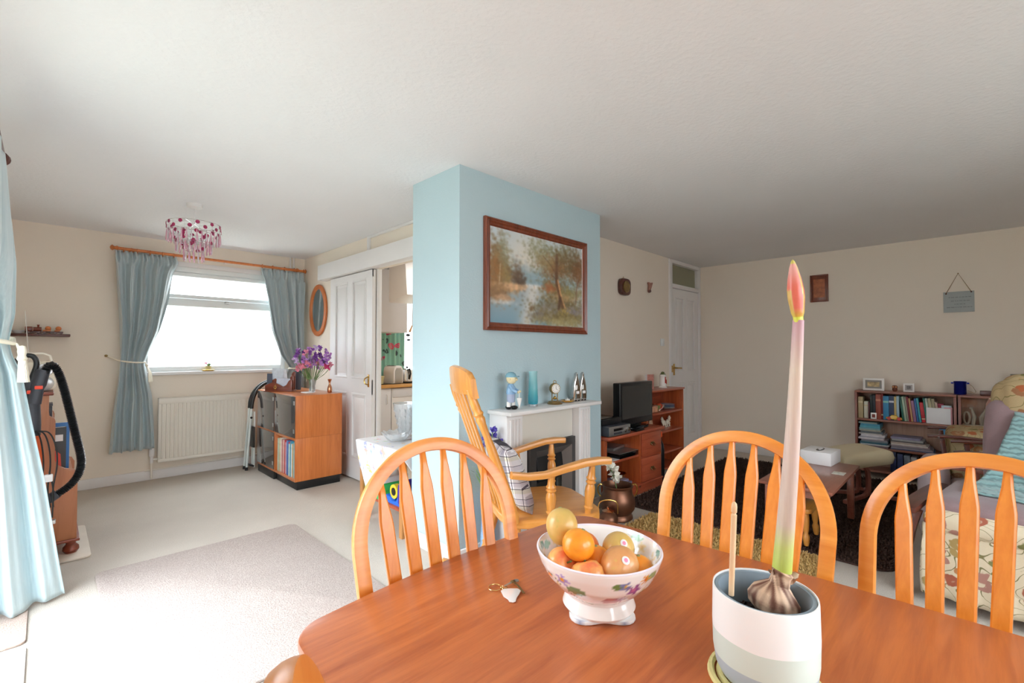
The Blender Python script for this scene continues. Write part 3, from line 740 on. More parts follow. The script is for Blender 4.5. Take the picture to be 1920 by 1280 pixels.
L1 = zs((.413, .33), (.44, .7), (.475, 1.05), (.485, 1.19), (.474, 1.55), (.450, 1.9), (.432, 2.2), (.432, 2.235))
R1 = zs((.765, .31), (.752, .6), (.735, .85), (.690, 1.08), (.675, 1.16), (.72, 1.30), (.787, 1.475), (.86, 1.8), (.895, 2.05), (.93, 2.16), (.908, 2.235))
c1_ = drape('curtain', 'steel-blue tied-back curtain on the left of the far window', L1, R1, .32, 2.225, 5.70, 4.8, .046, MCURT, 1.17, group='far window curtains')
L2 = zs((1.90, .33), (1.93, .9), (1.985, 1.02), (2.02, 1.08), (1.91, 1.231), (1.809, 1.507), (1.76, 1.87), (1.715, 2.1), (1.689, 2.225))
R2 = zs((2.185, .33), (2.18, .9), (2.175, 1.07), (2.17, 1.25), (2.175, 1.8), (2.18, 2.225))
c2_ = drape('curtain', 'steel-blue tied-back curtain on the right of the far window', L2, R2, .32, 2.215, 5.70, 4.2, .042, MCURT, 1.06, ph=1.1, group='far window curtains')
def tieband(root, x0, x1, y, z0, z1, hookx, hookz):
    pts = []
    for i in range(17):
        t = i/16; a = PI*t
        pts.append((lerp(x0, x1, t), y-.055*math.sin(a)-.01, lerp(z0, z1, t)-.008*math.sin(a)))
    b = B().tube([(hookx, YB-.015, hookz)]+pts+[(x1+.0, y+.04, z1)], .007, 8)
    tag(obj('tieback', b, MROPE, root, True), 'cream cord tieback')
    b = B(); 
    for k in range(7):
        b.tube([(x1-.005, y-.045, z1-.005), (x1+.02+.004*k, y-.05+.006*k, z1-.10), (x1+.02+.006*k, y-.05+.008*k, z1-.19)], .0035, 5)
    b.ball((x1+.005, y-.048, z1-.03), .014, 10, 6)
    obj('tassel', b, MROPE, root, True)
    b = B().lathe([(.012, 0), (.012, .006), (.006, .01), (.006, .03), (.012, .035), (0, .04)], (hookx, YB-.0, hookz), 10, (0, -1, 0)); obj('hook', b, MAGEDB, root, True)
tieband(c1_, .478, .678, 5.70, 1.185, 1.165, .395, 1.23)
tieband(c2_, 2.0, 2.172, 5.70, 1.07, 1.10, 2.19, 1.14)
# ------------------------------------------------------------------ near curtain by the patio doors
root = thing('curtain', 'pale blue floor-length curtain at the left edge beside the patio doors', 'curtain', (-.1, 3.3, 0))
XE = [(.0, .088), (.2, .06), (.61, .005), (.92, -.047), (1.16, -.085), (1.25, -.118), (1.32, -.132), (1.36, -.126), (1.45, -.112), (1.70, -.112), (1.9, -.130), (2.13, -.158), (2.21, -.17)]
def nfn(u, v):
    z = lerp(.016, 2.2, v); xe = interp(XE, z)
    up = smooth((z-1.30)/.5)
    ys = lerp(3.20, 2.70, up); sq = max(0, 1-abs(z-1.31)/.12)
    x0 = lerp(-.225, -.175, up); nf = 2.6
    uu = u**1.0
    x = lerp(x0, xe, uu**lerp(1, 2.2, up)); y = lerp(ys, 3.35, uu**lerp(.8, 1, up))
    am = lerp(.042, .030, up)*(1-.6*sq)
    f = math.sin(2*PI*nf*uu+.5+.5*z)+.3*math.sin(2*PI*nf*2.1*uu+1+1.5*z)
    dx, dy = lerp(.05, 1, up), lerp(1, .1, up)
    k = math.sin(PI*min(1, uu*1.02))**.5
    pud = .02*max(0, 1-z/.12)*math.sin(9*uu)
    return (x+am*f*dx*k*.9, y-am*f*dy*k+pud, z)
o = obj('fabric', B().grid(nfn, 160, 80), MCURTN, root, True, angle=180); sm = o.modifiers.new('thick', 'SOLIDIFY'); sm.thickness = .003
b = B(); b.tube([(-.26, 3.28, 1.34), (-.20, 3.22, 1.32), (-.16, 3.24, 1.32), (-.115, 3.30, 1.31), (-.118, 3.38, 1.33), (-.26, 3.44, 1.36)], .011, 8)
tag(obj('tieback', b, MROPE, root, True), 'thick cream rope tieback')
b = B()
for k in range(16):
    a = 2*PI*k/16; b.tube([(-.105, 3.30, 1.31), (-.085+.008*math.cos(a), 3.29+.008*math.sin(a), 1.26), (-.078+.018*math.cos(a), 3.28+.018*math.sin(a), 1.12)], .005, 5)
b.lathe([(0, 1.30), (.012, 1.295), (.018, 1.27), (.014, 1.25), (.02, 1.235), (.012, 1.22)], (-.085, 3.285, 0), 12)
tag(obj('tassel', b, MROPE, root, True), 'large cream tassel')
b = B().tube([(-.172, 2.5, 2.225), (-.172, 3.36, 2.225)], .015, 12)
b.turned((-.172, 3.355, 2.225), (-.172, 3.43, 2.225), [(0, .016), (.1, .026), (.25, .016), (.6, .032), (.9, .02), (1, .004)], 14); b.tube([(-.172, 3.30, 2.225), (XL, 3.30, 2.225)], .01)
tag(obj('curtain_pole', b, MDKW), 'dark curtain pole end above the near pale blue curtain', 'curtain pole')
# ------------------------------------------------------------------ wall shelf and ornaments (far wall, left)
tag(obj('wall_shelf', B().box((-.25, YB-.16, 1.40), (.145, YB, 1.422), .004), MDKW), 'thin dark wooden shelf on the far wall beside the left curtain', 'shelf')
def loco(x, label, w, cab):
    r = thing('toy_train_wagon', label, 'ornament', (x, YB-.09, 1.423), 0, 'wooden train ornaments on the wall shelf')
    obj('chassis', B().box((-w/2, -.02, .008), (w/2, .02, .022), .003), MDKW, r)
    if cab: obj('cab', B().box((-w/2, -.018, .0225), (-w*.05, .018, .06), .004).lathe([(0, 0), (.017, 0), (.017, w*.5), (0, w*.5)], (0, 0, .040), 14, (1, 0, 0)).lathe([(.006, .05), (.006, .07), (.01, .078), (0, .078)], (w*.3, 0, 0), 10), MMAHOG, r)
    else: obj('load', B().box((-w/2+.005, -.016, .0225), (w/2-.02, .016, .035), .003).ball((0, 0, .048), .02, 12, 8), MTEAK, r)
    for dx in (-w*.3, w*.3):
        for dy in (-.022, .022): obj('wheel', B().lathe([(0, -.003), (.010, -.003), (.010, .003), (0, .003)], (dx, dy, .010), 12, (0, 1, 0)), MDKW, r)
loco(-.085, 'largest dark wooden toy train piece at the left of the wall shelf', .10, True)
loco(.005, 'middle wooden toy train wagon with a round load on the wall shelf', .075, False)
loco(.07, 'smallest wooden toy train wagon at the right of the wall shelf', .06, False)
tag(obj('dish', B().lathe([(0, 1.423), (.02, 1.423), (.045, 1.45), (.043, 1.45), (.018, 1.428), (0, 1.428)], (-.175, YB-.09, 0), 18), MPAPER), 'pale dish at the hidden left end of the wall shelf', 'dish')
# ------------------------------------------------------------------ pine corner unit, radio, books, vacuum
pu = thing('shelf_unit', 'stepped brown pine shelf unit on bun feet behind the vacuum cleaner', 'shelf unit', (-.02, 4.25, 0))
prof = [(-.25, .10), (.150, .10), (.150, .50), (.135, .53), (.09, .545), (.055, .57), (.045, .60), (.045, .84), (.040, .86), (.018, .875), (.015, .90), (.015, 1.0), (-.25, 1.0)]
for y in (4.02, 4.50): obj('side_panel', B().prism(prof, y-.011, y+.011, 'y', bev=.003), MANTQZ if y > 4.3 else MBEECH, pu, True)
MPU = wood('brown_pine', '9A5C38', 'B87850', 2, .4, .7, .2, knots=True)
obj('back_panel', B().box((-.26, 4.02, .10), (-.251, 4.5, 1.0)), MPU, pu, True)
for z, x1 in ((.14, .14), (.53, .125), (.86, .035)): obj('shelf', B().box((-.25, 4.032, z-.018), (x1, 4.488, z), .002), MPU, pu, True)
obj('top', B().box((-.25, 4.0, 1.0), (.035, 4.52, 1.022), .006), MMAHOG, pu, True)
for y in (4.02,):
    for o in kids(pu):
        if o.name.startswith('side_panel'): o.data.materials.clear(); o.data.materials.append(MPU)
obj('plinth', B().box((-.25, 4.0, .082), (.165, 4.52, .10), .004), MMAHOG, pu, True)
for x, y in ((.125, 4.03), (.125, 4.48), (-.22, 4.03), (-.22, 4.48)): obj('foot', B().lathe([(0, .012), (.028, .012), (.04, .03), (.038, .05), (.024, .066), (.024, .082)], (x, y, 0), 16), MMAHOG, pu, True)
tag(obj('board', B().prism(rrect(-.2, 3.885, .215, 4.60, .03), .001, .012, bev=.003), plain('cream_board', 'D9CDBE', .6)), 'flat cream board under the feet of the pine shelf unit', 'board')
for i, (y, w_, h_, col, lab) in enumerate(((4.082, .022, .29, '2F6EB0', 'tall blue book just behind the black one on the pine shelf unit'), (4.053, .03, .265, '3A3A3C', 'black book with a white label and red picture on the pine shelf unit'), (4.12, .03, .25, 'C23A2C', 'red book standing behind the black one on the pine shelf unit'))):
    bk = thing('book', lab, 'book', (-.02, y, .532))
    mc = plain('cover_'+'abc'[i], col, .45); d = .235 if i else .25
    obj('cover', B().box((-.12, -w_/2, 0), (-.12+d, w_/2, h_), .002), mc, bk)
    obj('pages', B().box((-.122, -w_/2+.003, .004), (-.12+d-.004, w_/2-.003, h_+.001)), MPAPER, bk)
    if i == 1: obj('label', B().box((.055, -w_/2-.001, .18), (.10, -w_/2, .22)), MPAPER, bk); obj('picture', B().prism([(.04, .02), (.095, .02), (.09, .10), (.06, .13)], -w_/2-.001, -w_/2, 'y'), plain('print_red', 'D24A3A', .5), bk)
tag(obj('storage_box', B().box((-.2, 4.06, .861), (.03, 4.2, .93), .004).box((-.2, 4.056, .931), (.032, 4.204, .945), .003), MDGREY), 'dark grey box on the upper shelf of the pine unit', 'box')
rd = thing('radio', 'retro cream radio with round chrome dials on top of the pine shelf unit', 'radio', (-.035, 4.14, 1.0225))
obj('body', B().box((-.12, -.07, 0), (.08, .07, .185), .035, 4), plain('cream_plastic', 'E4DAC8', .3), rd)
obj('dial', B().lathe([(0, 0), (.035, 0), (.04, .006), (.036, .012), (0, .012)], (.03, -.07, .135), 20, (0, -1, 0)), MCHROME, rd)
obj('speaker', B().lathe([(0, 0), (.042, 0), (.046, .008), (.03, .014), (0, .012)], (.025, -.07, .05), 20, (0, -1, 0)), MSILVER, rd)
obj('handle', B().tube([(-.10, 0, .18), (-.095, 0, .215), (-.06, 0, .235), (.02, 0, .235), (.05, 0, .22), (.06, 0, .18)], .007, 8), plain('cream_handle', 'E8E0D2', .3), rd)
obj('aerial', B().tube([(-.04, .05, .15), (-.065, .05, .50)], [.003, .0018], 6), MCHROME, rd)
vc = thing('vacuum_cleaner', 'black and orange upright vacuum cleaner with a ribbed hose behind the near curtain', 'vacuum cleaner', (-.05, 3.72, 0))
VO = plain('orange_plastic', 'E0602A', .3)
V = lambda x, z, y=3.74: Vector((x, y, z))
b = B().tube([V(-.08, .16, 3.74), V(-.075, .4), V(-.07, .62), V(-.065, .80)], [.07, .075, .072, .05], 16); obj('dust_bin', b, VO, vc, True)
b = B().tube([V(-.066, .78), V(-.055, .86), V(-.055, 1.0), V(-.055, 1.10)], [.05, .04, .034, .036], 14).tube([V(-.03, .08, 3.72), V(-.03, .3, 3.72), V(-.02, .52, 3.71), V(-.04, .70, 3.71)], [.03, .026, .024, .02], 12)
b.tube([V(-.055, 1.02), V(-.03, 1.09, 3.72), V(-.012, 1.165, 3.72)], [.03, .035, .03], 12); obj('body', b, MDGREY, vc, True)
b = B().tube(soft([V(-.07, 1.05), V(-.055, 1.13), V(-.035, 1.20), V(-.05, 1.245), V(-.085, 1.25), V(-.12, 1.22), V(-.14, 1.15), V(-.11, 1.07), V(-.07, 1.05)]), .013, 10); obj('handle', b, MBLACK, vc, True)
b = B().box((-.075, 3.69, 1.035), (-.05, 3.72, 1.055), .004).box((-.045, 3.67, 1.06), (-.012, 3.70, 1.08), .004); obj('catch', b, plain('red_orange_plastic', 'E8482C', .3), vc, True)
b = B().prism([(-.18, 3.62), (.0, 3.62), (.02, 3.66), (.02, 3.86), (-.18, 3.86)], .01, .09, bev=.02); obj('floor_head', b, MBLACK, vc, True)
for y in (3.63, 3.85): obj('wheel', B().lathe([(0, -.015), (.05, -.015), (.055, 0), (.05, .015), (0, .015)], (.015, y, .056), 18, (0, 1, 0)), MBLACK, vc, True)
hp = [(85, 700), (88, 688), (95, 682), (103, 686), (112, 702), (122, 735), (132, 775), (141, 812), (150, 845), (154, 868), (148, 890), (132, 910), (114, 922), (100, 930)]
pts = []
for (u0, v0), (u1, v1) in zip(hp, hp[1:]):
    for k in range(6): pts.append(bp(lerp(u0, u1, k/6), lerp(v0, v1, k/6), y=3.70))
pts.append(bp(*hp[-1], y=3.70))
# smooth the path, then resample it into close ribs
for _ in range(12): pts = [pts[0]]+[(pts[i-1]+pts[i]*2+pts[i+1])/4 for i in range(1, len(pts)-1)]+[pts[-1]]
res = [pts[0]]; acc = 0; step = .0045
for a, c in zip(pts, pts[1:]):
    d = (c-a).length; t = step-acc
    while t <= d: res.append(a.lerp(c, t/d)); t += step
    acc = d-(t-step)
obj('hose', B().tube(res, [.0220 if i % 2 else .0165 for i in range(len(res))], 12), MBLACK, vc, True, angle=20)
obj('connector', B().tube([V(-.045, .98, 3.70), V(-.03, 1.08, 3.70), V(-.006, 1.165, 3.70)], [.03, .026, .022], 12), MDGREY, vc, True)
obj('hose_cuff', B().tube([bp(108, 925, y=3.70), bp(92, 935, y=3.70), bp(80, 940, y=3.70)], [.024, .027, .025], 12), MDGREY, vc, True)
b = B()
for dx in (0, .012, .024, -.01):
    b.tube(soft([V(-.05+dx, .83, 3.67), V(-.02+dx*2, .82, 3.66), V(.0+dx*2.4, .66, 3.66), V(-.01+dx*1.8, .5, 3.66), V(.015+dx, .40, 3.66)]), .004, 6)
b.tube(soft([V(.02, .6, 3.66), V(.04, .5, 3.66), V(.035, .34, 3.67)]), .004, 6); obj('power_cord', b, MBLACK, vc, True)
obj('plug', B().box((.0, 3.645, .545), (.035, 3.675, .585), .005), MPAPER, vc, True); obj('cord_clip', B().box((.01, 3.64, .31), (.05, 3.68, .33), .004), MSILVER, vc, True)
# ------------------------------------------------------------------ teak cabinets
tcab = thing('cabinet', 'teak cabinet unit nearest the camera with a glass door above and an open record shelf', 'cabinet', (1.83, 4.66, 0))
x0, x1, ya, yb, yc = 1.61, 2.05, 4.389, 4.93, 5.45
# front faces -x; the side facing the camera is y = ya
def carcass(root, y0, y1, z0, z1):
    obj('side', B().box((x0, y0, z0), (x1, y0+.018, z1), .0015), MTEAK, root, True); obj('side', B().box((x0, y1-.018, z0), (x1, y1, z1), .0015), MTEAK, root, True)
    obj('top', B().box((x0, y0+.0181, z1-.018), (x1, y1-.0181, z1), .001), MTEAKX, root, True); obj('bottom', B().box((x0, y0+.0181, z0), (x1, y1-.0181, z0+.018), .001), MTEAKX, root, True)
    obj('back', B().box((x1-.008, y0+.0181, z0+.0181), (x1-.002, y1-.0181, z1-.0181)), MTEAK, root, True)
carcass(tcab, ya, yb-.003, .078, .470); carcass(tcab, ya, yb-.003, .4705, .862)
tag(obj('plinth', B().box((x0+.022, ya+.012, 0), (x1-.01, yb-.012, .0775), .002), MBLACK, tcab, True), 'recessed black plinth')
MSMOKE, nt, bb = newmat('smoked_glass'); bb.inputs['Base Color'].default_value = (*hexc('4A4442'), 1); bb.inputs['Roughness'].default_value = .06; bb.inputs['Coat Weight'].default_value = .6; bb.inputs['Specular IOR Level'].default_value = .8
def gdoor(root, y0, y1, z0, z1):
    d = obj('door', B().box((x0-.007, y0, z0), (x0-.001, y1, z1), .001), MSMOKE, root, True)
    for z in (z0+.06, z1-.06): obj('hinge', B().box((x0-.012, y0+.004, z-.018), (x0-.006, y0+.028, z+.018), .002), MSILVER, root if False else d, True)
    return d
gdoor(tcab, ya+.004, yb-.012, .478, .856)
tc2 = thing('cabinet', 'teak cabinet unit in the corner with two smoked glass doors', 'cabinet', (1.83, 5.19, 0))
carcass(tc2, yb+.003, yc, .078, .470); carcass(tc2, yb+.003, yc, .4705, .862)
tag(obj('plinth', B().box((x0+.002, yb+.02, 0), (x1-.01, yc-.012, .0775), .002), MBLACK, tc2, True), 'black plinth')
gdoor(tc2, yb+.010, yc-.006, .10, .462); gdoor(tc2, yb+.010, yc-.006, .478, .856)
rc_cols = ['D8D2C0', 'B8C8B0', 'C8B890', 'E4DCCC', 'D4A4A0', 'C05048', 'E0D4C8', 'C84A50', 'D8B8C0', '8C6AA0', '5A7CB8', 'C8405C', 'C0D8D4', '4A9CB4', 'E0E4E0', 'C8A060', '90C0C8']
y = yb-.03; rr = random.Random(3)
rnames = ['ivory', 'sage green', 'tan', 'cream', 'dusty pink', 'brick red', 'off-white', 'cherry red', 'pale pink', 'purple', 'blue', 'crimson', 'mint', 'teal', 'white', 'ochre', 'aqua']
ordn = ['first', 'second', 'third', 'fourth', 'fifth', 'sixth', 'seventh', 'eighth', 'ninth', 'tenth', 'eleventh', 'twelfth', 'thirteenth', 'fourteenth', 'fifteenth', 'sixteenth', 'seventeenth', 'eighteenth', 'nineteenth', 'twentieth']
for i, c in enumerate(rc_cols):
    t = .021+.006*rr.random(); t = .0245 if i == 16 else t; h_ = .30+.03*rr.random(); d = rr.random()*.012
    mm_ = plain('sleeve_%s' % 'abcdefghijklmnopqrs'[i], c, .55, var=.15, vs=25)
    o = obj('book', B().box((x0+.012+d, y-t+.001, .0965), (x0+.27, y, .0965+h_), .002), mm_)
    tag(o, '%s spine, %s from the left on the open lower shelf of the teak cabinet' % (rnames[i], ordn[i]), 'book', 'books and annuals in the teak cabinet'); y -= t+.002
    if y < ya+.05: break
# things on the teak cabinets
lr = thing('letter_rack', 'mahogany letter rack holding envelopes on the teak cabinet', 'letter rack', (1.70, 5.05, .8625), math.radians(-38))
def rackp(x, h): return [( -.13, 0), (.13, 0), (.13, h*.95), (.115, h), (.10, h*.93), (.075, h*.55), (.045, h*.42), (0, h*.62), (-.05, h*.82), (-.085, h*.70), (-.13, h*.55)]
for y, h_ in ((-.05, .12), (0, .16), (.05, .20)): obj('panel', B().prism(rackp(0, h_), y-.006, y+.006, 'y', bev=.002), MMAHOG, lr)
obj('base', B().box((-.14, -.065, 0), (.14, .065, .012), .003), MMAHOG, lr)
b = B()
for k in range(6): a = k*PI/3; b.ball((-.03+.013*math.cos(a), -.057, .045+.013*math.sin(a)), .006, 8, 5)
b.tube([(-.03, -.058, .01), (-.03, -.058, .08)], .0015, 5); tag(obj('inlay', b, MBRASS, lr), 'brass flower inlay')
for i, (dx, dy, h_, w_, rot, col, lab) in enumerate(((-.05, .022, .22, .11, .08, 'D8E0E8', 'pale blue-patterned envelope standing highest in the letter rack'), (.01, .03, .20, .13, -.15, 'E4E4E8', 'white envelope leaning behind the middle panel of the letter rack'), (.03, -.024, .12, .13, .06, 'D4DCEC', 'folded white letter in the front slot of the letter rack'), (-.10, -.022, .17, .05, .02, '505868', 'grey notebook edge in the left of the letter rack'))):
    b = B(); b.M = Matrix.Translation((dx, dy, .013)) @ Matrix.Rotation(rot, 4, 'Y'); b.box((-w_/2, -.002, 0), (w_/2, .002, h_))
    b.M = mw(lr) @ b.M if False else b.M
    e = obj('envelope', b, plain('paper_%s' % 'abcd'[i], col, .7, var=.08, vs=40), None); e.matrix_world = mw(lr) @ Matrix.Translation(e.location); tag(e, lab, 'letter')
    e.location.z += 0
fv = thing('flower_vase', 'clear glass vase of pink, purple and cream sweet peas on the teak cabinet', 'vase of flowers', (1.875, 4.68, .8625))
obj('glass', B().lathe([(0, .002), (.028, .002), (.03, .02), (.026, .07), (.034, .135), (.031, .135), (.023, .07), (.026, .022), (0, .012)], (0, 0, 0), 20), MCRYS, fv)
MSTEM = plain('green_stem', '6A8A50', .6)
cl = [('C08AD0', 'lilac'), ('8A4CA8', 'purple'), ('D84080', 'magenta'), ('E890A8', 'rose'), ('F0E0C0', 'cream'), ('D8C0E8', 'pale lilac')]
fm = [plain('petal_'+n.replace(' ', '_'), c, .7, var=.15) for c, n in cl]
rf = random.Random(11); stems = B()
for i in range(46):
    a = rf.random()*6.28; rr_ = (rf.random()**.6)*.19; x, yv = rr_*math.cos(a), rr_*math.sin(a)*.8
    z = .16+.22*rf.random()*(1-rr_*1.5)+.06
    side = (x*.705-yv*.709)    # right in the picture
    if side > .03: k = rf.choice([2, 3, 4, 2, 1, 5, 4]) if z < .27 else rf.choice([1, 0, 1])
    else: k = rf.choice([0, 5, 0, 1, 5, 3])
    b = B(); c = Vector((x, yv, z))
    for j in range(3):
        cc = c+Vector((rf.uniform(-.012, .012), rf.uniform(-.012, .012), j*.018))
        for p in range(4):
            d = Vector((rf.uniform(-1, 1), rf.uniform(-1, 1), rf.uniform(-.3, 1))); b.petal(cc, d, .028, .030)
        b.ball(cc, .008, 6, 4)
    obj('blossom', b, fm[k], fv, smooth=True)
    stems.tube([(x*.08, yv*.08, .015), (x*.2, yv*.2, .12), (x*.7, yv*.7, z*.75), (x, yv, z)], .0018, 5)
obj('stems', stems, MSTEM, fv)
tag(obj('bud_vase', B().lathe([(0, 0), (.020, 0), (.022, .006), (.024, .03), (.02, .055), (.010, .08), (.008, .095), (.018, .125), (.022, .132), (.020, .132), (.006, .098), (0, .09)], (1.995, 4.55, .8625), 20), MCOPPERB), 'small copper bud vase with a flared rim on the teak cabinet', 'vase')
tag(obj('vase', B().lathe([(0, 0), (.03, 0), (.034, .05), (.038, .13), (.042, .2), (.039, .2), (.03, .05), (0, .01)], (1.90, 5.12, .8625), 20), plain('slate_blue_ceramic', '3E4A58', .3, coat=.3)), 'dark slate-blue vase behind the sweet peas', 'vase')
tag(obj('paper', B().box((1.78, 4.60, .8625), (1.86, 4.72, .870), .001), MPAPER), 'small folded white paper on the cabinet top beside the flowers', 'paper')
# ------------------------------------------------------------------ folding step ladder
sl = thing('step_ladder', 'folded white step ladder with black rubber handrail leaning by the cabinet', 'step ladder', (1.56, 5.5, 0))
ML_ = plain('white_steel_tube', 'DDE6E4', .3)
for y in (5.52, 5.60):
    obj('rail', B().tube([(1.525, y, .03), (1.568, y, .66)], .012, 10), ML_, sl, True)
    obj('foot', B().tube([(1.523, y, .001), (1.526, y, .035)], .015, 10), MBLACK, sl, True)
b = B().tube(soft([(1.568, 5.52, .655), (1.572, 5.52, .73), (1.60, 5.52, .82), (1.66, 5.52, .90), (1.76, 5.52, .945), (1.80, 5.56, .947), (1.76, 5.60, .945), (1.66, 5.60, .90), (1.60, 5.60, .82), (1.572, 5.60, .73), (1.568, 5.60, .655)], 2), .017, 10)
obj('handrail', b, MBLACK, sl, True)
for y in (5.53, 5.59): obj('back_leg', B().tube([(1.60, y, .02), (1.60, y, .62)], .010, 8), ML_, sl, True)
obj('step', B().prism([(1.578, .24), (1.592, .24), (1.592, .46), (1.578, .46)], 5.48, 5.62, 'y', bev=.004), MBLACK, sl, True)
obj('step', B().prism([(1.54, .05), (1.59, .03), (1.595, .045), (1.545, .065)], 5.50, 5.61, 'y', bev=.003), MBLACK, sl, True)
obj('bolt', B().lathe([(0, 0), (.012, 0), (.012, .01), (0, .01)], (1.56, 5.505, .56), 10, (0, -1, 0)), MBLACK, sl, True)
# ------------------------------------------------------------------ oval mirror
mi = thing('wall_mirror', 'oval mirror in a tan wooden frame on the wall beside the sliding door', 'mirror', (SX-.01, 5.36, 1.745))
ring = [(SX-.014, 5.36+.205*math.cos(a), 1.745+.272*math.sin(a)) for a in [2*PI*k/48 for k in range(48)]]
obj('frame', B().rtube(ring, .026, .056, (1, 0, 0), .6, True), MTEAK, mi, True)
mm3, nt, bb = newmat('mirror_glass'); bb.inputs['Metallic'].default_value = 1; bb.inputs['Roughness'].default_value = .02; bb.inputs['Base Color'].default_value = (.8, .82, .82, 1)
obj('mirror_glass', B().prism([(5.36+.19*math.cos(a), 1.745+.257*math.sin(a)) for a in [2*PI*k/48 for k in range(48)]], SX-.014, SX-.008, 'x'), mm3, mi, True)
# ------------------------------------------------------------------ pendant lamp
pl_ = thing('pendant_lamp', 'beaded ceiling light with pink crystal drops and magenta discs', 'ceiling light', (.785, 4.224, 1.955))
obj('ceiling_rose', B().lathe([(0, .445), (.055, .445), (.052, .42), (.03, .41), (.0, .41)], (0, 0, 0), 20), MWHITE, pl_)
obj('flex', B().tube([(0, 0, .41), (0, 0, .29)], .003, 6), MWHITE, pl_)
b = B(); RR = [(.172, .29), (.172, .225), (.115, .225), (.115, .15), (.065, .15), (.065, .09)]
for r, z in RR: b.tube([(r*math.cos(2*PI*k/40), r*math.sin(2*PI*k/40), z) for k in range(40)], .002, 5, True)
for k in range(12):
    a = 2*PI*k/12; c, s_ = math.cos(a), math.sin(a); b.tube([(0, 0, .29), (.172*c, .172*s_, .29), (.172*c, .172*s_, .225)], .0015, 4)
    b.tube([(.115*c, .115*s_, .225), (.115*c, .115*s_, .15)], .0015, 4)
obj('wire_frame', b, MCHROME, pl_)
MPD = plain('pink_crystal', 'E8B4C8', .12, coat=.5, trans=.3); MPM = plain('magenta_disc', 'A02858', .2, coat=.4); MCL = plain('clear_crystal', 'E6DCE2', .1, coat=.5, trans=.4)
meD = meC = None
for r, z, n_, L in ((.172, .235, 34, .085), (.115, .15, 22, .075), (.115, .205, 20, .06), (.065, .09, 14, .08), (.065, .15, 12, .06)):
    for k in range(n_):
        a = 2*PI*(k+.5*(n_ % 4))/n_; mt = MPD if (k+n_) % 3 else MCL
        b = B().lathe([(0, -L), (.0058, -L*.82), (.0035, -L*.3), (.0005, -.003)], (0, 0, 0), 6)
        if meD is None: o = obj('crystal_drop', b, MPD, pl_, origin=False); meD = o.data; m2 = meD.copy(); m2.materials.clear(); m2.materials.append(MCL); meC = m2; o.scale = (1, 1, 1)
        else:
            b.b.free(); o = bpy.data.objects.new('crystal_drop', meD if mt is MPD else meC); scene.collection.objects.link(o); o.parent = pl_
        o.scale = (1, 1, L/.075); o.location = (r*math.cos(a), r*math.sin(a), z)
rm = random.Random(4); meM = None
for r, zlo, zhi, n_ in ((.175, .245, .275, 22), (.150, .19, .215, 14), (.120, .15, .18, 10), (.072, .10, .13, 6)):
    for k in range(n_):
        a = 2*PI*(k+.3*rm.random())/n_; z = zlo if k % 2 else zhi
        if meM is None: o = obj('magenta_disc', B().lathe([(0, -.002), (.0135, -.002), (.0145, 0), (.0135, .002), (0, .002)], (0, 0, 0), 12, (1, 0, 0)), MPM, pl_, origin=False); meM = o.data
        else: o = bpy.data.objects.new('magenta_disc', meM); scene.collection.objects.link(o); o.parent = pl_
        o.location = (r*math.cos(a), r*math.sin(a), z); o.rotation_euler = (0, 0, a)
# ------------------------------------------------------------------ window sill plant
sp_ = thing('potted_plant', 'tiny pink-flowered plant in a glass pot on a gold dish on the window sill', 'potted plant', (1.215, 5.775, 1.066))
obj('dish', B().lathe([(0, 0), (.05, 0), (.06, .012), (.056, .014), (.03, .004), (0, .004)], (0, 0, 0), 18), plain('gold_dish', 'D8B458', .25, .6), sp_)
obj('pot', B().lathe([(0, .005), (.024, .005), (.03, .05), (.028, .05), (.02, .01), (0, .01)], (0, 0, 0), 16), plain('olive_pot', 'B8B088', .3), sp_)
b = B(); r_ = random.Random(2)
for k in range(9): b.petal((0, 0, .045), (r_.uniform(-1, 1), r_.uniform(-.6, .6), 1.0), .04, .016)
obj('leaf', b, MSTEM, sp_)
b = B()
for k in range(7): b.petal((-.015, 0, .075), (r_.uniform(-1.2, .4), r_.uniform(-1, 1), r_.uniform(.2, 1)), .03, .014)
b.tube([(0, 0, .04), (-.015, 0, .08)], .0015, 5); obj('flower', b, plain('hot_pink', 'E85090', .6), sp_)
# ------------------------------------------------------------------ fireplace on the chimney breast
fp = thing('fireplace', 'white painted fire surround with fluted legs on the blue chimney breast', 'fireplace', (2.42, 2.09, 0))
obj('mantelshelf', B().box((1.965, 1.965, .877), (2.925, CY, .902), .006), MWHITE, fp, True)
obj('frieze', B().box((2.13, 2.075, .66), (2.71, CY, .8765), .002), plain('cream_panel_paint', 'DCD8CE', .4, var=.01), fp, True)
for x0, x1 in ((1.985, 2.125), (2.715, 2.855)):
    b = B().box((x0, 2.02, 0), (x1, CY, .8765), .003)
    leg = obj('surround_leg', b, MWHITE, fp, True)
    for k in range(4):
        x = lerp(x0+.028, x1-.028, k/3); obj('flute', B().prism([(x-.009, 2.0195), (x-.005, 2.009), (x+.005, 2.009), (x+.009, 2.0195)], .05, .85, bev=.001, seg=1), MWHITE, leg, True)
obj('cream_infill', B().box((2.13, 2.085, 0), (2.235, CY, .6595)).box((2.725, 2.085, 0), (2.71, CY, .6595)), MWHITE, fp, True)
MGRATE = plain('charcoal_metal', '4A4848', .35, .5)
fi = thing('fire', 'charcoal metal inset gas fire in the white surround', 'fire', (2.48, 2.07, 0))
def hoodframe(b, x0, x1, z0, z1, w, ya, yb):
    """bevelled trim open at the bottom"""
    o = [(x0, z0), (x0, z1), (x1, z1), (x1, z0)]; i = [(x0+w, z0), (x0+w, z1-w), (x1-w, z1-w), (x1-w, z0)]
    vs = [(x, ya, z) for x, z in o]+[(x, yb, z) for x, z in i]; fs = [(0, 1, 5, 4), (1, 2, 6, 5), (2, 3, 7, 6)]; b.add(vs, fs)
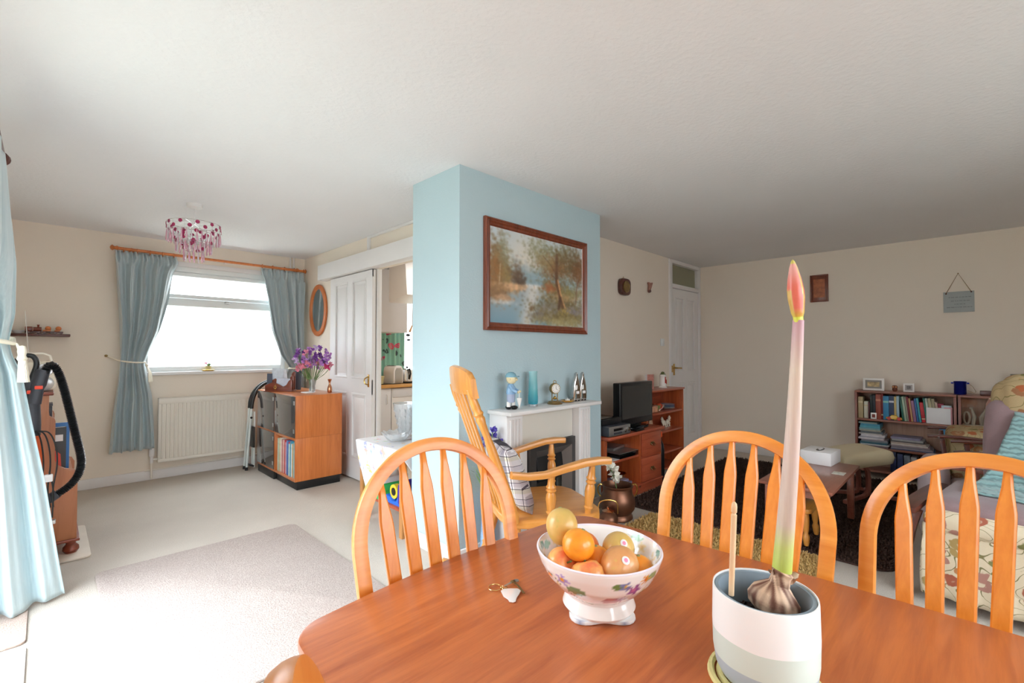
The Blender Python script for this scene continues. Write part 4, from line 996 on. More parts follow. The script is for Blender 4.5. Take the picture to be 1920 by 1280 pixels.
b = B(); hoodframe(b, 2.24, 2.722, .0, .658, .05, 2.055, 2.05); b.box((2.24, 2.056, 0), (2.245, 2.12, .658)).box((2.717, 2.056, 0), (2.722, 2.12, .658)).box((2.245, 2.056, .65), (2.717, 2.12, .658))
obj('outer_trim', b, MGRATE, fi, True)
b = B(); hoodframe(b, 2.29, 2.672, .0, .608, .055, 2.05, 2.10); obj('bevelled_trim', b, plain('warm_grey_metal', '6A6562', .35, .5), fi, True)
b = B().box((2.345, 2.15, 0), (2.617, 2.16, .55)).prism([(2.08, .40), (2.14, .36), (2.16, .552), (2.10, .552)], 2.346, 2.616, 'x', bev=.003)
obj('firebox', b, MBLACK, fi, True)
MCOAL = plain('coal', '1E1C1C', .7, var=.4)
b = B(); r_ = random.Random(5)
tray = obj('coal_tray', B().box((2.36, 2.02, .02), (2.60, 2.14, .12), .01), MBLACK, fi, True)
for k in range(14): obj('coal', B().ball((2.38+.2*r_.random(), 2.05+.07*r_.random(), .13+.03*r_.random()), .022+.01*r_.random(), 7, 5), MCOAL, tray, True)
tag(obj('hearth', B().box((1.98, 1.96, 0), (2.86, 2.0075, .012), .003), MWHITE), 'low white hearth strip in front of the fire surround', 'hearth')
# ------------------------------------------------------------------ mantel ornaments
fg = thing('figurine', 'china boy figurine in blue with a cap and a white umbrella on the mantelshelf', 'figurine', (2.08, 2.08, .9025), math.radians(-62))
MSKIN = plain('pale_skin_glaze', 'EADBB0', .2, coat=.4); MBLU = plain('sky_blue_glaze', '8CB4D8', .2, coat=.4); MBLU2 = plain('teal_blue_glaze', '7AA8B8', .25, coat=.3)
obj('shoes', B().ball((-.015, -.0, .014), .022, 12, 6, sx=1.0, sz=.62).ball((.022, 0, .014), .022, 12, 6, sx=1.1, sz=.62), MBLKG, fg)
obj('socks', B().turned((-.012, -.012, .018), (-.012, -.012, .05), [(0, .014), (1, .013)], 10).turned((.012, .012, .018), (.012, .012, .05), [(0, .014), (1, .013)], 10), MWCER, fg)
obj('trousers', B().lathe([(0, .046), (.026, .046), (.031, .07), (.032, .105), (.02, .11)], (0, 0, 0), 16, sx=.85), plain('lilac_blue_glaze', 'A8B4D0', .25, coat=.3), fg)
obj('jacket', B().lathe([(.034, .098), (.036, .11), (.030, .14), (.020, .162), (0, .168)], (0, 0, 0), 16, sx=.85).tube([(.0, -.026, .15), (.02, -.032, .125), (.045, -.02, .112)], [.012, .011, .009], 8).tube([(.0, .026, .15), (.02, .03, .125), (.05, .012, .115)], [.012, .011, .009], 8), MBLU, fg)
hd_ = obj('head', B().ball((.004, 0, .195), .034, 16, 12, sz=1.02).ball((.038, 0, .19), .008, 8, 6).ball((-.0, -.033, .193), .008, 8, 6).ball((-.0, .033, .193), .008, 8, 6), MSKIN, fg)
for hx, hy, hz in ((.052, -.014, .112), (.056, .010, .115)): obj('hand', B().ball((hx, hy, hz), .009, 8, 6), MSKIN, fg)
obj('eye', B().ball((.034, -.012, .200), .003, 6, 4), MBLACK, hd_, smooth=True).location = Vector((.034, -.012, .197))-hd_.location
obj('eye', B().ball((.034, .012, .200), .003, 6, 4), MBLACK, hd_).location = Vector((.034, .012, .197))-hd_.location
obj('cap', B().lathe([(.036, .205), (.036, .212), (.03, .226), (.016, .236), (0, .238)], (0, 0, 0), 16).box((.02, -.02, .206), (.052, .02, .212), .003), MBLU2, fg)
obj('umbrella', B().lathe([(.001, .008), (.018, .07), (.016, .074), (.003, .078), (.003, .12), (0, .122)], (.055, 0, 0), 10), MWCER, fg)
gv = thing('vase', 'tall slim glass vase fading from clear to turquoise on the mantelshelf', 'vase', (2.31, 2.10, .9025))
m, nt, bb = newmat('turquoise_fade_glass'); v = nt.nodes.new('ShaderNodeTexCoord'); sz = nt.nodes.new('ShaderNodeSeparateXYZ'); nt.links.new(v.outputs['Generated'], sz.inputs[0])
nt.links.new(ramp(nt, sz.outputs[2], [(.05, hexc('2FA0B4')), (.35, hexc('5CB8C4')), (1, hexc('A8D8DC'))]), bb.inputs['Base Color']); bb.inputs['Roughness'].default_value = .08; bb.inputs['Coat Weight'].default_value = .5; bb.inputs['Alpha'].default_value = .8
obj('body', B().lathe([(0, .015), (.030, .015), (.034, .025), (.034, .06), (.031, .12), (.028, .21), (.030, .235), (.027, .235), (.025, .2), (.028, .1), (.028, .04), (0, .03)], (0, 0, 0), 24), m, gv)
obj('base', B().lathe([(0, 0), (.029, 0), (.032, .004), (.031, .0148), (0, .0148)], (0, 0, 0), 24), MCRYS, gv)
ck = thing('mantel_clock', 'small brass anniversary clock with a round white dial on the mantelshelf', 'clock', (2.52, 2.085, .9025), math.radians(-20))
obj('base', B().lathe([(0, 0), (.052, 0), (.054, .006), (.045, .014), (.043, .02), (.03, .022), (0, .024)], (0, 0, 0), 24), MAGEDB, ck)
for dx in (-.022, .022): obj('pillar', B().lathe([(.004, .022), (.005, .03), (.0035, .04), (.0035, .07), (.005, .08)], (dx, 0, 0), 10), MAGEDB, ck)
obj('pendulum', B().ball((0, 0, .042), .012, 10, 6).ball((.012, 0, .036), .005, 8, 5).ball((-.012, 0, .036), .005, 8, 5).tube([(0, 0, .05), (0, 0, .09)], .0015, 5), MBRASS, ck)
obj('case', B().lathe([(.0, -.014), (.036, -.014), (.038, -.008), (.038, .012), (.036, .016), (0, .016)], (0, 0, .108), 24, (0, 1, 0)), MAGEDB, ck)
df = obj('dial', B().lathe([(0, -.001), (.031, -.001), (.031, .001), (0, .001)], (0, -.0155, .108), 24, (0, 1, 0)), MWCER, ck)
b = B()
for k in range(12):
    a = k*PI/6; b.box((.025*math.cos(a)-.0012, -.018, .108+.025*math.sin(a)-.0022), (.025*math.cos(a)+.0012, -.0168, .108+.025*math.sin(a)+.0022))
b.tube([(0, -.018, .108), (.0, -.018, .128)], .0011, 4).tube([(0, -.018, .108), (.012, -.018, .098)], .0013, 4)
o = obj('hands', b, MBLACK, ck); tag(o, kind='stuff', label='black hour marks and hands')
obj('finial', B().tube([(.012*math.cos(a), 0, .152+.012*math.sin(a)) for a in [2*PI*k/14 for k in range(14)]], .002, 6, True).ball((0, 0, .142), .006, 8, 5), MBRASS, ck)
tl_ = thing('tealight_holder', 'amber glass leaf dish holding a white tealight on the mantelshelf', 'candle holder', (2.67, 2.09, .9025))
lf = [(.058*math.cos(a)*(1+.18*math.cos(4*a)), .05*math.sin(a)*(1+.18*math.cos(4*a))) for a in [2*PI*k/28 for k in range(28)]]
b = B(); vs = [(x, y, .016) for x, y in lf]+[(x*.5, y*.5, .004) for x, y in lf]; b.add(vs+[(0, 0, .003)], [(i, (i+1) % 28, 28+(i+1) % 28, 28+i) for i in range(28)]+[(28+i, 28+(i+1) % 28, 56) for i in range(28)])
o = obj('dish', b, plain('amber_glass', 'D8A040', .12, coat=.5, trans=.3), tl_); sm = o.modifiers.new('t', 'SOLIDIFY'); sm.thickness = .003; sm.offset = -1
o.location.z = .0035
obj('candle', B().lathe([(0, .005), (.018, .005), (.019, .022), (.017, .022), (.016, .018), (0, .018)], (0, 0, 0), 18), MWCER, tl_)
obj('wick', B().tube([(0, 0, .018), (.001, 0, .034)], .0012, 5), MWCER, tl_)
def cat_orn(x, y, rz, label):
    t = thing('cat_ornament', label, 'ornament', (x, y, .9025), rz, 'silvered glass ornaments')
    MSV = MATS.get('mercury_silver') or plain('mercury_silver', 'CFC9C4', .1, 1, .12, 60)
    b = B()
    prof = [(-.028, .0), (-.034, .02), (-.035, .06), (-.031, .11), (-.022, .15), (-.012, .185), (-.004, .205), (.002, .214), (.006, .205), (.010, .18), (.020, .15), (.028, .11), (.033, .06), (.032, .02), (.026, 0)]
    b.prism(prof, -.017, .017, 'y', bev=.009, seg=3); obj('body', b, MSV, t)
    obj('face', B().prism([(-.022, .085), (-.004, .085), (0, .105), (-.004, .12), (-.02, .115)], -.0195, -.0165, 'y', bev=.0005, seg=1), MWCER, t)
    obj('tag', B().prism([(-.012, .055), (.014, .055), (.014, .075), (-.012, .075)], -.021, -.0175, 'y'), MPAPER, t)
    obj('foot', B().ball((-.015, -.012, .006), .010, 8, 5, sz=.6).ball((.015, -.012, .006), .010, 8, 5, sz=.6), MBLKG, t)
cat_orn(2.772, 2.09, math.radians(-12), 'left of the two tall pointed silvered ornaments at the right end of the mantelshelf')
cat_orn(2.850, 2.09, math.radians(-12), 'right of the two tall pointed silvered ornaments at the right end of the mantelshelf')
# ------------------------------------------------------------------ landscape painting
pt = thing('painting', 'framed landscape painting of a river between autumn trees on the chimney breast', 'painting', (2.465, CY-.015, 1.40))
px0, px1, pz0, pz1 = 1.93, 3.01, 1.405, 2.125; fw = .052
for a, c, nm in (((px0, pz0), (px1, pz0), 0), ((px1, pz0), (px1, pz1), 1), ((px1, pz1), (px0, pz1), 0), ((px0, pz1), (px0, pz0), 1)):
    ax, az = a; cx_, cz = c; dx, dz = (cx_-ax), (cz-az); L = math.hypot(dx, dz); dx /= L; dz /= L; nx_, nz = -dz, dx
    b = B(); prof = [(0, .0), (0, .022), (.008, .028), (.016, .022), (.024, .027), (.034, .018), (.044, .017), (fw, .008), (fw, .0)]
    vs = []; 
    for (o_, d) in prof: vs.append((ax+nx_*o_+dx*o_, CY-.001-d, az+nz*o_+dz*o_))
    for (o_, d) in prof: vs.append((cx_+nx_*o_-dx*o_, CY-.001-d, cz+nz*o_-dz*o_))
    n = len(prof); b.add(vs, [(i, (i+1) % n, n+(i+1) % n, n+i) for i in range(n)]+[tuple(range(n)), tuple(range(n, 2*n))[::-1]]); bmesh.ops.recalc_face_normals(b.b, faces=b.b.faces[:])
    obj('frame_side', b, MFRAME, pt, True, angle=20)
def paint_landscape(W, Hh):
    r = np.random.RandomState(3); Y, X = np.mgrid[0:Hh, 0:W].astype(float); u = X/W; v = Y/Hh   # v: 0 bottom..1 top
    img = np.zeros((Hh, W, 3))
    C = lambda h: np.array([int(h[i:i+2], 16)/255 for i in (0, 2, 4)])
    t = np.clip((v-.4)/.6, 0, 1)[..., None]; img[:] = C('BCC6C6')*(1-t)+C('C8D6DC')*t
    g = np.exp(-((u-.33)**2/.03+(v-.7)**2/.08))[..., None]; img = img*(1-g*.8)+C('E6DCCC')*g*.8
    def blob(cx, cy, rx, ry, col, n, a=.5, sz=(.006, .02), sp=1.0):
        for _ in range(n):
            x = cx+r.randn()*rx*.5*sp; y = cy+r.randn()*ry*.5*sp; s1 = r.uniform(*sz); s2 = s1*r.uniform(.4, 1)*W/Hh
            c = np.clip(C(col)*r.uniform(.84, 1.2)+.02, 0, 1)
            x0, x1 = int(max(0, (x-2*s1)*W)), int(min(W, (x+2*s1)*W+1)); y0, y1 = int(max(0, (y-2*s2)*Hh)), int(min(Hh, (y+2*s2)*Hh+1))
            if x1 <= x0 or y1 <= y0: continue
            m_ = np.exp(-(((u[y0:y1, x0:x1]-x)/s1)**2+((v[y0:y1, x0:x1]-y)/s2)**2)*1.6)[..., None]*a
            m_ = m_*.72; img[y0:y1, x0:x1] = img[y0:y1, x0:x1]*(1-m_)+c*m_
    def line(pts, w, col, a=.9):
        for (x0, y0), (x1, y1) in zip(pts, pts[1:]):
            for k in range(30):
                x = lerp(x0, x1, k/30); y = lerp(y0, y1, k/30); ww = w
                blob(x, y, .001, .001, col, 1, a, (ww, ww*1.1))
    blob(.45, .50, .5, .12, '8CA4AC', 500, .35, (.02, .05)); blob(.25, .55, .2, .2, '8A9CA0', 260, .3)
    blob(.60, .52, .2, .2, '7C9098', 300, .35); blob(.85, .45, .25, .25, '7E8C84', 300, .35)
    m_ = ((v < .42) & (u < .62))[..., None]; wt = np.clip((.42-v)/.42, 0, 1)[..., None]
    img = np.where(m_, C('A8B4B8')*(1-wt)+C('7EA0B0')*wt, img); g = np.exp(-((u-.42+.18*(.42-v))**2/.006))[..., None]*m_; img = img*(1-g*.75)+C('E2DCD2')*g*.75
    blob(.42, .43, .12, .02, 'E8E4DC', 120, .4)
    blob(.07, .62, .10, .30, '7C6038', 700, .55); blob(.06, .52, .10, .25, '94683C', 500, .5); blob(.13, .75, .07, .22, '8C8C70', 220, .35); blob(.16, .50, .06, .15, '8A7448', 260, .5)
    blob(.25, .50, .06, .14, '6C5440', 260, .5); blob(.30, .46, .05, .08, '5C4A3C', 150, .45)
    blob(.12, .38, .16, .05, 'B08A60', 300, .6); blob(.22, .40, .12, .03, 'D0A880', 160, .6); blob(.06, .30, .10, .09, '8C6C4C', 300, .6); blob(.13, .27, .08, .03, 'C09A78', 100, .6)
    line([(.095, .62), (.085, .40)], .006, 'C8B49A'); line([(.03, .60), (.05, .38)], .004, '8C7458')
    blob(.12, .22, .12, .02, 'C8CCC8', 70, .4)
    blob(.68, .42, .20, .12, '7A6A44', 500, .55); blob(.62, .44, .10, .06, 'A4643C', 160, .5); blob(.85, .40, .20, .08, '8C8050', 360, .5); blob(.73, .33, .2, .06, 'B49468', 260, .5)
    blob(.72, .22, .32, .12, '6C5C38', 900, .6); blob(.62, .15, .12, .10, '8E8880', 240, .6, (.012, .03)); blob(.50, .10, .14, .07, '7C7468', 240, .6); blob(.80, .12, .30, .12, '7A6A3C', 800, .6); blob(.75, .06, .34, .06, 'A09468', 400, .5); blob(.88, .2, .12, .05, '8A8488', 120, .6)
    blob(.66, .78, .28, .22, '7A7248', 1100, .5, (.006, .018)); blob(.68, .68, .20, .14, '8A6038', 800, .5, (.006, .016)); blob(.88, .80, .18, .22, '6E5A3A', 800, .5, (.006, .018)); blob(.95, .68, .10, .2, '7C5432', 400, .5); blob(.45, .86, .14, .12, '8E8C6C', 360, .4, (.005, .014)); blob(.55, .72, .12, .10, '98845C', 260, .4)
    line([(.68, .85), (.675, .62), (.68, .50), (.71, .38), (.75, .22)], .016, '6C4C34'); line([(.69, .55), (.72, .40), (.78, .22)], .009, 'D09A68'); line([(.72, .35), (.70, .20)], .014, '5A4030')
    line([(.68, .60), (.60, .72), (.52, .80)], .004, '5C4634'); line([(.68, .55), (.61, .60)], .004, '5C4634'); line([(.69, .7), (.76, .80)], .004, '6C543C')
    line([(.95, .62), (.92, .45), (.91, .28)], .007, '7C5C44'); line([(.945, .55), (.92, .4)], .003, 'C8A484')
    blob(.78, .18, .08, .05, 'C0A050', 120, .6, (.003, .008)); blob(.40, .18, .02, .03, '6C5438', 20, .5)
    line([(.42, .20), (.46, .12)], .003, '4C3C2C')
    for _ in range(5): img[1:-1, 1:-1] = (img[1:-1, 1:-1]*4+img[:-2, 1:-1]+img[2:, 1:-1]+img[1:-1, :-2]+img[1:-1, 2:])/8
    return np.clip(img, 0, 1)
cw, ch_ = 300, 200; im = paint_landscape(cw, ch_)
im = np.where(im <= .04045, im/12.92, ((im+.055)/1.055)**2.4)
ix0, ix1, iz0, iz1 = px0+fw-.004, px1-fw+.004, pz0+fw-.004, pz1-fw+.004
xs = np.linspace(ix0, ix1, cw)-2.465; zs_ = np.linspace(iz0, iz1, ch_)-1.40
VX, VZ = np.meshgrid(xs, zs_); co = np.stack([VX, np.full_like(VX, CY-.009-(CY-.015)), VZ], -1).reshape(-1, 3)
idx = np.arange(cw*ch_).reshape(ch_, cw); fa = np.stack([idx[:-1, :-1], idx[:-1, 1:], idx[1:, 1:], idx[1:, :-1]], -1).reshape(-1, 4)
me = bpy.data.meshes.new('canvas'); me.from_pydata(co.tolist(), [], fa.tolist()); ca = me.color_attributes.new('paint', 'FLOAT_COLOR', 'POINT')
ca.data.foreach_set('color', np.concatenate([im.reshape(-1, 3), np.ones((cw*ch_, 1))], 1).ravel()); me.materials.append(vcol('oil_paint', .45, .15, (300, .15)))
o = bpy.data.objects.new('canvas', me); scene.collection.objects.link(o); o.parent = pt
obj('slip', B().box((ix0-.004, CY-.0095, iz0-.004), (ix0+.003, CY-.003, iz1+.004)).box((ix1-.004, CY-.0115, iz0), (ix1+.003, CY-.003, iz1)), MPAPER, pt, True)
# ------------------------------------------------------------------ floor vase with purple flowers behind the rocker
fv2 = thing('flower_vase', 'purple flowers in a tall floor vase behind the rocking chair', 'vase of flowers', (1.90, 2.10, 0))
obj('vase', B().lathe([(0, 0), (.045, 0), (.05, .02), (.04, .2), (.03, .36), (.038, .42), (.034, .42), (.026, .36), (0, .34)], (0, 0, 0), 18), plain('blue_striped_vase', '8CA8C8', .2, var=.3, vs=40), fv2)
b = B(); r_ = random.Random(9); MPF = plain('violet_petal', '5A4CB0', .6, var=.2)
for x, y, z in ((.02, -.02, .79), (.06, -.03, .72), (.04, .0, .75), (.10, -.02, .70), (.0, .02, .74), (.07, .01, .67), (-.02, -.02, .70)):
    b.tube([(0, 0, .30), (x*.5, y*.5, .5), (x, y, z)], .003, 5)
    f = B()
    for k in range(14): f.petal((x, y, z), (r_.uniform(-1, 1), r_.uniform(-1, 1), r_.uniform(-.4, 1)), .034, .024)
    obj('flower', f, MPF, fv2)
for k in range(16): b.petal((r_.uniform(-.02, .02), r_.uniform(-.02, .02), .42), (r_.uniform(-.6, .6), r_.uniform(-.4, .4), 1), .2, .02, 5)
obj('stems', b, MSTEM, fv2)
# ------------------------------------------------------------------ copper pots
cp = thing('copper_pot', 'large copper cauldron with two brass handles holding one white flower', 'pot', (3.09, 1.94, .0))
obj('body', B().lathe([(0, .002), (.105, .002), (.115, .012), (.112, .03), (.10, .045), (.108, .055), (.128, .085), (.134, .13), (.126, .17), (.112, .195), (.110, .235), (.118, .245), (.121, .255), (.115, .257), (.106, .24), (.106, .20), (.12, .14), (.10, .06), (0, .05)], (0, 0, 0), 40), MCOPPER, cp)
for sg in (-1, 1):
    u_ = Vector((.7055, -.7088, 0))*sg; P_ = lambda r, z: u_*r+Vector((0, 0, z))
    obj('handle', B().tube(soft([P_(.112, .16), P_(.135, .17), P_(.15, .20), P_(.15, .24), P_(.135, .262), P_(.112, .25)], 2), .006, 8), MBRASS, cp)
fl = thing('flower', 'single white gladiolus stem standing in the copper cauldron', 'flower', (3.09, 1.94, .051))
obj('stem', B().tube([(0, 0, 0), (-.005, .005, .18), (-.02, .02, .27), (-.045, .045, .35)], .004, 6), MSTEM, fl)
r_ = random.Random(3); MWP = plain('white_petal', 'F2F0E6', .6)
for x, y, z in ((.0, -.01, .25), (-.02, .015, .28), (-.015, .02, .31), (-.045, .035, .33), (-.035, .05, .35), (-.07, .065, .36), (-.0, .01, .23)):
    f = B()
    for k in range(9): f.petal((x, y, z), (r_.uniform(-1, 1), r_.uniform(-1, 1), r_.uniform(-.5, .9)), .05, .04)
    obj('blossom', f, MWP, fl)
cs = thing('copper_kettle', 'small lidded copper pot standing left of the large copper cauldron', 'pot', (2.90, 1.90, 0))
obj('body', B().lathe([(0, .002), (.055, .002), (.07, .03), (.072, .06), (.055, .09), (.04, .10), (.04, .108), (0, .108)], (0, 0, 0), 28), MCOPPER, cs)
obj('lid', B().lathe([(.042, .1085), (.044, .113), (.02, .125), (.008, .128), (.010, .14), (0, .145)], (0, 0, 0), 24), MCOPPERB, cs)
obj('handle', B().tube(soft([(-.05, .05, .09), (-.05, .05, .17), (-.02, .02, .19), (.02, -.02, .19), (.05, -.05, .17), (.05, -.05, .09)]), .004, 8), MBRASS, cs)
# ------------------------------------------------------------------ TV unit (local: x along the wall, front at y=0, back at y=.42)
tv = thing('television_unit', 'antique pine television unit with two drawers and open shelves', 'television unit', (3.25, 2.15, 0), math.radians(-1.8))
Wd, Dp, Hh_ = .90, .40, .565
obj('top', B().prism(rrect(-.012, -.045, Wd+.01, Dp, .03), Hh_-.03, Hh_, bev=.010, seg=3), MANTQ, tv)
obj('plinth', B().box((.0, -.012, .0), (Wd-.001, .0, .075), .003).box((.012, 0, .0), (Wd-.012, Dp-.02, .06)), MANTQ, tv)
obj('plinth_moulding', B().box((-.004, -.022, .0752), (Wd+.004, Dp-.01, .09), .005), MANTQ, tv)
for x in (.0, .52, Wd-.02): obj('upright', B().box((x, 0, .0905), (x+.02, Dp-.02, Hh_-.0305), .002), MANTQZ, tv)
obj('back', B().box((.021, Dp-.03, .0905), (Wd-.021, Dp-.02, Hh_-.0305)), MANTQ, tv)
obj('shelf', B().box((.0205, .01, .325), (.5195, Dp-.031, .345), .004), MANTQ, tv)
obj('drawer_divider', B().box((.5405, .002, .308), (Wd-.0205, Dp-.1, .318)), MANTQ, tv)
for z0, z1 in ((.095, .305), (.321, .531)):
    d = obj('drawer', B().box((.543, -.012, z0), (Wd-.023, .30, z1), .005), MANTQ, tv)
    xc = (.543+Wd-.023)/2; zc = (z0+z1)/2
    k = B()
    k.box((xc-.03, -.017, zc-.012), (xc+.03, -.0125, zc+.014), .002); k.tube([(xc-.028, -.018, zc+.004), (xc-.026, -.032, zc-.012), (xc, -.036, zc-.02), (xc+.026, -.032, zc-.012), (xc+.028, -.018, zc+.004)], .003, 6)
    obj('handle', k, MAGEDB, d, False).location += Vector((0, 0, 0))-d.location
# open bookcase beside the door
bkx0, bkx1, bky0, bky1 = 4.20, 5.03, 2.30, 2.575
bs = thing('bookcase', 'small antique pine bookcase of ornaments beside the hall door', 'bookcase', ((bkx0+bkx1)/2, 2.44, 0))
for x in (bkx0, bkx1-.02): obj('side', B().box((x, bky0, 0), (x+.02, bky1, .852), .003), MANTQZ, bs, True)
obj('top', B().box((bkx0-.008, bky0-.012, .8525), (bkx1+.008, bky1, .872), .005), MANTQ, bs, True)
for z in (.635, .435, .215, .05): obj('shelf', B().box((bkx0+.0205, bky0+.006, z-.02), (bkx1-.0205, bky1-.011, z), .003), MANTQ, bs, True)
obj('back', B().box((bkx0+.0205, bky1-.01, .03), (bkx1-.0205, bky1-.002, .852)), MANTQ, bs, True)
# television
te = thing('television', 'black flat-screen television on the pine unit', 'television', (3.90, 2.37, .566), math.radians(0))
te.location = (3.885, 2.25, .566)
mscr = plain('dark_screen', '3C3C3A', .18, var=.03)
obj('casing', B().box((-.30, -.03, .035), (.29, .045, .42), .010, 3), MBLACK, te)
obj('back_hump', B().box((-.2, .0455, .09), (.2, .09, .36), .02, 3), MBLACK, te)
obj('screen', B().box((-.265, -.0315, .095), (.255, -.0302, .39)), mscr, te)
obj('neck', B().prism([(-.10, -.01), (.10, -.01), (.07, .03), (-.07, .03)], .015, .06, bev=.004), MBLKG, te)
obj('stand', B().prism([(.19*math.cos(a), .10*math.sin(a)) for a in [2*PI*k/32 for k in range(32)]], 0, .0145, bev=.005), MBLKG, te)
dv = thing('media_player', 'silver video player with a round control knob left of the television', 'media player', (3.40, 2.30, .566), math.radians(-1.8))
obj('body', B().box((-.15, -.19, .004), (.16, .08, .085), .006), MDGREY, dv)
fp_ = obj('front_panel', B().box((-.15, -.196, .006), (.16, -.1905, .083), .004), MSILVER, dv)
obj('knob', B().lathe([(0, 0), (.020, 0), (.019, .010), (0, .011)], (.125, -.197, .045), 20, (0, -1, 0)), MCHROME, dv)
obj('knob', B().lathe([(0, 0), (.014, 0), (.013, .008), (0, .009)], (.075, -.197, .035), 16, (0, -1, 0)), MCHROME, dv)
obj('display', B().box((-.09, -.1985, .045), (.05, -.1965, .065), .001), MBLKG, dv)
obj('tray', B().box((-.09, -.1985, .018), (.03, -.1965, .034), .001), MDGREY, dv)
pl2 = thing('media_player', 'black disc player stacked on the silver video player', 'media player', (3.385, 2.30, .6512), math.radians(-1.8))
obj('body', B().box((-.14, -.13, .004), (.14, .09, .05), .005), MBLACK, pl2); obj('lid', B().box((-.12, -.11, .0505), (.12, .07, .058), .003), MBLKG, pl2)
sb = thing('remote_control', 'black remote control lying on the unit in front of the television', 'remote control', (3.86, 2.17, .566), math.radians(12))
obj('case', B().box((-.09, -.022, 0), (.09, .022, .016), .006, 3), MBLACK, sb)
b = B()
for i in range(7):
    for j in (-1, 0, 1): b.box((-.07+i*.02, j*.011-.003, .0162), (-.062+i*.02, j*.011+.003, .018))
tag(obj('buttons', b, MDGREY, sb), kind='stuff')
sb2 = tag(obj('set_top_box', B().box((3.66, 2.10, .566), (3.80, 2.16, .58), .004), MBLKG), 'small glossy black box beside the silver player on the unit', 'set-top box')
# things in the unit
r1 = thing('media_player', 'flat silver-topped player on the upper shelf of the television unit', 'media player', (3.60, 2.30, .3465), math.radians(-1.8))
obj('body', B().box((-.13, -.15, .0), (.17, .15, .04), .004), MBLKG, r1); obj('lid', B().box((-.13, -.15, .0402), (.17, .15, .045), .002), MSILVER, r1)
r1 = thing('media_player', 'thin silver box lying on the flat player in the television unit', 'media player', (3.64, 2.36, .3925), math.radians(8))
obj('body', B().box((-.12, -.09, .0), (.12, .09, .022), .005), MSILVER, r1)
tag(obj('papers', B().box((3.34, 2.16, .3465), (3.45, 2.30, .349)).box((3.35, 2.15, .3491), (3.46, 2.29, .352)), MPAPER), 'white papers on the upper shelf of the television unit', 'papers')
tag(obj('book', B().box((3.46, 2.16, .0905), (3.68, 2.32, .125), .003), plain('slate_book', '6A6878', .5)), 'slate-grey book lying on the bottom shelf of the television unit', 'book')
tag(obj('book', B().box((3.44, 2.17, .1255), (3.64, 2.31, .15), .003), plain('violet_grey_book', '8C869C', .5)), 'violet-grey book on top of the slate one on the bottom shelf of the television unit', 'book')
tag(obj('bowl', B().lathe([(0, .1505), (.03, .1505), (.06, .175), (.072, .20), (.069, .20), (.055, .178), (0, .158)], (3.575, 2.235, 0), 24), MBRASS), 'brass bowl on the books in the bottom of the television unit', 'bowl')
tag(obj('cable', B().tube([(3.42, 2.56, .60), (3.44, 2.585, .70), (3.52, 2.588, .76), (3.62, 2.588, .76), (3.66, 2.56, .70)], .004, 6), MPAPER), 'white cable looping on the wall behind the television', 'cable')
# ornaments on the small bookcase
cc = thing('greeting_card', 'white greeting card standing open at the left end of the small pine bookcase top', 'card', (4.42, 2.42, .8725), math.radians(20))
obj('leaf', B().box((-.055, 0, 0), (.055, .002, .155)), MPAPER, cc); b = B(); b.M = Matrix.Rotation(math.radians(-60), 4, 'Z'); b.box((.056, -.001, 0), (.12, .001, .155)); b2 = B(); b2.box((.0565, -.03, 0), (.075, -.028, .155))
obj('leaf', B().prism([(.056, .0), (.100, -.06), (.102, -.059), (.058, .002)], 0, .155), plain('red_brown_card', 'B4786A', .6, var=.3, vs=30), cc)
sg_ = thing('figurine', 'white china mug figure with red figures and a green top on the small pine bookcase', 'figurine', (4.80, 2.43, .8725))
obj('body', B().lathe([(0, 0), (.045, 0), (.047, .008), (.036, .016), (.034, .12), (.036, .135), (.028, .145), (0, .145)], (0, 0, 0), 20), MWCER, sg_)
obj('hat', B().lathe([(.03, .1455), (.032, .15), (.018, .158), (.02, .17), (0, .178)], (0, 0, 0), 16), plain('moss_green_glaze', '6C7A48', .3), sg_)
obj('relief_figure', B().box((-.018, -.040, .05), (.0, -.030, .12), .005).box((.002, -.040, .04), (.018, -.030, .09), .005), plain('red_glaze', 'B43A30', .25), sg_)
bw = thing('bowl', 'patterned green and red bowl on the upper shelf of the small pine bookcase', 'bowl', (4.66, 2.42, .6355))
m = vcol('green_red_pattern', .2, .4); bo = obj('bowl', B().lathe([(0, 0), (.03, 0), (.032, .008), (.06, .03), (.078, .062), (.075, .062), (.056, .034), (0, .012)], (0, 0, 0), 32), m, bw)
def f_(c):
    a = math.atan2(c.y, c.x); return hexc('C8503C') if math.sin(a*7)*math.sin(c.z*180+a*3) > .25 else (hexc('8CA468') if math.sin(a*5+2) > .3 else hexc('E6E4DC'))
paint(bo, f_)
obj('fruit', B().ball((-.02, -.02, .055), .025, 10, 6).ball((.025, -.01, .055), .024, 10, 6).ball((0, .025, .055), .024, 10, 6), plain('red_orange_fruit', 'CC5A38', .4, var=.3), bw)
for k in range(4):
    tag(obj('plate', B().lathe([(0, 0), (.04, 0), (.075, .008), (.078, .012), (.06, .008), (0, .004)], (4.91, 2.43, .6358+.013*k), 24), [MWCER, plain('plate_blue', '9CC4D8', .2, coat=.4), MATS['sky_blue_glaze'], MATS['plate_blue']][k] if k else MWCER), ['white plate at the bottom of the blue plate stack in the small bookcase', 'light blue plate second from the bottom of the stack in the small bookcase', 'sky-blue plate third from the bottom of the stack in the small bookcase', 'light blue top plate of the stack in the small bookcase'][k], 'plate', 'stack of blue plates')
tag(obj('candle_box', B().box((4.42, 2.36, .6355), (4.55, 2.45, .70), .006), plain('orange_cream_box', 'C89070', .5, var=.35, vs=30)), 'small orange and cream box left of the patterned bowl', 'box')
hs = thing('figurine', 'pale tan carved standing figure on the middle shelf of the small pine bookcase', 'figurine', (4.50, 2.42, .4355))
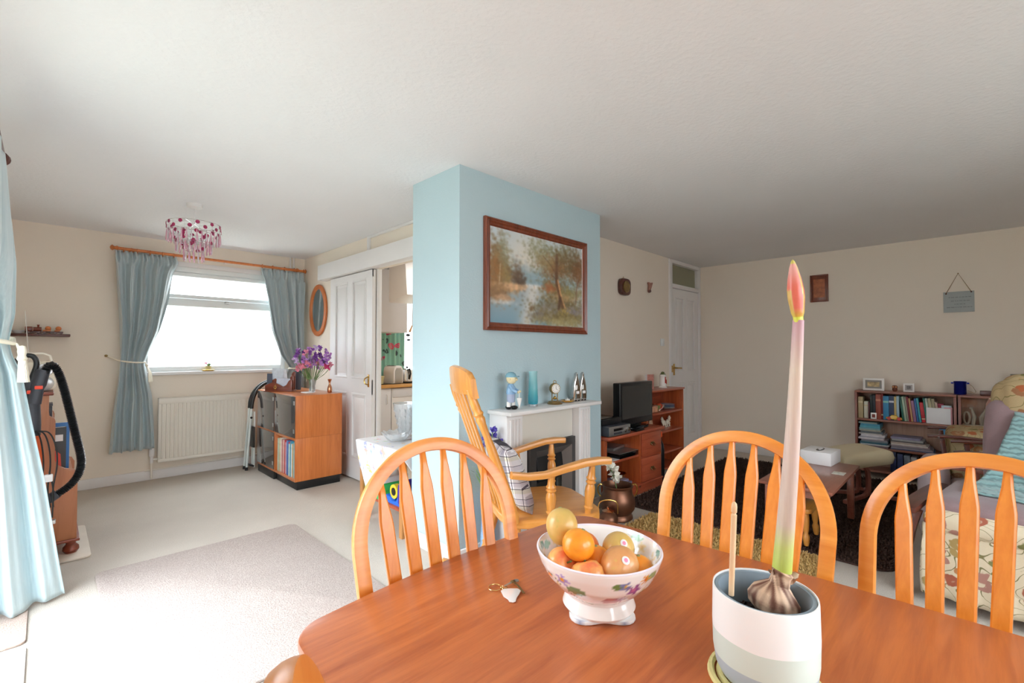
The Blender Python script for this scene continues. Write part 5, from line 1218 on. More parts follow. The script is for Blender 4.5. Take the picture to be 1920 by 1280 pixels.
obj('body', B().lathe([(0, 0), (.032, 0), (.026, .03), (.03, .07), (.022, .11), (.014, .125), (.02, .145), (.012, .168), (0, .172)], (0, 0, 0), 14, sx=1.1, sy=.7), plain('tan_clay', 'C49A78', .5), hs)
wo_ = thing('ornament', 'white filigree china ornament of two animals on the middle shelf of the small pine bookcase', 'ornament', (4.86, 2.43, .4355))
for s_ in (-1, 1):
    b = B().ball((s_*.045, 0, .05), .03, 12, 8, sx=1.25, sy=.6).ball((s_*.085, 0, .09), .018, 10, 6).turned((s_*.075, 0, .06), (s_*.087, 0, .115), [(0, .018), (1, .009)], 8)
    for dx in (.02, .07): b.turned((s_*dx, -.012, 0), (s_*dx, -.008, .045), [(0, .01), (.3, .007), (1, .012)], 8)
    obj('animal', b, plain('cream_bisque', 'E8E0CC', .5) if s_ < 0 else MATS['cream_bisque'], wo_)
bt = thing('bottle', 'dark bottle with an orange cap beside the drawers of the television unit', 'bottle', (4.27, 2.20, 0))
obj('body', B().lathe([(0, 0), (.042, 0), (.045, .01), (.045, .30), (.038, .36), (.02, .40), (.02, .43), (0, .43)], (0, 0, 0), 20), MBLACK, bt)
obj('cap', B().lathe([(.023, .43), (.026, .44), (.026, .475), (.02, .485), (0, .486)], (0, 0, 0), 16), plain('orange_cap', 'E85A28', .35), bt)
# ------------------------------------------------------------------ TV wall pieces
wc = thing('wall_clock', 'dark wooden rounded-square clock on the wall above the television', 'wall clock', (4.25, TY-.002, 1.945))
sq = [(.098*math.copysign(abs(math.cos(a))**.55, math.cos(a)), .088*math.copysign(abs(math.sin(a))**.55, math.sin(a))) for a in [2*PI*k/40 for k in range(40)]]
obj('case', B().prism(sq, -.045, 0, 'y', bev=.012, seg=3), MDKW, wc)
obj('bezel', B().lathe([(.045, 0), (.062, 0), (.06, .008), (.05, .012), (.045, .006)], (0, -.0455, 0), 28, (0, -1, 0)), MAGEDB, wc)
obj('dial', B().lathe([(0, 0), (.050, 0), (.050, .003), (0, .003)], (0, -.0457, 0), 28, (0, -1, 0)), plain('greenish_dial', '9AA08C', .3), wc)
obj('hands', B().tube([(0, -.0505, 0), (0, -.0505, .035)], .0018, 4).tube([(0, -.0505, 0), (-.022, -.0505, -.006)], .0022, 4).lathe([(0, 0), (.007, 0), (0, .004)], (0, -.0495, 0), 10, (0, -1, 0)), MBRASS, wc)
obj('ring', B().tube([(.009*math.cos(a), -.01, .098+.009*math.sin(a)) for a in [2*PI*k/12 for k in range(12)]], .002, 5, True), MBRASS, wc)
wor = thing('wall_ornament', 'small carved wooden bird ornament on the wall between clock and hall door', 'wall ornament', (4.80, TY-.002, 1.945))
obj('body', B().prism([(-.03, .0), (-.012, -.012), (.002, .02), (.018, .045), (.05, .10), (.045, .108), (.0, .10), (-.035, .105), (-.038, .095), (-.022, .07), (-.028, .04)], -.03, -.002, 'y', bev=.006), plain('pink_brown_wood', 'A8786A', .5, var=.3, vs=30), wor)
obj('head', B().ball((-.015, -.022, .005), .018, 10, 6), MDKW, wor)
ls = thing('light_switch', 'white light switch beside the hall door', 'light switch', (5.11, TY-.002, 1.335))
obj('plate', B().box((-.043, -.010, 0), (.043, 0, .086), .003), MUPVC, ls); obj('rocker', B().box((-.012, -.014, .028), (.012, -.0102, .058), .002), MUPVC, ls)
# ------------------------------------------------------------------ coffee table
ct = thing('coffee_table', 'dark teak coffee table standing on the brown shaggy rug', 'coffee table', (3.84, .82, 0))
kx0, kx1, ky0, ky1 = 3.34, 4.29, .61, 1.02
obj('tabletop', B().box((kx0, ky0, .40), (kx1, ky1, .42), .003), MCOFF, ct, True)
for x in (kx0+.03, kx1-.07):
    for y in (ky0+.03, ky1-.07): obj('leg', B().box((x, y, .031), (x+.042, y+.042, .3995), .004), MCOFF, ct, True)
b = B().box((kx0+.073, ky0+.04, .35), (kx1-.073, ky0+.055, .3995)).box((kx0+.073, ky1-.055, .35), (kx1-.073, ky1-.04, .3995)); obj('apron', b, MCOFF, ct, True)
for x in (kx0+.04, kx1-.055): obj('apron', B().box((x, ky0+.073, .35), (x+.015, ky1-.073, .3995)), MCOFF, ct, True)
tb = thing('tissue_box', 'white cardboard box with an open slot on the coffee table', 'box', (4.22, .845, .4205), math.radians(-4))
bx = B().box((-.125, -.10, 0), (.125, .10, .095), .002); obj('carton', bx, MPAPER, tb)
obj('slot', B().prism([(.07*math.cos(a), .022*math.sin(a)) for a in [2*PI*k/20 for k in range(20)]], .0955, .097), MBLACK, tb)
obj('tissue', B().prism([(-.05, -.01), (.03, -.012), (.05, .008), (-.02, .012)], .0975, .102, bev=.001, seg=1), MPAPER, tb)
tag(obj('coaster', B().box((3.86, .64, .4205), (3.95, .71, .424), .001), plain('pale_card', 'C8C4B8', .5, var=.3, vs=40)), 'small pale printed card near the edge of the coffee table', 'card')
tag(obj('slipper', B().ball((3.47, .93, .045), .055, 14, 8, sx=1.0, sy=.5, sz=.35), MBLACK), 'black slipper lying at the near left foot of the coffee table', 'slipper')
# small pine stool under it
st_ = thing('stool', 'low pine stool with turned legs under the coffee table', 'stool', (3.57, .86, 0))
obj('seat', B().prism(rrect(3.42, .74, 3.72, .99, .04), .235, .265, bev=.008), MPINEX, st_, True)
for x, y in ((3.46, .78), (3.68, .78), (3.46, .95), (3.68, .95)):
    obj('leg', B().turned((x+(x-3.57)*.2, y+(y-.865)*.1, .031), (x, y, .2345), [(0, .012), (.12, .018), (.28, .021), (.38, .013), (.5, .018), (.8, .022), (1, .018)], 12), MPINE, st_, True)
# ------------------------------------------------------------------ cream footstool on a bentwood base
fs_ = thing('footstool', 'cream leather footstool on a bentwood swivel base beyond the coffee table', 'footstool', (4.95, .70, 0))
bw_ = B(); bw_.M = M(4.88, .74, 0, math.radians(-40))
n = 20
def cush(u, v, top):
    a = 2*u-1; c = 2*v-1; e = (1-abs(a)**9)*(1-abs(c)**9); k = 1-.04*(1-e)
    zz = .385+.025*math.cos(a*1.2)
    return (a*.235*k, c*.19*k, zz-.03+(.065 if top else -.065)*max(0, e)**.4+.03*a)
b = B(); b.M = bw_.M; b.grid(lambda u, v: cush(u, v, True), n, n).grid(lambda u, v: cush(u, v, False), n, n)
bmesh.ops.remove_doubles(b.b, verts=b.b.verts, dist=1e-4); bmesh.ops.recalc_face_normals(b.b, faces=b.b.faces[:])
obj('cushion', b, MCREAM, fs_, True, angle=60)
for s_ in (-1, 1):
    b = B(); b.M = bw_.M
    pts = [(-.22, s_*.05, .305), (.02, s_*.05, .305), (.06, s_*.05, .295), (.085, s_*.05, .26), (.09, s_*.05, .2), (.09, s_*.05, .10), (.075, s_*.05, .065), (.03, s_*.06, .05), (-.22, s_*.16, .045)]
    b.rtube(pts, .03, .03, (0, 1, 0), .3); obj('bent_leg', b, MSAPZ, fs_, True)
b = B(); b.M = bw_.M; b.rtube([(.09, -.02, .09), (.11, -.05, .06), (.30, -.17, .045)], .03, .03, (0, 0, 1), .3).rtube([(.09, .02, .09), (.11, .05, .06), (.30, .17, .045)], .03, .03, (0, 0, 1), .3); tag(obj('bent_foot', b, MSAPZ, fs_, True), kind='stuff')
# ------------------------------------------------------------------ low bookcases on the right wall
def bookcase(label, y0, y1, shelves, xf=5.92):
    t = thing('bookcase', label, 'bookcase', ((xf+XR)/2-.01, (y0+y1)/2, 0), 0)
    for y in (y0, y1-.02): obj('side', B().box((xf, y, 0), (XR-.03, y+.02, .848), .002), MSAPZ, t, True)
    obj('top', B().box((xf-.004, y0, .8485), (XR-.02, y1, .868), .003), MSAP, t, True)
    for z in shelves: obj('shelf', B().box((xf+.004, y0+.0205, z-.020), (XR-.045, y1-.0205, z), .002), MSAP, t, True)
    obj('back', B().box((XR-.044, y0+.0205, .02), (XR-.036, y1-.0205, .848)), MSAPB, t, True)
    return t
bookcase('low brown bookcase full of books and magazines on the right wall', .115, .878, (.585, .30, .07))
bc2 = bookcase('low brown display cabinet with a glass front right of the book-filled bookcase', -.68, .105, (.585, .30, .07))
obj('glass_door', B().box((5.908, -.665, .60), (5.912, .09, .84)), MGLASS, bc2, True)
# books on the top shelf: (width, height, colour, name, lean)
bkl = [(.040, .215, 'B8A47C', 'tan'), (.006, 0, '', ''), (.036, .17, 'D8D4C0', 'cream'), (.013, .165, '5A1C24', 'maroon'), (.022, .235, '1E2A28', 'black-green'), (.024, .24, '23272E', 'black'), (.042, .252, '9C4A38', 'brick-brown'), (.016, .255, '8A2420', 'dark red'), (.044, .235, '3C8CB8', 'blue and aqua'),
       (.040, .24, '3C4A68', 'navy and white'), (.018, .235, 'C8B070', 'straw yellow'), (.020, .24, 'A8C4D0', 'pale blue'), (.014, .235, '2A6A5A', 'bottle green'), (.018, .24, 'A8BCA4', 'sage'), (.012, .238, 'C0B8A4', 'stone'), (.012, .24, '8A2A30', 'wine red'), (.014, .225, 'C89868', 'apricot'), (.022, .205, '9A6C8A', 'mauve'),
       (.014, .225, '3A6AA8', 'royal blue'), (.016, .23, '3C9AA4', 'teal'), (.028, .19, 'C83038', 'bright red'), (.012, .235, '2E7A6C', 'emerald'), (.016, .235, 'B8C4B4', 'grey-green'), (.022, .235, 'B4A884', 'khaki'), (.022, .232, 'A89C7C', 'olive-grey'), (.016, .20, 'B89C8C', 'pinkish tan')]
y = .853; k = 0; rb = random.Random(8)
lean = math.radians(0)
for i, (w_, h_, col, nm) in enumerate(bkl):
    if not nm: y -= w_; continue
    ln = 0 if i < 12 else .10
    t = thing('book', '%s book standing %s from the left on the top shelf of the bookcase' % (nm, (ordn+['twenty-first', 'twenty-second', 'twenty-third', 'twenty-fourth', 'twenty-fifth', 'twenty-sixth'])[k]), 'book', (6.03, y-w_/2-h_*math.sin(ln)*0, .5865), 0, 'books on the top shelf of the bookcase')
    t.rotation_euler = (ln*(1 if i >= 12 else 0)*-1*-1, 0, 0) if False else (0, 0, 0)
    b = B(); b.M = Matrix.Rotation(-ln, 4, 'X') if ln else None
    off = abs(math.sin(ln))*w_/2+.0003
    b.M = Matrix.Translation((0, 0, off)) @ Matrix.Rotation(-ln, 4, 'X') if ln else None
    dd = -.085+.02*rb.random()
    mm_ = plain('book_'+nm.replace(' ', '_').replace('-', '_'), col, .5, var=.1)
    b.box((dd, -w_/2, 0), (.09, w_/2, h_), .0015); cv = obj('cover', b, mm_, t)
    if w_ > .034 or nm in ('bright red', 'dark red'):
        b = B(); b.M = Matrix.Translation((0, 0, off)) @ Matrix.Rotation(-ln, 4, 'X') if ln else None
        c2 = {'blue and aqua': '8CC8B8', 'navy and white': 'D0D4DC', 'brick-brown': 'C88468'}.get(nm, 'D8C8A0')
        for q in ((.72, .80),) if w_ > .034 else ((.15, .2),): b.box((dd-.0012, -w_/2+.001, h_*q[0]), (dd-.0004, w_/2-.001, h_*q[1]))
        tag(obj('spine_band', b, plain('band_'+c2, c2, .5), t), 'lighter band on the spine')
    y -= w_/math.cos(ln)+.0006+(.002 if ln else 0); k += 1
    if i == 11: y -= .024
yy_end = y
# papers and cards on the shelf
cards = [(.36, .150, .115, 'E4E2E4', 'large white leaflet with a pink edge at the right end of the bookcase top shelf', .235), (.0, 0, 0, '', '', 0)]
tag(obj('leaflet', B().box((5.945, .155, .5865), (5.949, .325, .735), .001), MPAPER), 'large white leaflet standing at the right end of the bookcase top shelf', 'leaflet')
tag(obj('leaflet', B().box((5.951, .143, .5865), (5.955, .20, .745), .001), plain('pink_blue_card', 'D89CA4', .6, var=.2)), 'pink leaflet edge just behind the large white one on the top shelf', 'leaflet')
tag(obj('leaflet', B().box((5.975, .15, .5865), (5.979, .22, .762), .001), plain('pale_blue_card', 'C8D8E0', .6)), 'pale blue card standing behind the pink leaflet at the shelf end', 'card')
tag(obj('card', B().box((5.97, .262, .5865), (5.974, .345, .79), .001), plain('off_white_card', 'DCDCE0', .6)), 'tall off-white card standing behind the large white leaflet', 'card')
tag(obj('box', B().box((5.985, .205, .735), (6.03, .265, .775), .002), plain('dark_pink_box', 'A83C50', .5)), 'small crimson carton above the leaflets on the bookcase top shelf', 'box')
tag(obj('carton', B().box((5.985, .18, .5865), (6.05, .27, .7345), .002), plain('cream_carton', 'D8D0C4', .5)), 'cream carton behind the leaflets supporting the crimson one', 'box')
tag(obj('carton', B().box((5.985, .275, .5865), (6.03, .305, .815), .002), plain('sage_carton', 'B8C8BC', .5)), 'tall narrow sage-grey carton behind the leaflets on the top shelf', 'box')
pf = thing('photo_frame', 'tiny cream frame with a brown picture in front of the dark books', 'picture frame', (5.938, .725, .5865))
obj('frame', B().box((-.005, -.024, 0), (.003, .024, .062), .002), MWCER, pf); obj('picture', B().box((-.0062, -.013, .014), (-.0052, .013, .048)), plain('sepia_red', '8A3A2C', .5), pf)
tc_ = thing('toy_car', 'small yellow and red toy car on the bookcase shelf', 'toy car', (5.945, .565, .5865))
obj('body', B().prism([(-.065, .012), (-.06, .03), (-.03, .036), (-.02, .052), (.02, .052), (.03, .036), (.06, .03), (.065, .012)], -.015, .015, 'x', bev=.004), plain('toy_yellow', 'E8B838', .3), tc_)
for yv in (-.038, .038):
    obj('wheel', B().lathe([(0, -.019), (.016, -.019), (.018, 0), (.016, .019), (0, .019)], (0, yv, .0185), 14, (1, 0, 0)), plain('toy_red', 'C83830', .3), tc_)
# magazine stacks on the second shelf
mg = ['B8BCBC', '9CA4A8', 'D0D0CC', 'A8988C', 'E0DEDC', '8C9C94', '4C98B4', '5CA8B8', '88B0B4', 'B4B09C', '6C7478', 'D8D4D0', 'ECE8EC', 'B8B4C0', 'E4E0E4', 'A8A0AC', '7C8C94', '3C6C80', 'D8DCE0', '8C7C84']
rm2 = random.Random(12); levels = ['topmost', 'second', 'third', 'fourth', 'fifth', 'sixth', 'seventh', 'eighth', 'ninth', 'tenth', 'eleventh', 'twelfth', 'thirteenth', 'fourteenth', 'fifteenth', 'sixteenth', 'seventeenth']
def stack(yc, n_, wy, z0, th, where, grp, cols, wob=.012, up_narrow=0, tilt=0):
    z = z0
    for i in range(n_):
        t_ = th*(.7+.7*rm2.random()); j = n_-1-i
        w_ = wy*(1-up_narrow*(i/n_)) ; yc_ = yc+(wy-w_)/2
        cx_, cy_ = 6.045+rm2.uniform(-wob, wob), yc_+rm2.uniform(-wob, wob)
        b = B(); b.M = M(cx_, cy_, z, rm2.uniform(-.04, .04)); b.box((-.105, -w_/2, 0), (.105, w_/2, t_-.0004), .001)
        hx = cols[i % len(cols)]; mm_ = MATS.get('mag_'+hx) or plain('mag_'+hx, hx, .5, var=.12, vs=30)
        tag(obj('magazine', b, mm_), '%s magazine from the top of %s' % (levels[j], where) if j else 'topmost magazine of %s' % where, 'magazine', grp)
        z += t_
    return z
stack(.725, 15, .235, .3005, .0165, 'the tall left stack on the bookcase middle shelf', 'tall left magazine stack', mg[::-1], up_narrow=.38)
stack(.435, 9, .325, .3005, .0155, 'the low right stack on the bookcase middle shelf', 'low right magazine stack', ['5A6E94', 'A8A4B4', '8C8C98', 'B4A4AC', 'E4DED8', 'C8B8AC', '6C6868', 'BCC0C0', '9C98B4'], up_narrow=.35)
tag(obj('bowl', B().lathe([(0, .3005), (.03, .3005), (.045, .45), (.045, .56), (.036, .565), (0, .565)], (6.05, .195, 0), 18), plain('sky_blue_plastic', '5AA0CC', .3)), 'sky-blue tub standing at the right end of the bookcase middle shelf', 'tub')
dvd = [('2C3A68', 'navy'), ('3A4A7C', 'blue'), ('8494A8', 'grey-blue'), ('C4CCD8', 'pale grey')]
for i, (c, nm) in enumerate(dvd):
    y_ = .60-i*.052
    tag(obj('box_file', B().box((5.95, y_-.046, .0705), (6.12, y_, .0705+.20-.01*i), .002), plain('file_'+'abcd'[i], c, .4, var=.3, vs=25)), '%s case, %s from the left on the bottom shelf of the bookcase' % (nm, ordn[i]), 'case', 'cases on the bookcase bottom shelf')
# on top of the bookcases
def frame(x, y, z, w, h, label, inner, rim=.014, mat=None, dark=None, rz=0):
    t = thing('photo_frame', label, 'picture frame', (x, y, z), rz)
    b = B().box((-.008, -w/2, 0), (.006, w/2, h), .003); obj('frame', b, mat or MWCER, t)
    if dark: obj('mount', B().box((-.0095, -w/2+rim, rim), (-.0082, w/2-rim, h-rim)), dark, t)
    obj('picture', B().box((-.0108, -w/2+rim*1.9, rim*1.9), (-.0097, w/2-rim*1.9, h-rim*1.9)), inner, t)
    obj('strut', B().prism([(.006, .0), (.05, 0), (.006, h*.7)], -.01, .01, 'y'), MDGREY, t)
    return t
frame(6.05, .735, .8685, .175, .125, 'white landscape photo frame at the left end of the bookcase top', plain('photo_building', 'B8A070', .4, var=.5, vs=30), .02, dark=plain('photo_mount', '8C8880', .5))
frame(6.05, .457, .8685, .085, .085, 'small square white photo frame in the middle of the bookcase top', plain('photo_grey', '7C7470', .4, var=.5, vs=50), .014, dark=plain('photo_mount_light', 'B0A8A4', .5))
ow = thing('figurine', 'small brown owl figurine between the two photo frames on the bookcase', 'figurine', (6.05, .565, .8685))
obj('body', B().lathe([(0, 0), (.016, 0), (.022, .015), (.020, .03), (.024, .045), (.018, .058), (0, .062)], (0, 0, 0), 16), plain('owl_brown', '6C3A28', .3, var=.3, vs=60), ow)
for yv in (-.011, .011): obj('eye', B().lathe([(0, 0), (.009, 0), (.007, .003), (0, .003)], (-.020, yv, .045), 12, (-1, 0, .0)), plain('owl_eye', 'C88850', .4) if yv < 0 else MATS['owl_eye'], ow)
bk_ = thing('bucket', 'shiny dark blue metal pail with a wire handle on the bookcase', 'pail', (6.05, .09, .8685))
obj('body', B().lathe([(0, 0), (.040, 0), (.044, .006), (.044, .112), (.048, .118), (.045, .122), (.041, .115), (.041, .008), (0, .006)], (0, 0, 0), 28), plain('cobalt_metal', '1E2C98', .18, .7), bk_)
obj('ear', B().box((-.006, .045, .098), (.006, .062, .112), .002), MATS['cobalt_metal'], bk_)
obj('ear', B().box((-.006, -.062, .098), (.006, -.045, .112), .002), MATS['cobalt_metal'], bk_)
obj('wire_handle', B().tube([(0, -.055, .105), (0, -.085, .075), (0, -.105, .03), (.0, -.095, .015), (0, -.05, .04)], .0018, 6), MAGEDB, bk_)
tag(obj('case', B().box((6.0, -.20, .8685), (6.08, -.04, .912), .004), MDKW), 'dark reddish case lying on the glass-fronted cabinet', 'case')
frame(6.10, -.33, .8685, .19, .20, 'grey photo frame partly behind the armchair headrest at the right edge', plain('photo_garden', 'A8A078', .4, var=.5, vs=30), .02, mat=plain('grey_frame', '8A8478', .5), dark=plain('photo_sky', 'B8C4C8', .5))
# inside the display cabinet
gl = thing('ornament', 'pale china ornament of curling figures behind the cabinet glass', 'ornament', (6.04, -.02, .5865))
MOR = plain('pale_biscuit_china', 'B8AC98', .4)
b = B().tube([(0, .07+.02*math.cos(a), .07+.055*math.sin(a)) for a in [2*PI*k/14 for k in range(14)]], .009, 8, True); obj('ring', b, MOR, gl)
b = B().tube([(0, .03, .0), (0, .02, .08), (0, .035, .15)], [.014, .016, .007], 8).ball((0, .04, .16), .012, 8, 6); obj('figure', b, MOR, gl)
b = B().tube([(0, -.03, .0), (0, -.025, .08), (0, -.05, .14)], [.016, .018, .008], 8).ball((0, -.055, .15), .012, 8, 6); obj('figure', b, MOR, gl)
obj('base', B().box((-.03, -.07, -.0), (.03, .10, .01), .003), MOR, gl)
pg = thing('plate', 'decorative oval plate on a dark stand behind the cabinet glass', 'plate', (6.07, -.20, .5865))
pp = plain('plate_landscape', '8C9CA0', .3, var=.5, vs=16)
obj('plate', B().lathe([(0, 0), (.08, .002), (.105, .012), (.103, .016), (.08, .006), (0, .004)], (0, 0, .135), 36, (-1, 0, .12)), pp, pg)
obj('stand', B().box((-.04, -.10, 0), (.02, .10, .035), .004), plain('dark_blue_stand', '3A4258', .5), pg)
tag(obj('figurine', B().lathe([(0, 0), (.018, 0), (.014, .02), (.018, .045), (.010, .06), (.014, .072), (0, .088)], (5.98, -.09, .5865), 14), MATS['tan_clay']), 'tiny tan figure standing in front of the decorative plate', 'figurine')
# ------------------------------------------------------------------ right wall pieces
mp_ = thing('wall_picture', 'small reddish brown wooden picture on the right wall', 'picture', (XR-.002, 1.232, 1.835))
obj('panel', B().box((-.012, -.088, 0), (0, .088, .31), .004), MFRAME, mp_)
for y in (-.088, .074): obj('frame_side', B().box((-.02, y, .0), (-.0122, y+.014, .31), .003), MFRAME, mp_)
for z in (0, .296): obj('frame_side', B().box((-.02, -.0735, z), (-.0122, .0735, z+.014), .003), MFRAME, mp_)
obj('inlaid_picture', B().box((-.0135, -.055, .05), (-.0122, .055, .26)), plain('bronze_relief', 'A05A34', .3, .2, .35, 25), mp_)
wsn = thing('wall_sign', 'pale blue-grey sign with three lines of text hanging on cord from the right wall', 'sign', (XR-.004, .09, 1.65))
w2 = .108
obj('board', B().box((-.006, -w2, 0), (0, w2, .20), .001), plain('pale_blue_card_sign', 'A8B0B0', .7), wsn)
obj('cord', B().tube([(-.010, w2-.02, .185), (-.010, 0, .375), (-.010, -w2+.02, .192)], .0028, 6), plain('brown_string', '8C7048', .8), wsn)
obj('nail', B().lathe([(0, 0), (.005, 0), (0, .004)], (-.014, 0, .375), 8, (-1, 0, 0)), MAGEDB, wsn)
for yv, zv in ((w2-.02, .183), (-w2+.02, .19)): obj('knot', B().ball((-.010, yv, zv), .0065, 8, 5), MDKW, wsn)
mt_ = plain('grey_ink', '8A9090', .7)
for txt, z, sz_ in (('~~~~ ~~~~~~', .105, .03),):
    b = B(); rr3 = random.Random(1)
    for zz, a0, a1 in ((.145, -.07, .07), (.11, -.055, .06), (.078, -.03, .035), (.048, -.085, .085)):
        yv = a0
        while yv < a1:
            l = rr3.uniform(.008, .026); b.box((-.0072, -yv-l, zz-.0035), (-.0062, -yv, zz+.0035)); yv += l+.006
    tag(obj('lettering', b, mt_, wsn), 'faint illegible lines of grey lettering', kind='stuff')
# ------------------------------------------------------------------ armchairs (local: seat front at +x, centre line y=0)
def wing_arm(t, s_, W_, mat, z=.50):
    y = s_*W_/2
    pts = [(-.42, y, z-.03), (-.2, y, z+.0), (.05, y, z+.012), (.20, y, z+.010), (.255, y, z-.01), (.27, y, z-.06), (.245, y, z-.16), (.20, y, z-.30), (.19, y, .03)]
    return obj('arm_frame', B().rtube(pts, .052, .032, (0, 1, 0), .35), mat, t)
def softbox(a, c, r=.04, puff=.02, n=12):
    """cushion: rounded box with puffed faces"""
    b = B(); b.box(a, c); bmesh.ops.subdivide_edges(b.b, edges=b.b.edges[:], cuts=n, use_grid_fill=True)
    ce = [(p+q)/2 for p, q in zip(a, c)]; hf = [abs(q-p)/2 for p, q in zip(a, c)]
    for v in b.b.verts:
        q = [(v.co[i]-ce[i])/hf[i] for i in range(3)]
        d = [max(0, abs(q[i])*hf[i]-(hf[i]-r)) for i in range(3)]; L = math.sqrt(sum(x*x for x in d))
        if L > 0:
            k = min(1, r/L)
            for i in range(3):
                if d[i] > 0: v.co[i] = ce[i]+math.copysign(hf[i]-r+d[i]*k, q[i])
        i = max(range(3), key=lambda i: abs(q[i])); o1, o2 = [j for j in range(3) if j != i]
        v.co[i] += math.copysign(puff*(1-q[o1]**2)*(1-q[o2]**2), q[i])
    return b
a1 = thing('armchair', 'high-back floral armchair with mauve seat and bent wooden arms at the right edge', 'armchair', (3.45, -.17, 0), math.radians(172))
# local +x faces the dining table; local -y is the side seen at the left
b = softbox((-.34, -.31, .10), (.32, .31, .43), .05, .015, 10)
obj('seat_base', b, MFLOR, a1)
def val(u, v):
    per = [(-.36, -.335), (.335, -.335), (.335, .335), (-.36, .335)]
    q = u*3; i = min(2, int(q)); f = q-i; x = lerp(per[i][0], per[i+1][0], f); y = lerp(per[i][1], per[i+1][1], f)
    z = lerp(.05, .40, v); w = .012*math.sin(u*95+2*v)*(1-v)-.02*v*v
    return (x+(w if i == 1 else 0), y+(w if i == 2 else (-w if i == 0 else 0)), z)
b = B().grid(val, 130, 10); o = obj('valance', b, MFLOR, a1, angle=180); sm = o.modifiers.new('t', 'SOLIDIFY'); sm.thickness = .006
obj('seat_front_roll', softbox((.20, -.32, .36), (.345, .32, .475), .05, .008, 8), MFLOR, a1)
obj('seat_cushion', softbox((-.34, -.30, .43), (.30, .30, .525), .035, .012), MMAUVE, a1)
def tilt(s, loc, a): s.b.transform(Matrix.Translation(loc) @ Matrix.Rotation(math.radians(a), 4, 'Y')); return s
obj('back_cushion', tilt(softbox((-.06, -.22, .0), (.06, .22, .52), .045, .015), (-.27, .05, .48), -13), MMAUVE, a1)
obj('headrest', tilt(softbox((-.10, -.19, .0), (.075, .19, .25), .07, .03), (-.385, .06, .875), -10), MFLOR2, a1)
obj('back_panel', tilt(softbox((-.04, -.235, .0), (.02, .235, .60), .03, .01), (-.345, .05, .42), -13), MFLOR, a1)
for s_ in (-1, 1):
    obj('armrest', B().rtube([(-.36, s_*.375, .455), (-.1, s_*.378, .462), (.2, s_*.378, .465), (.33, s_*.376, .462), (.36, s_*.374, .455)], [.03]*5, [.07, .08, .085, .085, .06], (0, 0, 1), .35), MDKW, a1)
    obj('leg', B().rtube([(.29, s_*y, z) for y, z in ((.345, .447), (.360, .40), (.378, .33), (.392, .25), (.40, .15), (.40, .001))], [.034, .036, .038, .038, .036, .032], .045, (0, 1, 0), .35), MDKW, a1)
    obj('leg', B().rtube([(-.30, s_*.375, .44), (-.32, s_*.38, .2), (-.36, s_*.38, .001)], .034, .045, (0, 1, 0), .35), MDKW, a1)
# knitted throw
def knit(name, c):
    m, nt, bb = newmat(name); v = tex_chain(nt)
    w = nt.nodes.new('ShaderNodeTexWave'); w.inputs['Scale'].default_value = 13; w.inputs['Distortion'].default_value = 3; w.bands_direction = 'Z'; w.inputs['Detail'].default_value = 1; w.inputs['Detail Scale'].default_value = 3
    nt.links.new(v, w.inputs['Vector']); nt.links.new(ramp(nt, w.outputs['Fac'], [(0, tuple(x*.55 for x in hexc(c))), (.6, hexc(c))]), bb.inputs['Base Color'])
    bb.inputs['Roughness'].default_value = .95; bb.inputs['Sheen Weight'].default_value = .3; bump(nt, bb, w.outputs['Fac'], .6, .010); return m
MKNIT = knit('teal_knit', '86A8A8')
th = thing('knitted_throw', 'pale teal chunky knitted throw draped down the back of the floral armchair', 'throw', (3.2, -.18, .5))
LP = lambda x, y, z: mw(a1) @ Vector((x, y, z))
PR = [(-.395, .905, -.08), (-.365, .945, -.06), (-.31, .925, -.055), (-.275, .86, -.07), (-.235, .76, -.10), (-.205, .66, -.13), (-.17, .585, -.16), (-.10, .556, -.19), (.0, .556, -.20), (.08, .556, -.17)]
def thf(u, v):
    q = v*(len(PR)-1); i = min(len(PR)-2, int(q)); f = q-i
    x, z, y0 = [lerp(PR[i][k], PR[i+1][k], f) for k in range(3)]
    y = lerp(y0-.0, .40, u); dr = smooth((y-.26)/.12)
    rip = .008*math.sin(u*17+v*3)+.004*math.sin(v*50+3*math.sin(u*8))
    return LP(x+.02+rip+.05*u*v, y, z-.24*dr*v-.03*u*v+rip*.5)
o = obj('knit_drape', B().grid(thf, 50, 90), MKNIT, th, True, angle=180); sm = o.modifiers.new('t', 'SOLIDIFY'); sm.thickness = .014; sm.offset = 1
def easy(label, loc, rz, fab, seatfab, W_=.56, zarm=.56, zback=.78, zs=.43, group=None, grey=False):
    t = thing('armchair', label, 'armchair', loc, rz)
    obj('seat_cushion', softbox((-.30, -W_/2+.03, .31), (.22, W_/2-.03, zs), .05, .015), seatfab, t)
    s = softbox((-.06, -W_/2+.03, .0), (.05, W_/2-.03, zback-.36), .045, .02); s.b.transform(Matrix.Translation((-.27, 0, .38)) @ Matrix.Rotation(math.radians(-16), 4, 'Y'))
    obj('back_cushion', s, fab, t)
    for s_ in (-1, 1):
        y = s_*W_/2
        obj('armrest', B().rtube([(-.34, y, zarm-.03), (-.1, y, zarm), (.15, y, zarm+.012), (.30, y, zarm+.008), (.335, y, zarm+.002)], [.022]*5, [.05, .052, .058, .06, .04], (0, 0, 1), .5), MDKW, t)
        obj('leg', B().rtube([(.25, y, zarm-.012), (.22, y, .3), (.26, y, .031)], .035, .03, (0, 1, 0), .4), MDKW, t)
        obj('leg', B().rtube([(-.30, y, zarm-.035), (-.30, y, .3), (-.36, y, .031)], .035, .03, (0, 1, 0), .4), MDKW, t)
        obj('bolt', B().lathe([(0, 0), (.008, 0), (.006, .003), (0, .003)], (.27, y+s_*.03, zarm), 10, (0, s_, 0)), MCHROME, t)
    obj('seat_rail', B().box((.20, -W_/2+.018, .26), (.225, W_/2-.018, .305), .004), MDKW, t)
    return t
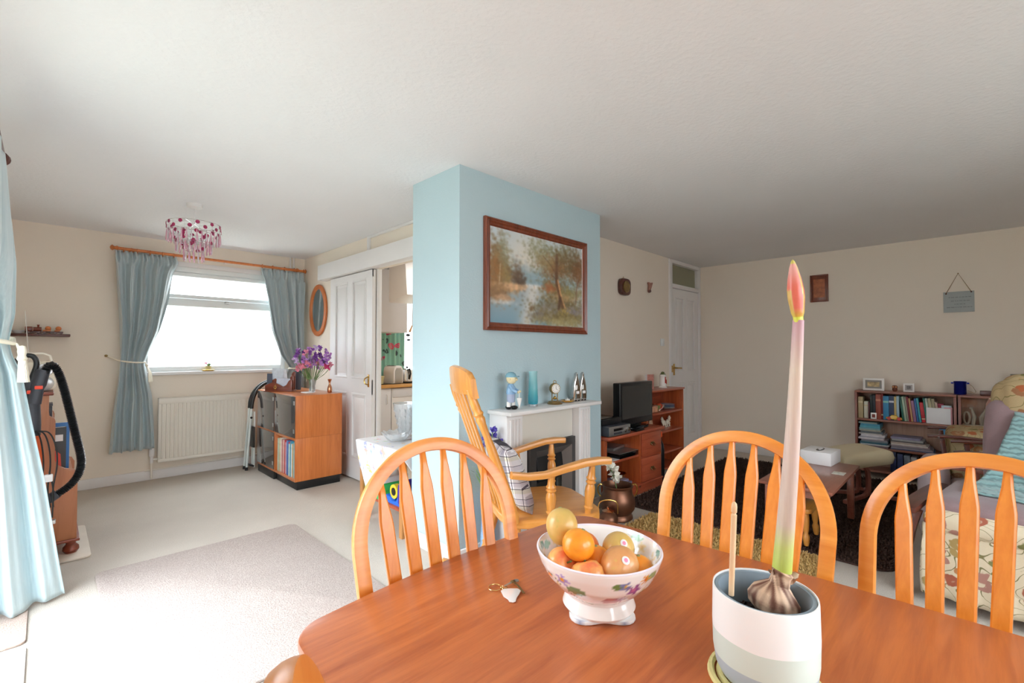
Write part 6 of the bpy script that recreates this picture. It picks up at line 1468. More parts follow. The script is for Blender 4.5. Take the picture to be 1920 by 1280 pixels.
easy('olive floral easy chair with dark wooden arms standing in front of the bookcase', (5.11, -.06, 0), math.radians(93), MFLOR2, MFLOR2, .54, .615, .84, .665)
easy('second floral wooden-armed easy chair between the grey recliner and the bookcase', (4.52, -.22, 0), math.radians(93), MFLOR, MFLOR, .52, .60, .80, .57)
gch = thing('armchair', 'pinkish grey recliner seat with a rounded end behind the high-back floral armchair', 'armchair', (4.02, .06, 0), math.radians(94))
obj('leg_rest', softbox((.06, -.14, .10), (.20, .15, .60), .065, .01, 10), MGREYP, gch)
obj('seat', softbox((-.20, -.14, .25), (.055, .15, .46), .04, .012, 8), MGREYP, gch)
obj('armrest', B().rtube([(-.22, .175, .555), (.0, .175, .575), (.08, .175, .575)], [.024]*3, [.05, .055, .04], (0, 0, 1), .5), MSAPZ, gch)
obj('arm_post', B().rtube([(-.05, .175, .56), (-.05, .175, .06)], .03, .03, (0, 1, 0), .4), MSAPZ, gch)
obj('base', B().box((-.18, -.13, .031), (.18, .16, .05), .01).tube([(0, 0, .05), (0, 0, .25)], .03, 10), MDKW, gch)
# ------------------------------------------------------------------ fruit bowl on the dining table
FBX, FBY, FBR = .0, .0, .0
TZ = .7405
def seg_d(p, a, c):
    ab = (c[0]-a[0], c[1]-a[1]); t = max(0, min(1, ((p[0]-a[0])*ab[0]+(p[1]-a[1])*ab[1])/(ab[0]**2+ab[1]**2+1e-9))); return math.hypot(p[0]-a[0]-ab[0]*t, p[1]-a[1]-ab[1]*t)
bowl_c = Vector((.814, .557, TZ))
fbm = tag(obj('saucer_stand', B().prism([(bowl_c.x+.070*math.cos(a)*(1+.16*math.cos(4*a)), bowl_c.y+.070*math.sin(a)*(1+.16*math.cos(4*a))) for a in [2*PI*k/48 for k in range(48)]], TZ, TZ+.007, bev=.002), vcol('stand_print', .25, .3)), 'white lobed stand with blue corner motifs under the fruit bowl', 'stand')
paint(fbm, lambda c: hexc('9CA8C4') if math.hypot(c.x, c.y) > .074 and math.sin(c.x*260)*math.sin(c.y*240) > .3 else hexc('EEF0F2'))
fb = thing('fruit_bowl', 'white china bowl painted with flowers standing on the dining table', 'bowl', (bowl_c.x, bowl_c.y, TZ+.0075))
BR, BH = .128, .118
prof = [(0, .004), (.055, .004), (.070, .0), (.074, .006), (.070, .018), (.066, .027), (.067, .032), (.085, .045), (.108, .070), (.121, .095), (.127, .112), (BR, .117), (.1245, .1185), (.120, .110), (.112, .090), (.098, .066), (.075, .046), (.045, .037), (0, .035)]
bo = obj('bowl', B().lathe(prof, (0, 0, 0), 160), vcol('painted_china', .12, .5), fb)
bm2 = bmesh.new(); bm2.from_mesh(bo.data); bmesh.ops.subdivide_edges(bm2, edges=[e for e in bm2.edges if abs(e.verts[0].co.z-e.verts[1].co.z) > .004 and max(e.verts[0].co.xy.length, e.verts[1].co.xy.length) > .06], cuts=5, use_grid_fill=True); bm2.to_mesh(bo.data); bm2.free()
bo.data.polygons.foreach_set('use_smooth', [True]*len(bo.data.polygons))
camdir = math.atan2(-bowl_c.y, -bowl_c.x)    # towards the camera
FLW = [  # (outside?, angle from the camera side, height, radius, petals, petal colour, heart colour)
    (1, -.62, .088, .017, 5, 'B0A0E0', 'E8A838'), (1, -.80, .07, .008, 4, 'F0D8A8', 'D8B050'), (1, .42, .092, .013, 5, '7C88B8', 'D8B040'), (1, .60, .080, .017, 5, '9C5CA0', 'C870A0'), (1, .78, .098, .014, 6, 'E8A040', 'D06828'), (1, .45, .058, .011, 4, 'C0607C', 'A04860'), (1, .88, .07, .014, 5, 'E8DCC0', 'D8B868'), (1, -1.5, .085, .016, 5, 'B07CB8', 'E8C048'), (1, 1.7, .085, .016, 5, 'D87C90', 'E8C048'), (1, 2.9, .085, .016, 5, '8C90C8', 'E8C048'),
    (0, -2.2, .095, .016, 5, 'F4E6BC', 'D8A860'), (0, -1.55, .088, .022, 5, 'F0E8D0', 'C8A060'), (0, -1.35, .080, .016, 5, '8C6CA0', '6C4C84'), (0, 1.75, .085, .020, 6, 'F0DCA8', 'D89848'), (0, 1.45, .095, .016, 5, 'F4E6C0', 'C87848'), (0, 2.2, .095, .013, 5, 'F0E0B0', 'D8B068'), (0, 2.6, .1, .01, 4, 'B8DCC0', '90C8A0')]
LVS = [(1, -.40, .07, .020, '7C9C70'), (1, .30, .092, .013, '6C8C50'), (1, .25, .055, .018, 'C88890'), (1, .95, .10, .016, '8CA878'), (0, 1.25, .100, .019, '5C9C78'), (0, 1.2, .086, .017, '84BC98'), (0, -1.85, .1, .016, '6CA878'), (0, -1.65, .108, .014, '3C7C54'), (0, 1.62, .108, .014, '4C8C80'), (0, 2.35, .11, .016, 'A4D4B4')]
def bowl_col(c):
    r = math.hypot(c.x, c.y); a = math.atan2(c.y, c.x)-camdir; out = r > interp([(0, .04), (.035, .05), (.046, .080), (.066, .104), (.09, .117), (.12, .127)], c.z)-.0005
    a = (a+PI) % (2*PI)-PI; col = hexc('F6F4F2')
    if out and .04 < c.z < .07: k = math.exp(-((c.z-.05)/.012)**2)*.5; p_ = hexc('F4D0D4'); col = tuple(lerp(x, y, k) for x, y in zip(col, p_))
    if out and c.z > .03:
        d = abs(c.z-(.088-.055*smooth((a+.95)/.75))) if -1.0 < a < -.15 else 1
        if d < .0016: col = hexc('788C64')
    for o_, fa, fz, fr_, col_ in LVS:
        if bool(o_) != out: continue
        da = ((a-fa+PI) % (2*PI)-PI)*r; dz = (c.z-fz)*1.15
        if (da/fr_)**2+(dz/(fr_*.55))**2 < 1: col = hexc(col_)
    for o_, fa, fz, fr_, n_, pc, hc in FLW:
        if bool(o_) != out: continue
        da = ((a-fa+PI) % (2*PI)-PI)*r; dz = (c.z-fz)*1.15; rr_ = math.hypot(da, dz); t = math.atan2(dz, da)
        if rr_ < fr_*(.72+.28*math.cos(n_*t)):
            col = hexc(hc) if rr_ < fr_*.3 else tuple(x*(.8+.25*rr_/fr_) for x in hexc(pc))
    if c.z > .1155: col = hexc('F0EAF4')
    return col
paint(bo, bowl_col)
def fruit_mat(name, c0, c1, spots=None, rough=.3, bs=None):
    m, nt, bb = newmat(name); v = tex_chain(nt); f = noise(nt, v, 18, 4, .6, .5)
    col = ramp(nt, f, [(.35, hexc(c0)), (.65, hexc(c1))])
    if spots: col = mix(nt, (lambda n_: (lambda r: (nt.links.new(ramp(nt, n_, [(.62, (0, 0, 0)), (.72, (1, 1, 1))]), r.inputs[0]), r.outputs[0])[1])(nt.nodes.new('ShaderNodeRGBToBW')))(noise(nt, v, 26, 3, .6)), col, hexc(spots))
    nt.links.new(col, bb.inputs['Base Color']); bb.inputs['Roughness'].default_value = rough; bb.inputs['Coat Weight'].default_value = .2; bb.inputs['Subsurface Weight'].default_value = .08; bb.inputs['Subsurface Radius'].default_value = (.02, .01, .005)
    if bs: bump(nt, bb, noise(nt, v, bs, 2), .25, .001)
    return m
MORA = fruit_mat('orange_peel', 'F09020', 'FAA830', None, .28, 420)
MMAN = fruit_mat('mango_skin', 'DC9A60', 'E8B070', 'D8B060', .35)
MMAN2 = fruit_mat('green_mango_skin', 'D2B060', 'E4B86C', 'B8B060', .35)
MAPP = fruit_mat('blush_apple_skin', 'E8784C', 'F4CC70', 'E0603C', .28)
def fruit(kind, label, p, r, mat, ax=(0, 0, 1), squash=.95, stick=False):
    c = bowl_c+Vector(p); t = thing(kind, label, 'fruit', c); ax = Vector(ax).normalized()
    if kind == 'apple': prof = [(.0, -.72*r), (.18*r, -.80*r), (.45*r, -.82*r), (.8*r, -.5*r), (r, .02*r), (.96*r, .4*r), (.7*r, .75*r), (.4*r, .86*r), (.15*r, .78*r), (0, .62*r)]
    elif kind == 'mango': prof = [(0, -1.15*r)]+[(r*math.sin(PI*i/12)*(1-.08*math.cos(PI*i/12)), -1.15*r*math.cos(PI*i/12)) for i in range(1, 12)]+[(0, 1.15*r)]
    else: prof = [(0, -r*squash)]+[(r*math.sin(PI*i/14), -r*squash*math.cos(PI*i/14)) for i in range(1, 14)]+[(0, r*squash)]
    sk = obj('skin', B().lathe(prof, (0, 0, 0), 32, ax), mat, t, smooth=True, angle=180)
    if kind == 'apple': obj('stalk', B().tube([ax*.62*r, ax*(1.0*r)+Vector((.004, 0, 0))], [.0016, .002], 6), MSTEM, t)
    else: obj('stem_end', B().lathe([(0, 0), (.004, 0), (.003, .0015), (0, .001)], ax*((1.15 if kind == 'mango' else squash)*r-.0004), 8, ax), plain('stem_scar', '8C9060', .7) if 'stem_scar' not in MATS else MATS['stem_scar'], t)
    if stick:
        d = (Vector((0, 0, HC))-c).normalized(); d = (d+RT*stick[0]+Vector((0, 0, stick[1]))).normalized()
        # small oval label lying on the skin
        hit = None; me_ = sk.data; best = -1
        for v in me_.vertices:
            q = (v.co+sk.location); k = q.normalized().dot(d)
            if k > best: best = k; hit = q.copy()
        s_ = B().lathe([(0, .0002), (.008, .0), (.0065, .0009), (0, .0012)], hit, 16, d, sx=1.0); obj('sticker', s_, MPAPER, t)
        obj('sticker_print', B().lathe([(0, 0), (.004, 0), (0, .0005)], hit+d*.0012, 12, d), plain('sticker_pink', 'E88CB0', .5) if 'sticker_pink' not in MATS else MATS['sticker_pink'], t)
    return t
u_r, u_f = RT, Vector((FW.x, FW.y, 0)).normalized()
def L3(a, f, z): v = u_r*a+u_f*f; return (v.x, v.y, z)
fruit('mango', 'yellow-green mango standing highest at the back left of the fruit bowl', L3(-.073, .025, .156), .0335, MMAN2, (.2, .3, 1), stick=False)
fruit('orange', 'bright orange on top of the pile at the left of the fruit bowl', L3(-.047, -.038, .144), .0325, MORA, (.3, -.2, 1))
fruit('apple', 'red and yellow apple with its stalk showing at the left of the fruit bowl', L3(-.080, -.030, .101), .0335, MAPP, (-.2, -.75, .45))
fruit('apple', 'red and yellow apple at the front of the fruit bowl', L3(-.034, -.072, .096), .0335, MAPP, (.1, .4, 1))
fruit('mango', 'peach-coloured mango with a sticker at the front right of the fruit bowl', L3(.030, -.055, .108), .0365, MMAN, (1, .1, .2), stick=(.45, .35))
fruit('mango', 'olive-orange mango behind the front one at the right of the fruit bowl', L3(.045, .020, .112), .033, MMAN2, (1, .2, -.1), stick=(.5, .3))
fruit('orange', 'orange partly hidden at the right rim of the fruit bowl', L3(.072, -.040, .094), .031, MORA)
fruit('orange', 'orange low in the middle between the apples and the mango', L3(-.008, -.012, .100), .0325, MORA)
fruit('orange', 'orange-red fruit in the centre back of the fruit bowl', L3(-.022, .040, .108), .031, fruit_mat('blood_orange_peel', 'E87838', 'F09048', None, .3, 400))
# ------------------------------------------------------------------ plant pot with amaryllis
PC = Vector((.838, .282, TZ))
PC = Vector((.817, .2435, TZ))
pc_mat = plain('yellow_raffia', 'DCD090', .8, bumps=(90, .6))
b = B()
for k in range(6):
    r = .012+.0135*k; b.tube([(PC.x+r*math.cos(2*PI*j/40), PC.y+r*math.sin(2*PI*j/40), TZ+.0055) for j in range(40)], .0055, 6, True)
tag(obj('woven_mat', b, pc_mat), 'yellow woven raffia mat under the plant pot', 'mat')
pot = thing('plant_pot', 'white ceramic plant pot with pale green and grey bands on the dining table', 'plant pot', (PC.x, PC.y, TZ+.0115))
PRr, PHh = .0765, .136
m, nt, bb = newmat('banded_pot_glaze'); tc = nt.nodes.new('ShaderNodeTexCoord'); sz = nt.nodes.new('ShaderNodeSeparateXYZ'); nt.links.new(tc.outputs['Object'], sz.inputs[0])
wv = noise(nt, tc.outputs['Object'], 8, 2); mt = nt.nodes.new('ShaderNodeMath'); mt.operation = 'MULTIPLY_ADD'; mt.inputs[1].default_value = .014; nt.links.new(wv, mt.inputs[0]); nt.links.new(sz.outputs[2], mt.inputs[2])
nt.links.new(ramp(nt, mt.outputs[0], [(0, hexc('AEC2CC')), (.038, hexc('D2E2DA')), (.076, hexc('F4F6F6'))], 'CONSTANT'), bb.inputs['Base Color']); bb.inputs['Roughness'].default_value = .35
obj('outer_pot', B().lathe([(0, 0), (.058, 0), (.066, .004), (.072, .016), (.0755, .04), (PRr, .08), (.0755, PHh-.004), (.0750, PHh), (.0732, PHh), (.0722, PHh-.006), (.0705, .02), (0, .018)], (0, 0, 0), 64), m, pot)
MINN = plain('blue_grey_pot', '8C9CA8', .4, var=.02)
obj('inner_pot', B().lathe([(0, .022), (.052, .022), (.066, PHh-.014), (.0715, PHh-.008), (.0715, PHh-.002), (.0665, PHh-.002), (.063, PHh-.018), (.058, .083), (0, .082)], (0, 0, 0), 64), MINN, pot)
MSOIL = plain('dark_compost', '4A3834', .95, var=.5, vs=120, bumps=(140, 1, .02))
b = B().lathe([(0, .092), (.02, .094), (.045, .09), (.0585, .086), (.0585, .0825), (0, .0825)], (0, 0, 0), 32); obj('compost', b, MSOIL, pot)
r_ = random.Random(2); b = B()
for k in range(70):
    a = r_.random()*6.28; q = .052*math.sqrt(r_.random()); b.ball((q*math.cos(a), q*math.sin(a), .092), .002+.0025*r_.random(), 5, 4)
tag(obj('compost_lumps', b, MSOIL, pot), kind='stuff')
am = thing('amaryllis', 'amaryllis bulb with one tall bare stem and a closed red and green bud', 'plant', (PC.x, PC.y, TZ+.0115))
off = RT*.030+Vector((FW.x, FW.y, 0))*(-.005)
def bulbcol(c):
    a = math.atan2(c.y, c.x); s_ = math.sin(a*9+c.z*60)+.6*math.sin(a*23+c.z*30); t = smooth((s_+1.2)/2.4)
    return tuple(lerp(x, y, t) for x, y in zip(hexc('8C5A44'), hexc('E2C4A4')))
D_ = (Vector((PC.x, PC.y, HC))-Vector((0, 0, HC))).dot(Vector((FW.x, FW.y, 0)).normalized())
def at_depth(u, v, d): return Vector((0, 0, HC))+(FW+RT*((u-960)/FPX)-UP*((v-640)/FPX))*d
O_ = Vector((PC.x, PC.y, TZ+.0115))
b0 = at_depth(1446, 1140, D_)-O_; b1 = at_depth(1468, 1072, D_)-O_; bax = (b1-b0).normalized(); bl = (b1-b0).length
bprof = [(0, -.012), (.020, -.010), (.034, .0), (.0385, .012), (.035, .024), (.024, .034), (.0155, .042), (.0145, bl-.006), (.0165, bl), (.012, bl+.004), (0, bl)]
dn = []
for (ra, za), (rb_, zb) in zip(bprof, bprof[1:]): dn += [(lerp(ra, rb_, k/4), lerp(za, zb, k/4)) for k in range(4)]
bo = obj('bulb', B().lathe(dn, b0, 96, bax), vcol('papery_bulb_skin', .6, bumps=(120, .5)), am)
for v_ in bo.data.vertices:
    a_ = math.atan2(v_.co.y, v_.co.x); v_.co.x *= 1+.03*math.sin(a_*7)+.02*math.sin(a_*17+v_.co.z*90); v_.co.y *= 1+.03*math.sin(a_*7)
def bulbcol(c):
    a = math.atan2(c.y, c.x); s_ = math.sin(a*6+c.z*70)+.7*math.sin(a*15-c.z*50)+.4*math.sin(c.z*300); t = smooth((s_+1.4)/2.8)
    return tuple(lerp(x, y, t) for x, y in zip(hexc('6E4434'), hexc('DCBCA0')))
paint(bo, bulbcol)
b = B(); rf = random.Random(6)
for k in range(9):
    a = rf.random()*6.28; q = .0145; d_ = Vector((math.cos(a), math.sin(a), 0)); c_ = b0+bax*(bl*rf.uniform(.62, 1.0))+d_*q*.8
    b.petal(c_, d_*rf.uniform(.4, 1)+bax*rf.uniform(.3, 1.0), .013, .012)
o = obj('dry_scale', b, vcol('dry_scale_paper', .7), am); paint(o, lambda c: hexc('EAD8C8') if math.sin(c.z*500) > -.2 else hexc('A07860'))
MST, nt, bb = newmat('amaryllis_stem'); tc = nt.nodes.new('ShaderNodeTexCoord'); sz = nt.nodes.new('ShaderNodeSeparateXYZ'); nt.links.new(tc.outputs['Generated'], sz.inputs[0])
st_c = ramp(nt, sz.outputs[2], [(0, hexc('BCD05C')), (.10, hexc('C8D480')), (.19, hexc('D4C4B4')), (.45, hexc('DAC6BC')), (.8, hexc('E0D0BE')), (1, hexc('CCA0AC'))])
nf = ramp(nt, noise(nt, tex_chain(nt, (300, 300, 6)), 1, 3), [(.3, (.9, .88, .9)), (.7, (1, 1, 1))])
mx = nt.nodes.new('ShaderNodeMix'); mx.data_type = 'RGBA'; mx.blend_type = 'MULTIPLY'; mx.inputs[0].default_value = 1; nt.links.new(st_c, mx.inputs[6]); nt.links.new(nf, mx.inputs[7])
nt.links.new(mx.outputs[2], bb.inputs['Base Color']); bb.inputs['Roughness'].default_value = .45; bb.inputs['Subsurface Weight'].default_value = .1; bb.inputs['Subsurface Radius'].default_value = (.01, .008, .004)
p0 = at_depth(1466, 1068, D_+.002)-O_; p1 = at_depth(1497, 600, D_+.002)-O_
pts = [p0.lerp(p1, i/12)+RT*(.003*math.sin(PI*i/12)) for i in range(13)]
wpx = lambda d, px: px*d/FPX/2
obj('stem', B().tube(pts, [lerp(wpx(D_, 37), wpx(D_, 21), i/12) for i in range(13)], 20, flat=(1, .85)), MST, am)
tip = at_depth(1486, 486, D_+.002)-O_; ax = (tip-p1).normalized(); Lb = (tip-p1).length
prof = [(.0, -.004), (wpx(D_, 20), -.003), (wpx(D_, 21), .005), (wpx(D_, 27), Lb*.12), (wpx(D_, 35), Lb*.36), (wpx(D_, 35), Lb*.5), (wpx(D_, 28), Lb*.68), (wpx(D_, 17), Lb*.86), (wpx(D_, 7), Lb*.97), (0, Lb)]
dense = []
for (ra, za), (rb_, zb) in zip(prof, prof[1:]): dense += [(lerp(ra, rb_, k/6), lerp(za, zb, k/6)) for k in range(6)]
dense.append(prof[-1])
bud = obj('bud', B().lathe(dense, p1, 48, ax, sy=.8), vcol('bud_skin', .35, .2), am)
bc = p1.copy()
def budcol(c):
    q = c+bud.location-bc; t = q.dot(ax)/Lb; rad = q-ax*q.dot(ax); sx_ = rad.dot(RT); fr = rad.dot(Vector((FW.x, FW.y, 0)))
    w_ = max(1e-4, rad.length); s_ = sx_/w_
    if t < .06: return hexc('D4DC50')
    edge = abs(s_-(.55-.25*t)) < .14 and fr < 0
    red = hexc('E0705C'); pink = hexc('E8A8A0'); gr = hexc('CCD050')
    k = smooth(1-abs(t-.45)/.5)
    col = tuple(lerp(x, y, smooth((t-.5)/.4)) for x, y in zip(red, pink))
    if t < .2: col = tuple(lerp(x, y, (.2-t)/.14) for x, y in zip(col, hexc('D8B450')))
    if edge or t > .93: col = tuple(lerp(x, y, .8) for x, y in zip(col, gr))
    if s_ < -.8 and t < .5: col = tuple(lerp(x, y, .6) for x, y in zip(col, hexc('C8C850')))
    return col
paint(bud, budcol)
# wooden plant stake
q0 = at_depth(1371, 1115, D_-.01); q1 = at_depth(1377, 940, D_-.01)
sk = B().tube([q0, q0.lerp(q1, .78), q0.lerp(q1, .86)], [.0042, .0044, .0044], 12).turned(q0.lerp(q1, .86), q1, [(0, .0044), (.06, .0034), (.12, .003), (.2, .0044), (.6, .0046), (.85, .0038), (1, .0008)], 12)
tag(obj('plant_stake', sk, plain('pale_birch', 'E8C49C', .5)), 'thin pale wooden stick with a carved tip standing in the plant pot', 'stick')
# ------------------------------------------------------------------ keys
ky = thing('key_ring', 'gold key ring with a shiny fob and two small keys on the dining table', 'keys', (.725, .745, TZ))
MGOLD_ = plain('gold_plate', 'E8C888', .18, 1)
def Kp(u, v, h=.002): p = bp(u, v, z=TZ+h); return (p.x, p.y, TZ+h)
b = B(); cen = Vector(Kp(928, 1101)); b.tube([(cen.x+.0145*math.cos(a), cen.y+.0145*math.sin(a), TZ+.0022) for a in [2*PI*k/24 for k in range(24)]], .0013, 8, True); obj('ring', b, MGOLD_, ky, True)
b = B()
for k, (u, v) in enumerate(((941, 1100), (944.5, 1103), (948, 1100.5))): c = Vector(Kp(u, v)); b.tube([(c.x+.0035*math.cos(a), c.y+.0035*math.sin(a)*(.4 if k % 2 else 1), TZ+.0022+(.002*math.sin(a) if k % 2 else 0)) for a in [2*PI*j/12 for j in range(12)]], .0009, 6, True)
tag(obj('chain_links', b, MGOLD_, ky, True), kind='stuff')
poly = [Kp(u, v)[:2] for u, v in ((939, 1108), (944, 1104.5), (955, 1103.5), (970, 1103.5), (977, 1107), (974, 1113), (969, 1120), (967, 1127), (962, 1129), (955, 1128), (952, 1123), (944, 1118))]
obj('fob', B().prism(poly, TZ+.0008, TZ+.0035, bev=.0008), plain('white_enamel', 'F6F4F2', .1, .2, .0), ky, True)
for pts in (((946, 1098), (960, 1091), (968, 1088)), ((962, 1090), (972, 1098), (983, 1112))):
    P3_ = [Vector(Kp(u, v, .0045)) for u, v in pts]; b = B().rtube(P3_, [.0014]*3, [.004, .005, .0045], (0, 0, 1), .2); b.lathe([(0, -.0007), (.0065, -.0007), (.0065, .0007), (0, .0007)], P3_[-1] if pts[0][0] == 946 else P3_[0], 16)
    obj('key', b, MSILVER if pts[0][0] == 946 else MAGEDB, ky, True)
# ------------------------------------------------------------------ side table in the alcove
sd = thing('side_table', 'small oak side table with a lower shelf beside the chimney breast', 'side table', (1.88, 3.05, 0))
ax0, ax1, ay0, ay1 = 1.70, 2.10, 2.74, 3.36
obj('tabletop', B().box((ax0, ay0, .575), (ax1, ay1, .595), .003), MBEECH, sd, True)
for x in (ax0+.01, ax1-.05):
    for y in (ay0+.01, ay1-.05): obj('leg', B().box((x, y, 0), (x+.04, y+.04, .5745), .003), MBEECH, sd, True)
obj('lower_shelf', B().box((ax0+.02, ay0+.055, .17), (ax1-.02, ay1-.055, .19), .003), MANTQ, sd, True)
clth = B()
def cloth(u, v):
    """square cloth laid cornerwise over the top"""
    cx_, cy_ = 1.885, 3.06; s_ = .37
    a, c = (2*u-1)*s_, (2*v-1)*s_; ang = math.radians(35); x = cx_+a*math.cos(ang)-c*math.sin(ang); y = cy_+a*math.sin(ang)+c*math.cos(ang)
    z = .5975; bx0, bx1, by0, by1 = ax0-.006, ax1+.006, ay0-.006, ay1+.006; dz = 0; w_ = .006*math.sin(11*a+7*c)
    if x < bx0: dz += bx0-x; x = bx0-.004-abs(w_)-.03*min(1, dz/.2)
    if x > bx1: dz += x-bx1; x = bx1+.004+abs(w_)
    if y < by0: dz += (by0-y)*(1 if x > bx0-.003 else .7); y = by0-.004-abs(w_)-.0
    if y > by1: dz += (y-by1)*(1 if x > bx0-.003 else .7); y = by1+.004+abs(w_)+.03*min(1, dz/.2)
    return (x, y, z-dz*.95)
clth.grid(cloth, 90, 90)
oc = obj('tablecloth', clth, vcol('floral_print_cotton', .8), angle=180); tag(oc, 'white cloth printed with pale pastel flowers draped over the oak side table', 'tablecloth')
rq = random.Random(21); spots = [(rq.uniform(-.45, .45), rq.uniform(-.45, .45), rq.uniform(.008, .026), rq.choice(['A8ACD8', 'E8C8A0', 'F0B8A8', 'B8D0B0', 'C8B8DC', 'A8C0D8', 'E0A0A8', 'F0D070'])) for _ in range(150)]
def clothcol(c):
    p = c.x+oc.location.x-1.885, c.y+oc.location.y-3.06-(c.z+oc.location.z-.5975)*.6; q = (p[0]-(c.z+oc.location.z-.5975)*-.5, p[1])
    if abs(c.z+oc.location.z-.5975) > .20: return hexc('E2E0E2')
    for sx_, sy_, sr, col in spots:
        d = math.hypot(q[0]-sx_, q[1]-sy_)
        if d < sr*(.6+.4*math.cos(4*math.atan2(q[1]-sy_, q[0]-sx_))): return tuple(lerp(x, .9, .05) for x in hexc(col))
    return hexc('E2E0E2')
paint(oc, clothcol); sm = oc.modifiers.new('t', 'SOLIDIFY'); sm.thickness = .002; sm.offset = 1
cv = thing('vase', 'tall cut crystal vase on the side table', 'vase', (1.97, 3.12, .602))
obj('body', B().lathe([(0, 0), (.06, 0), (.065, .02), (.055, .05), (.065, .10), (.085, .20), (.10, .27), (.095, .27), (.08, .2), (.058, .1), (.045, .05), (0, .04)], (0, 0, 0), 28), MCRYS, cv, smooth=False)
b = B()
for k in range(14):
    a = 2*PI*k/14
    for j in range(4): b.prism([(0, -.02), (.010, 0), (0, .02), (-.010, 0)], 0, .004); 
b.b.free(); b = B()
for k in range(14):
    a = 2*PI*k/14
    for j in range(4):
        z = .07+.05*j; r = interp([(.05, .055), (.10, .065), (.20, .085), (.27, .10)], z)+.0006; c_ = Vector((math.cos(a), math.sin(a), 0)); t_ = Vector((-math.sin(a), math.cos(a), 0))
        vs = [c_*r+Vector((0, 0, z-.022)), c_*r+t_*.010+Vector((0, 0, z)), c_*r+Vector((0, 0, z+.022)), c_*r-t_*.010+Vector((0, 0, z)), c_*(r+.005)+Vector((0, 0, z))]
        b.add(vs, [(0, 1, 4), (1, 2, 4), (2, 3, 4), (3, 0, 4)])
tag(obj('cut_facets', b, MCRYS, cv, smooth=False), kind='stuff')
cb = thing('bowl', 'scalloped cut crystal bowl in front of the tall crystal vase', 'bowl', (1.86, 3.06, .602))
def sb(u, v):
    a = 2*PI*u; r = lerp(.045, .115, v**.8)*(1+.06*math.cos(12*a)*v); return (r*math.cos(a), r*math.sin(a), .005+.06*v**1.6+.006*math.cos(12*a)*v)
o = obj('body', B().grid(sb, 72, 8), MCRYS, cb, smooth=False); sm = o.modifiers.new('t', 'SOLIDIFY'); sm.thickness = .004
# things on the lower shelf
tag(obj('storage_box', B().box((1.72, 3.08, .1905), (1.95, 3.28, .24), .004).box((1.715, 3.075, .2405), (1.955, 3.285, .30), .006), [plain('green_lid_box', '3CB860', .4)]), 'green-based box under a white lid on the lower shelf of the side table', 'box')
tag(obj('tub', B().box((1.705, 3.065, .3005), (1.96, 3.295, .345), .008), MWHITE), 'white tub lying on the green box on the lower shelf', 'tub')
tdp = thing('tape_dispenser', 'blue tape dispenser holding a yellow and black reel on the side table shelf', 'tape dispenser', (1.77, 2.93, .1905), math.radians(90))
obj('base', B().prism([(-.09, 0), (.09, 0), (.09, .05), (.03, .045), (0, .02), (-.05, .03), (-.09, .10)], -.03, .03, 'y', bev=.004), plain('royal_blue_plastic', '2C6CD8', .3), tdp)
obj('reel', B().lathe([(.02, -.018), (.05, -.018), (.05, .018), (.02, .018)], (0, 0, .085), 24, (0, 1, 0)), plain('yellow_tape', 'E8C838', .4), tdp)
obj('core', B().lathe([(0, -.02), (.028, -.02), (.028, .02), (0, .02)], (0, 0, .085), 20, (0, 1, 0)), MBLACK, tdp)
tag(obj('pouch', softbox((1.74, 2.80, .1905), (1.98, 2.87, .36), .03, .008, 6), plain('indigo_fabric', '34249C', .6)), 'indigo fabric pouch standing right of the blue tape dispenser', 'pouch')
# ------------------------------------------------------------------ kitchen beyond the sliding door
MKIT = plain('pale_grey_cabinet', 'D8D8DC', .35, var=.01); MWT = wood('oak_worktop', 'B8803C', 'D09C58', 0, .4, 1, .2)
kc = thing('kitchen_cabinet', 'white kitchen base cabinet under the oak worktop', 'kitchen cabinet', (2.68, 5.45, 0))
obj('carcass', B().box((2.27, 5.13, .1), (3.02, 5.78, .815)), MKIT, kc, True); obj('door', B().box((2.35, 5.112, .12), (3.015, 5.1295, .805), .003), MKIT, kc, True); obj('plinth', B().box((2.34, 5.16, 0), (3.02, 5.75, .0995)), MKIT, kc, True)
obj('handle', B().tube([(2.95, 5.111, .62), (2.95, 5.09, .63), (2.95, 5.09, .73), (2.95, 5.111, .74)], .005, 8), MCHROME, kc, True)
wm = thing('washing_machine', 'white appliance beside the kitchen base cabinet', 'appliance', (3.36, 5.45, 0))
obj('body', B().box((3.03, 5.12, .005), (3.68, 5.78, .81), .006), MWHITE, wm, True); obj('door', B().lathe([(.12, 0), (.17, 0), (.165, .02), (.12, .03)], (3.35, 5.119, .42), 32, (0, -1, 0)), MSILVER, wm, True); obj('door_glass', B().lathe([(0, .01), (.12, .01), (.10, .03), (0, .035)], (3.35, 5.119, .42), 32, (0, -1, 0)), MSMOKE, wm, True)
obj('control_panel', B().box((3.04, 5.113, .70), (3.67, 5.1195, .80), .002), MKIT, wm, True)
kc2 = thing('kitchen_cabinet', 'pale grey kitchen base cabinet right of the appliance', 'kitchen cabinet', (4.0, 5.45, 0))
obj('carcass', B().box((3.69, 5.13, .1), (4.40, 5.78, .815)), MKIT, kc2, True); obj('door', B().box((3.70, 5.112, .12), (4.39, 5.1295, .805), .003), MKIT, kc2, True); obj('plinth', B().box((3.69, 5.16, 0), (4.40, 5.75, .0995)), MKIT, kc2, True)
tag(obj('worktop', B().box((2.27, 5.09, .8205), (4.45, 5.80, .855), .003), MWT), 'oak-edged kitchen worktop seen through the open sliding door', 'worktop')
cut = lambda x0, y0, x1, y1: B().box((x0, y0, .8555), (x1, y1, .862), .002)
tag(obj('hob', cut(2.80, 5.22, 3.22, 5.62), MBLKG), 'black glass chopping slab on the kitchen worktop', 'slab')
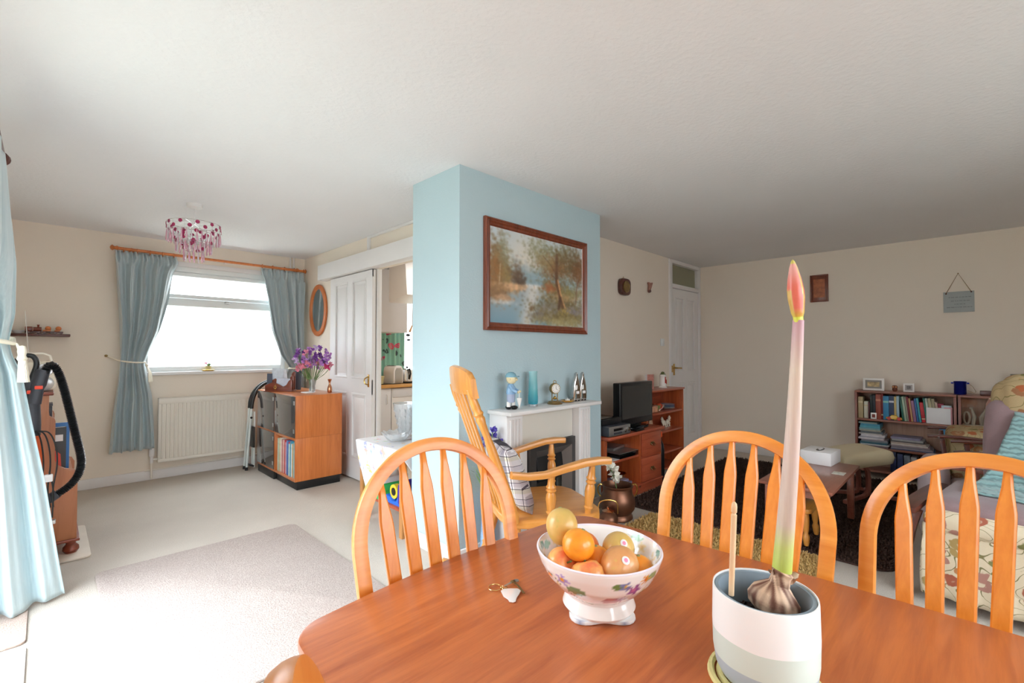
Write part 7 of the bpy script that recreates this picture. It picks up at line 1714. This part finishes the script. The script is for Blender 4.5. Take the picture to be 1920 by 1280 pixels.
tag(obj('tub', B().lathe([(0, .8625), (.07, .8625), (.085, .95), (.09, .955), (.085, .958), (.08, .95), (.066, .87), (0, .868)], (2.95, 5.33, 0), 24), plain('cream_tub', 'D8D0A0', .4)), 'cream plastic tub on the kitchen worktop', 'tub')
to = thing('toaster', 'white and black toaster on the kitchen worktop', 'toaster', (3.19, 5.36, .8625))
obj('body', B().prism([(-.07, 0), (.07, 0), (.07, .17), (.05, .215), (.02, .225), (-.03, .225), (-.06, .20), (-.07, .15)], -.13, .13, 'y', bev=.01), MWHITE, to); obj('end_cap', B().prism([(-.05, .01), (.05, .01), (.05, .16), (.03, .195), (-.03, .195), (-.05, .16)], -.138, -.1305, 'y', bev=.002), MSILVER, to)
obj('slot', B().box((-.04, -.09, .2255), (-.01, .09, .228)), MBLACK, to)
ke = thing('kettle', 'dark and steel kettle beside the toaster on the kitchen worktop', 'kettle', (3.36, 5.30, .8625))
obj('body', B().lathe([(0, 0), (.09, 0), (.095, .02), (.09, .12), (.07, .17), (.04, .185), (0, .19)], (0, 0, 0), 28), MCHROME, ke); obj('base', B().lathe([(0, .0), (.098, .0), (.098, .018), (.09, .022)], (0, 0, 0), 28), MBLACK, ke); obj('handle', B().tube([(-.03, -.06, .17), (-.03, -.11, .18), (-.03, -.13, .12), (-.03, -.10, .05)], .012, 8), MBLACK, ke); obj('lid_knob', B().ball((0, 0, .20), .014, 10, 6), MBLACK, ke)
wcab = thing('wall_cupboard', 'tall plain white kitchen wall cupboard above the worktop', 'wall cupboard', (2.87, 5.5, 1.55))
obj('carcass', B().box((2.27, 5.35, 1.52), (3.385, 5.79, 2.33)), MKIT, wcab, True)
obj('door', B().box((2.345, 5.332, 1.522), (3.38, 5.3495, 2.328), .003), MKIT, wcab, True)
wcb2 = thing('cooker_hood', 'white box-shaped cooker hood hanging in the kitchen', 'cooker hood', (3.0, 4.75, 1.9))
obj('body', B().prism([(4.55, 1.92), (4.95, 1.86), (4.95, H-.03), (4.60, H-.03)], 2.88, 3.2, 'x', bev=.006), MWHITE, wcb2, True); obj('rail', B().box((2.90, 4.65, H-.03), (3.15, 4.9, H-.001)), MWHITE, wcb2, True)
ckn = floral('kitchen_floral_fabric', '8CC0B4', ['D05070', 'C8486C', 'E07088', '4C5C60'], 7, None, .30)
root = thing('curtain', 'mint green curtain with pink roses at the kitchen window', 'curtain', (3.42, 5.74, .95))
o = obj('fabric', B().grid(lambda u, v: (3.16+.44*u, 5.745+.014*math.sin(u*38)+.006*math.sin(u*15+3*v), lerp(.90, 2.08, v)), 120, 12), ckn, root, True, angle=180); sm = o.modifiers.new('t', 'SOLIDIFY'); sm.thickness = .003
obj('curtain_rail', B().tube([(3.12, 5.75, 2.09), (4.3, 5.75, 2.09)], .010, 8), MWHITE, root, True)
un = thing('hanging_utensils', 'wooden utensils with dark ends hanging in the kitchen doorway', 'utensils', (2.62, 3.87, 1.40))
A_ = bp(773, 610, y=4.0); C_ = bp(765, 634, y=4.0)
obj('handle', B().tube([A_+Vector((.01, 0, .55)), A_], .004, 6), MBEECH, un, True)
obj('spoon_end', B().ball(tuple(bp(765, 628, y=4.0)), .022, 12, 8, sz=.6), MBLACK, un, True)
obj('spoon', B().tube([A_, bp(768, 622, y=4.0)], [.007, .012], 8), MBEECH, un, True)
obj('ladle_end', B().ball(tuple(bp(766, 637, y=4.0)), .018, 12, 8, sz=.6), MBLACK, un, True)
obj('hanger', B().tube([A_+Vector((.01, 0, .55)), A_+Vector((.01, 0, H-A_.z))], .003, 6), MSILVER, un, True)
lc = thing('added_ceiling_light', 'round white ceiling light added to brighten the kitchen beyond the sliding door', 'ceiling light', (3.1, 4.0, 2.345))
obj('fitting', B().lathe([(.30, .0), (.32, .01), (.32, .05), (.28, .054), (0, .054)], (0, 0, 0), 32), MWHITE, lc)  # invented fitting to go with the added kitchen fill light
struct('trim_10', B().box((4.45, 2.71, 0), (4.50, YB, H)), MWALL)
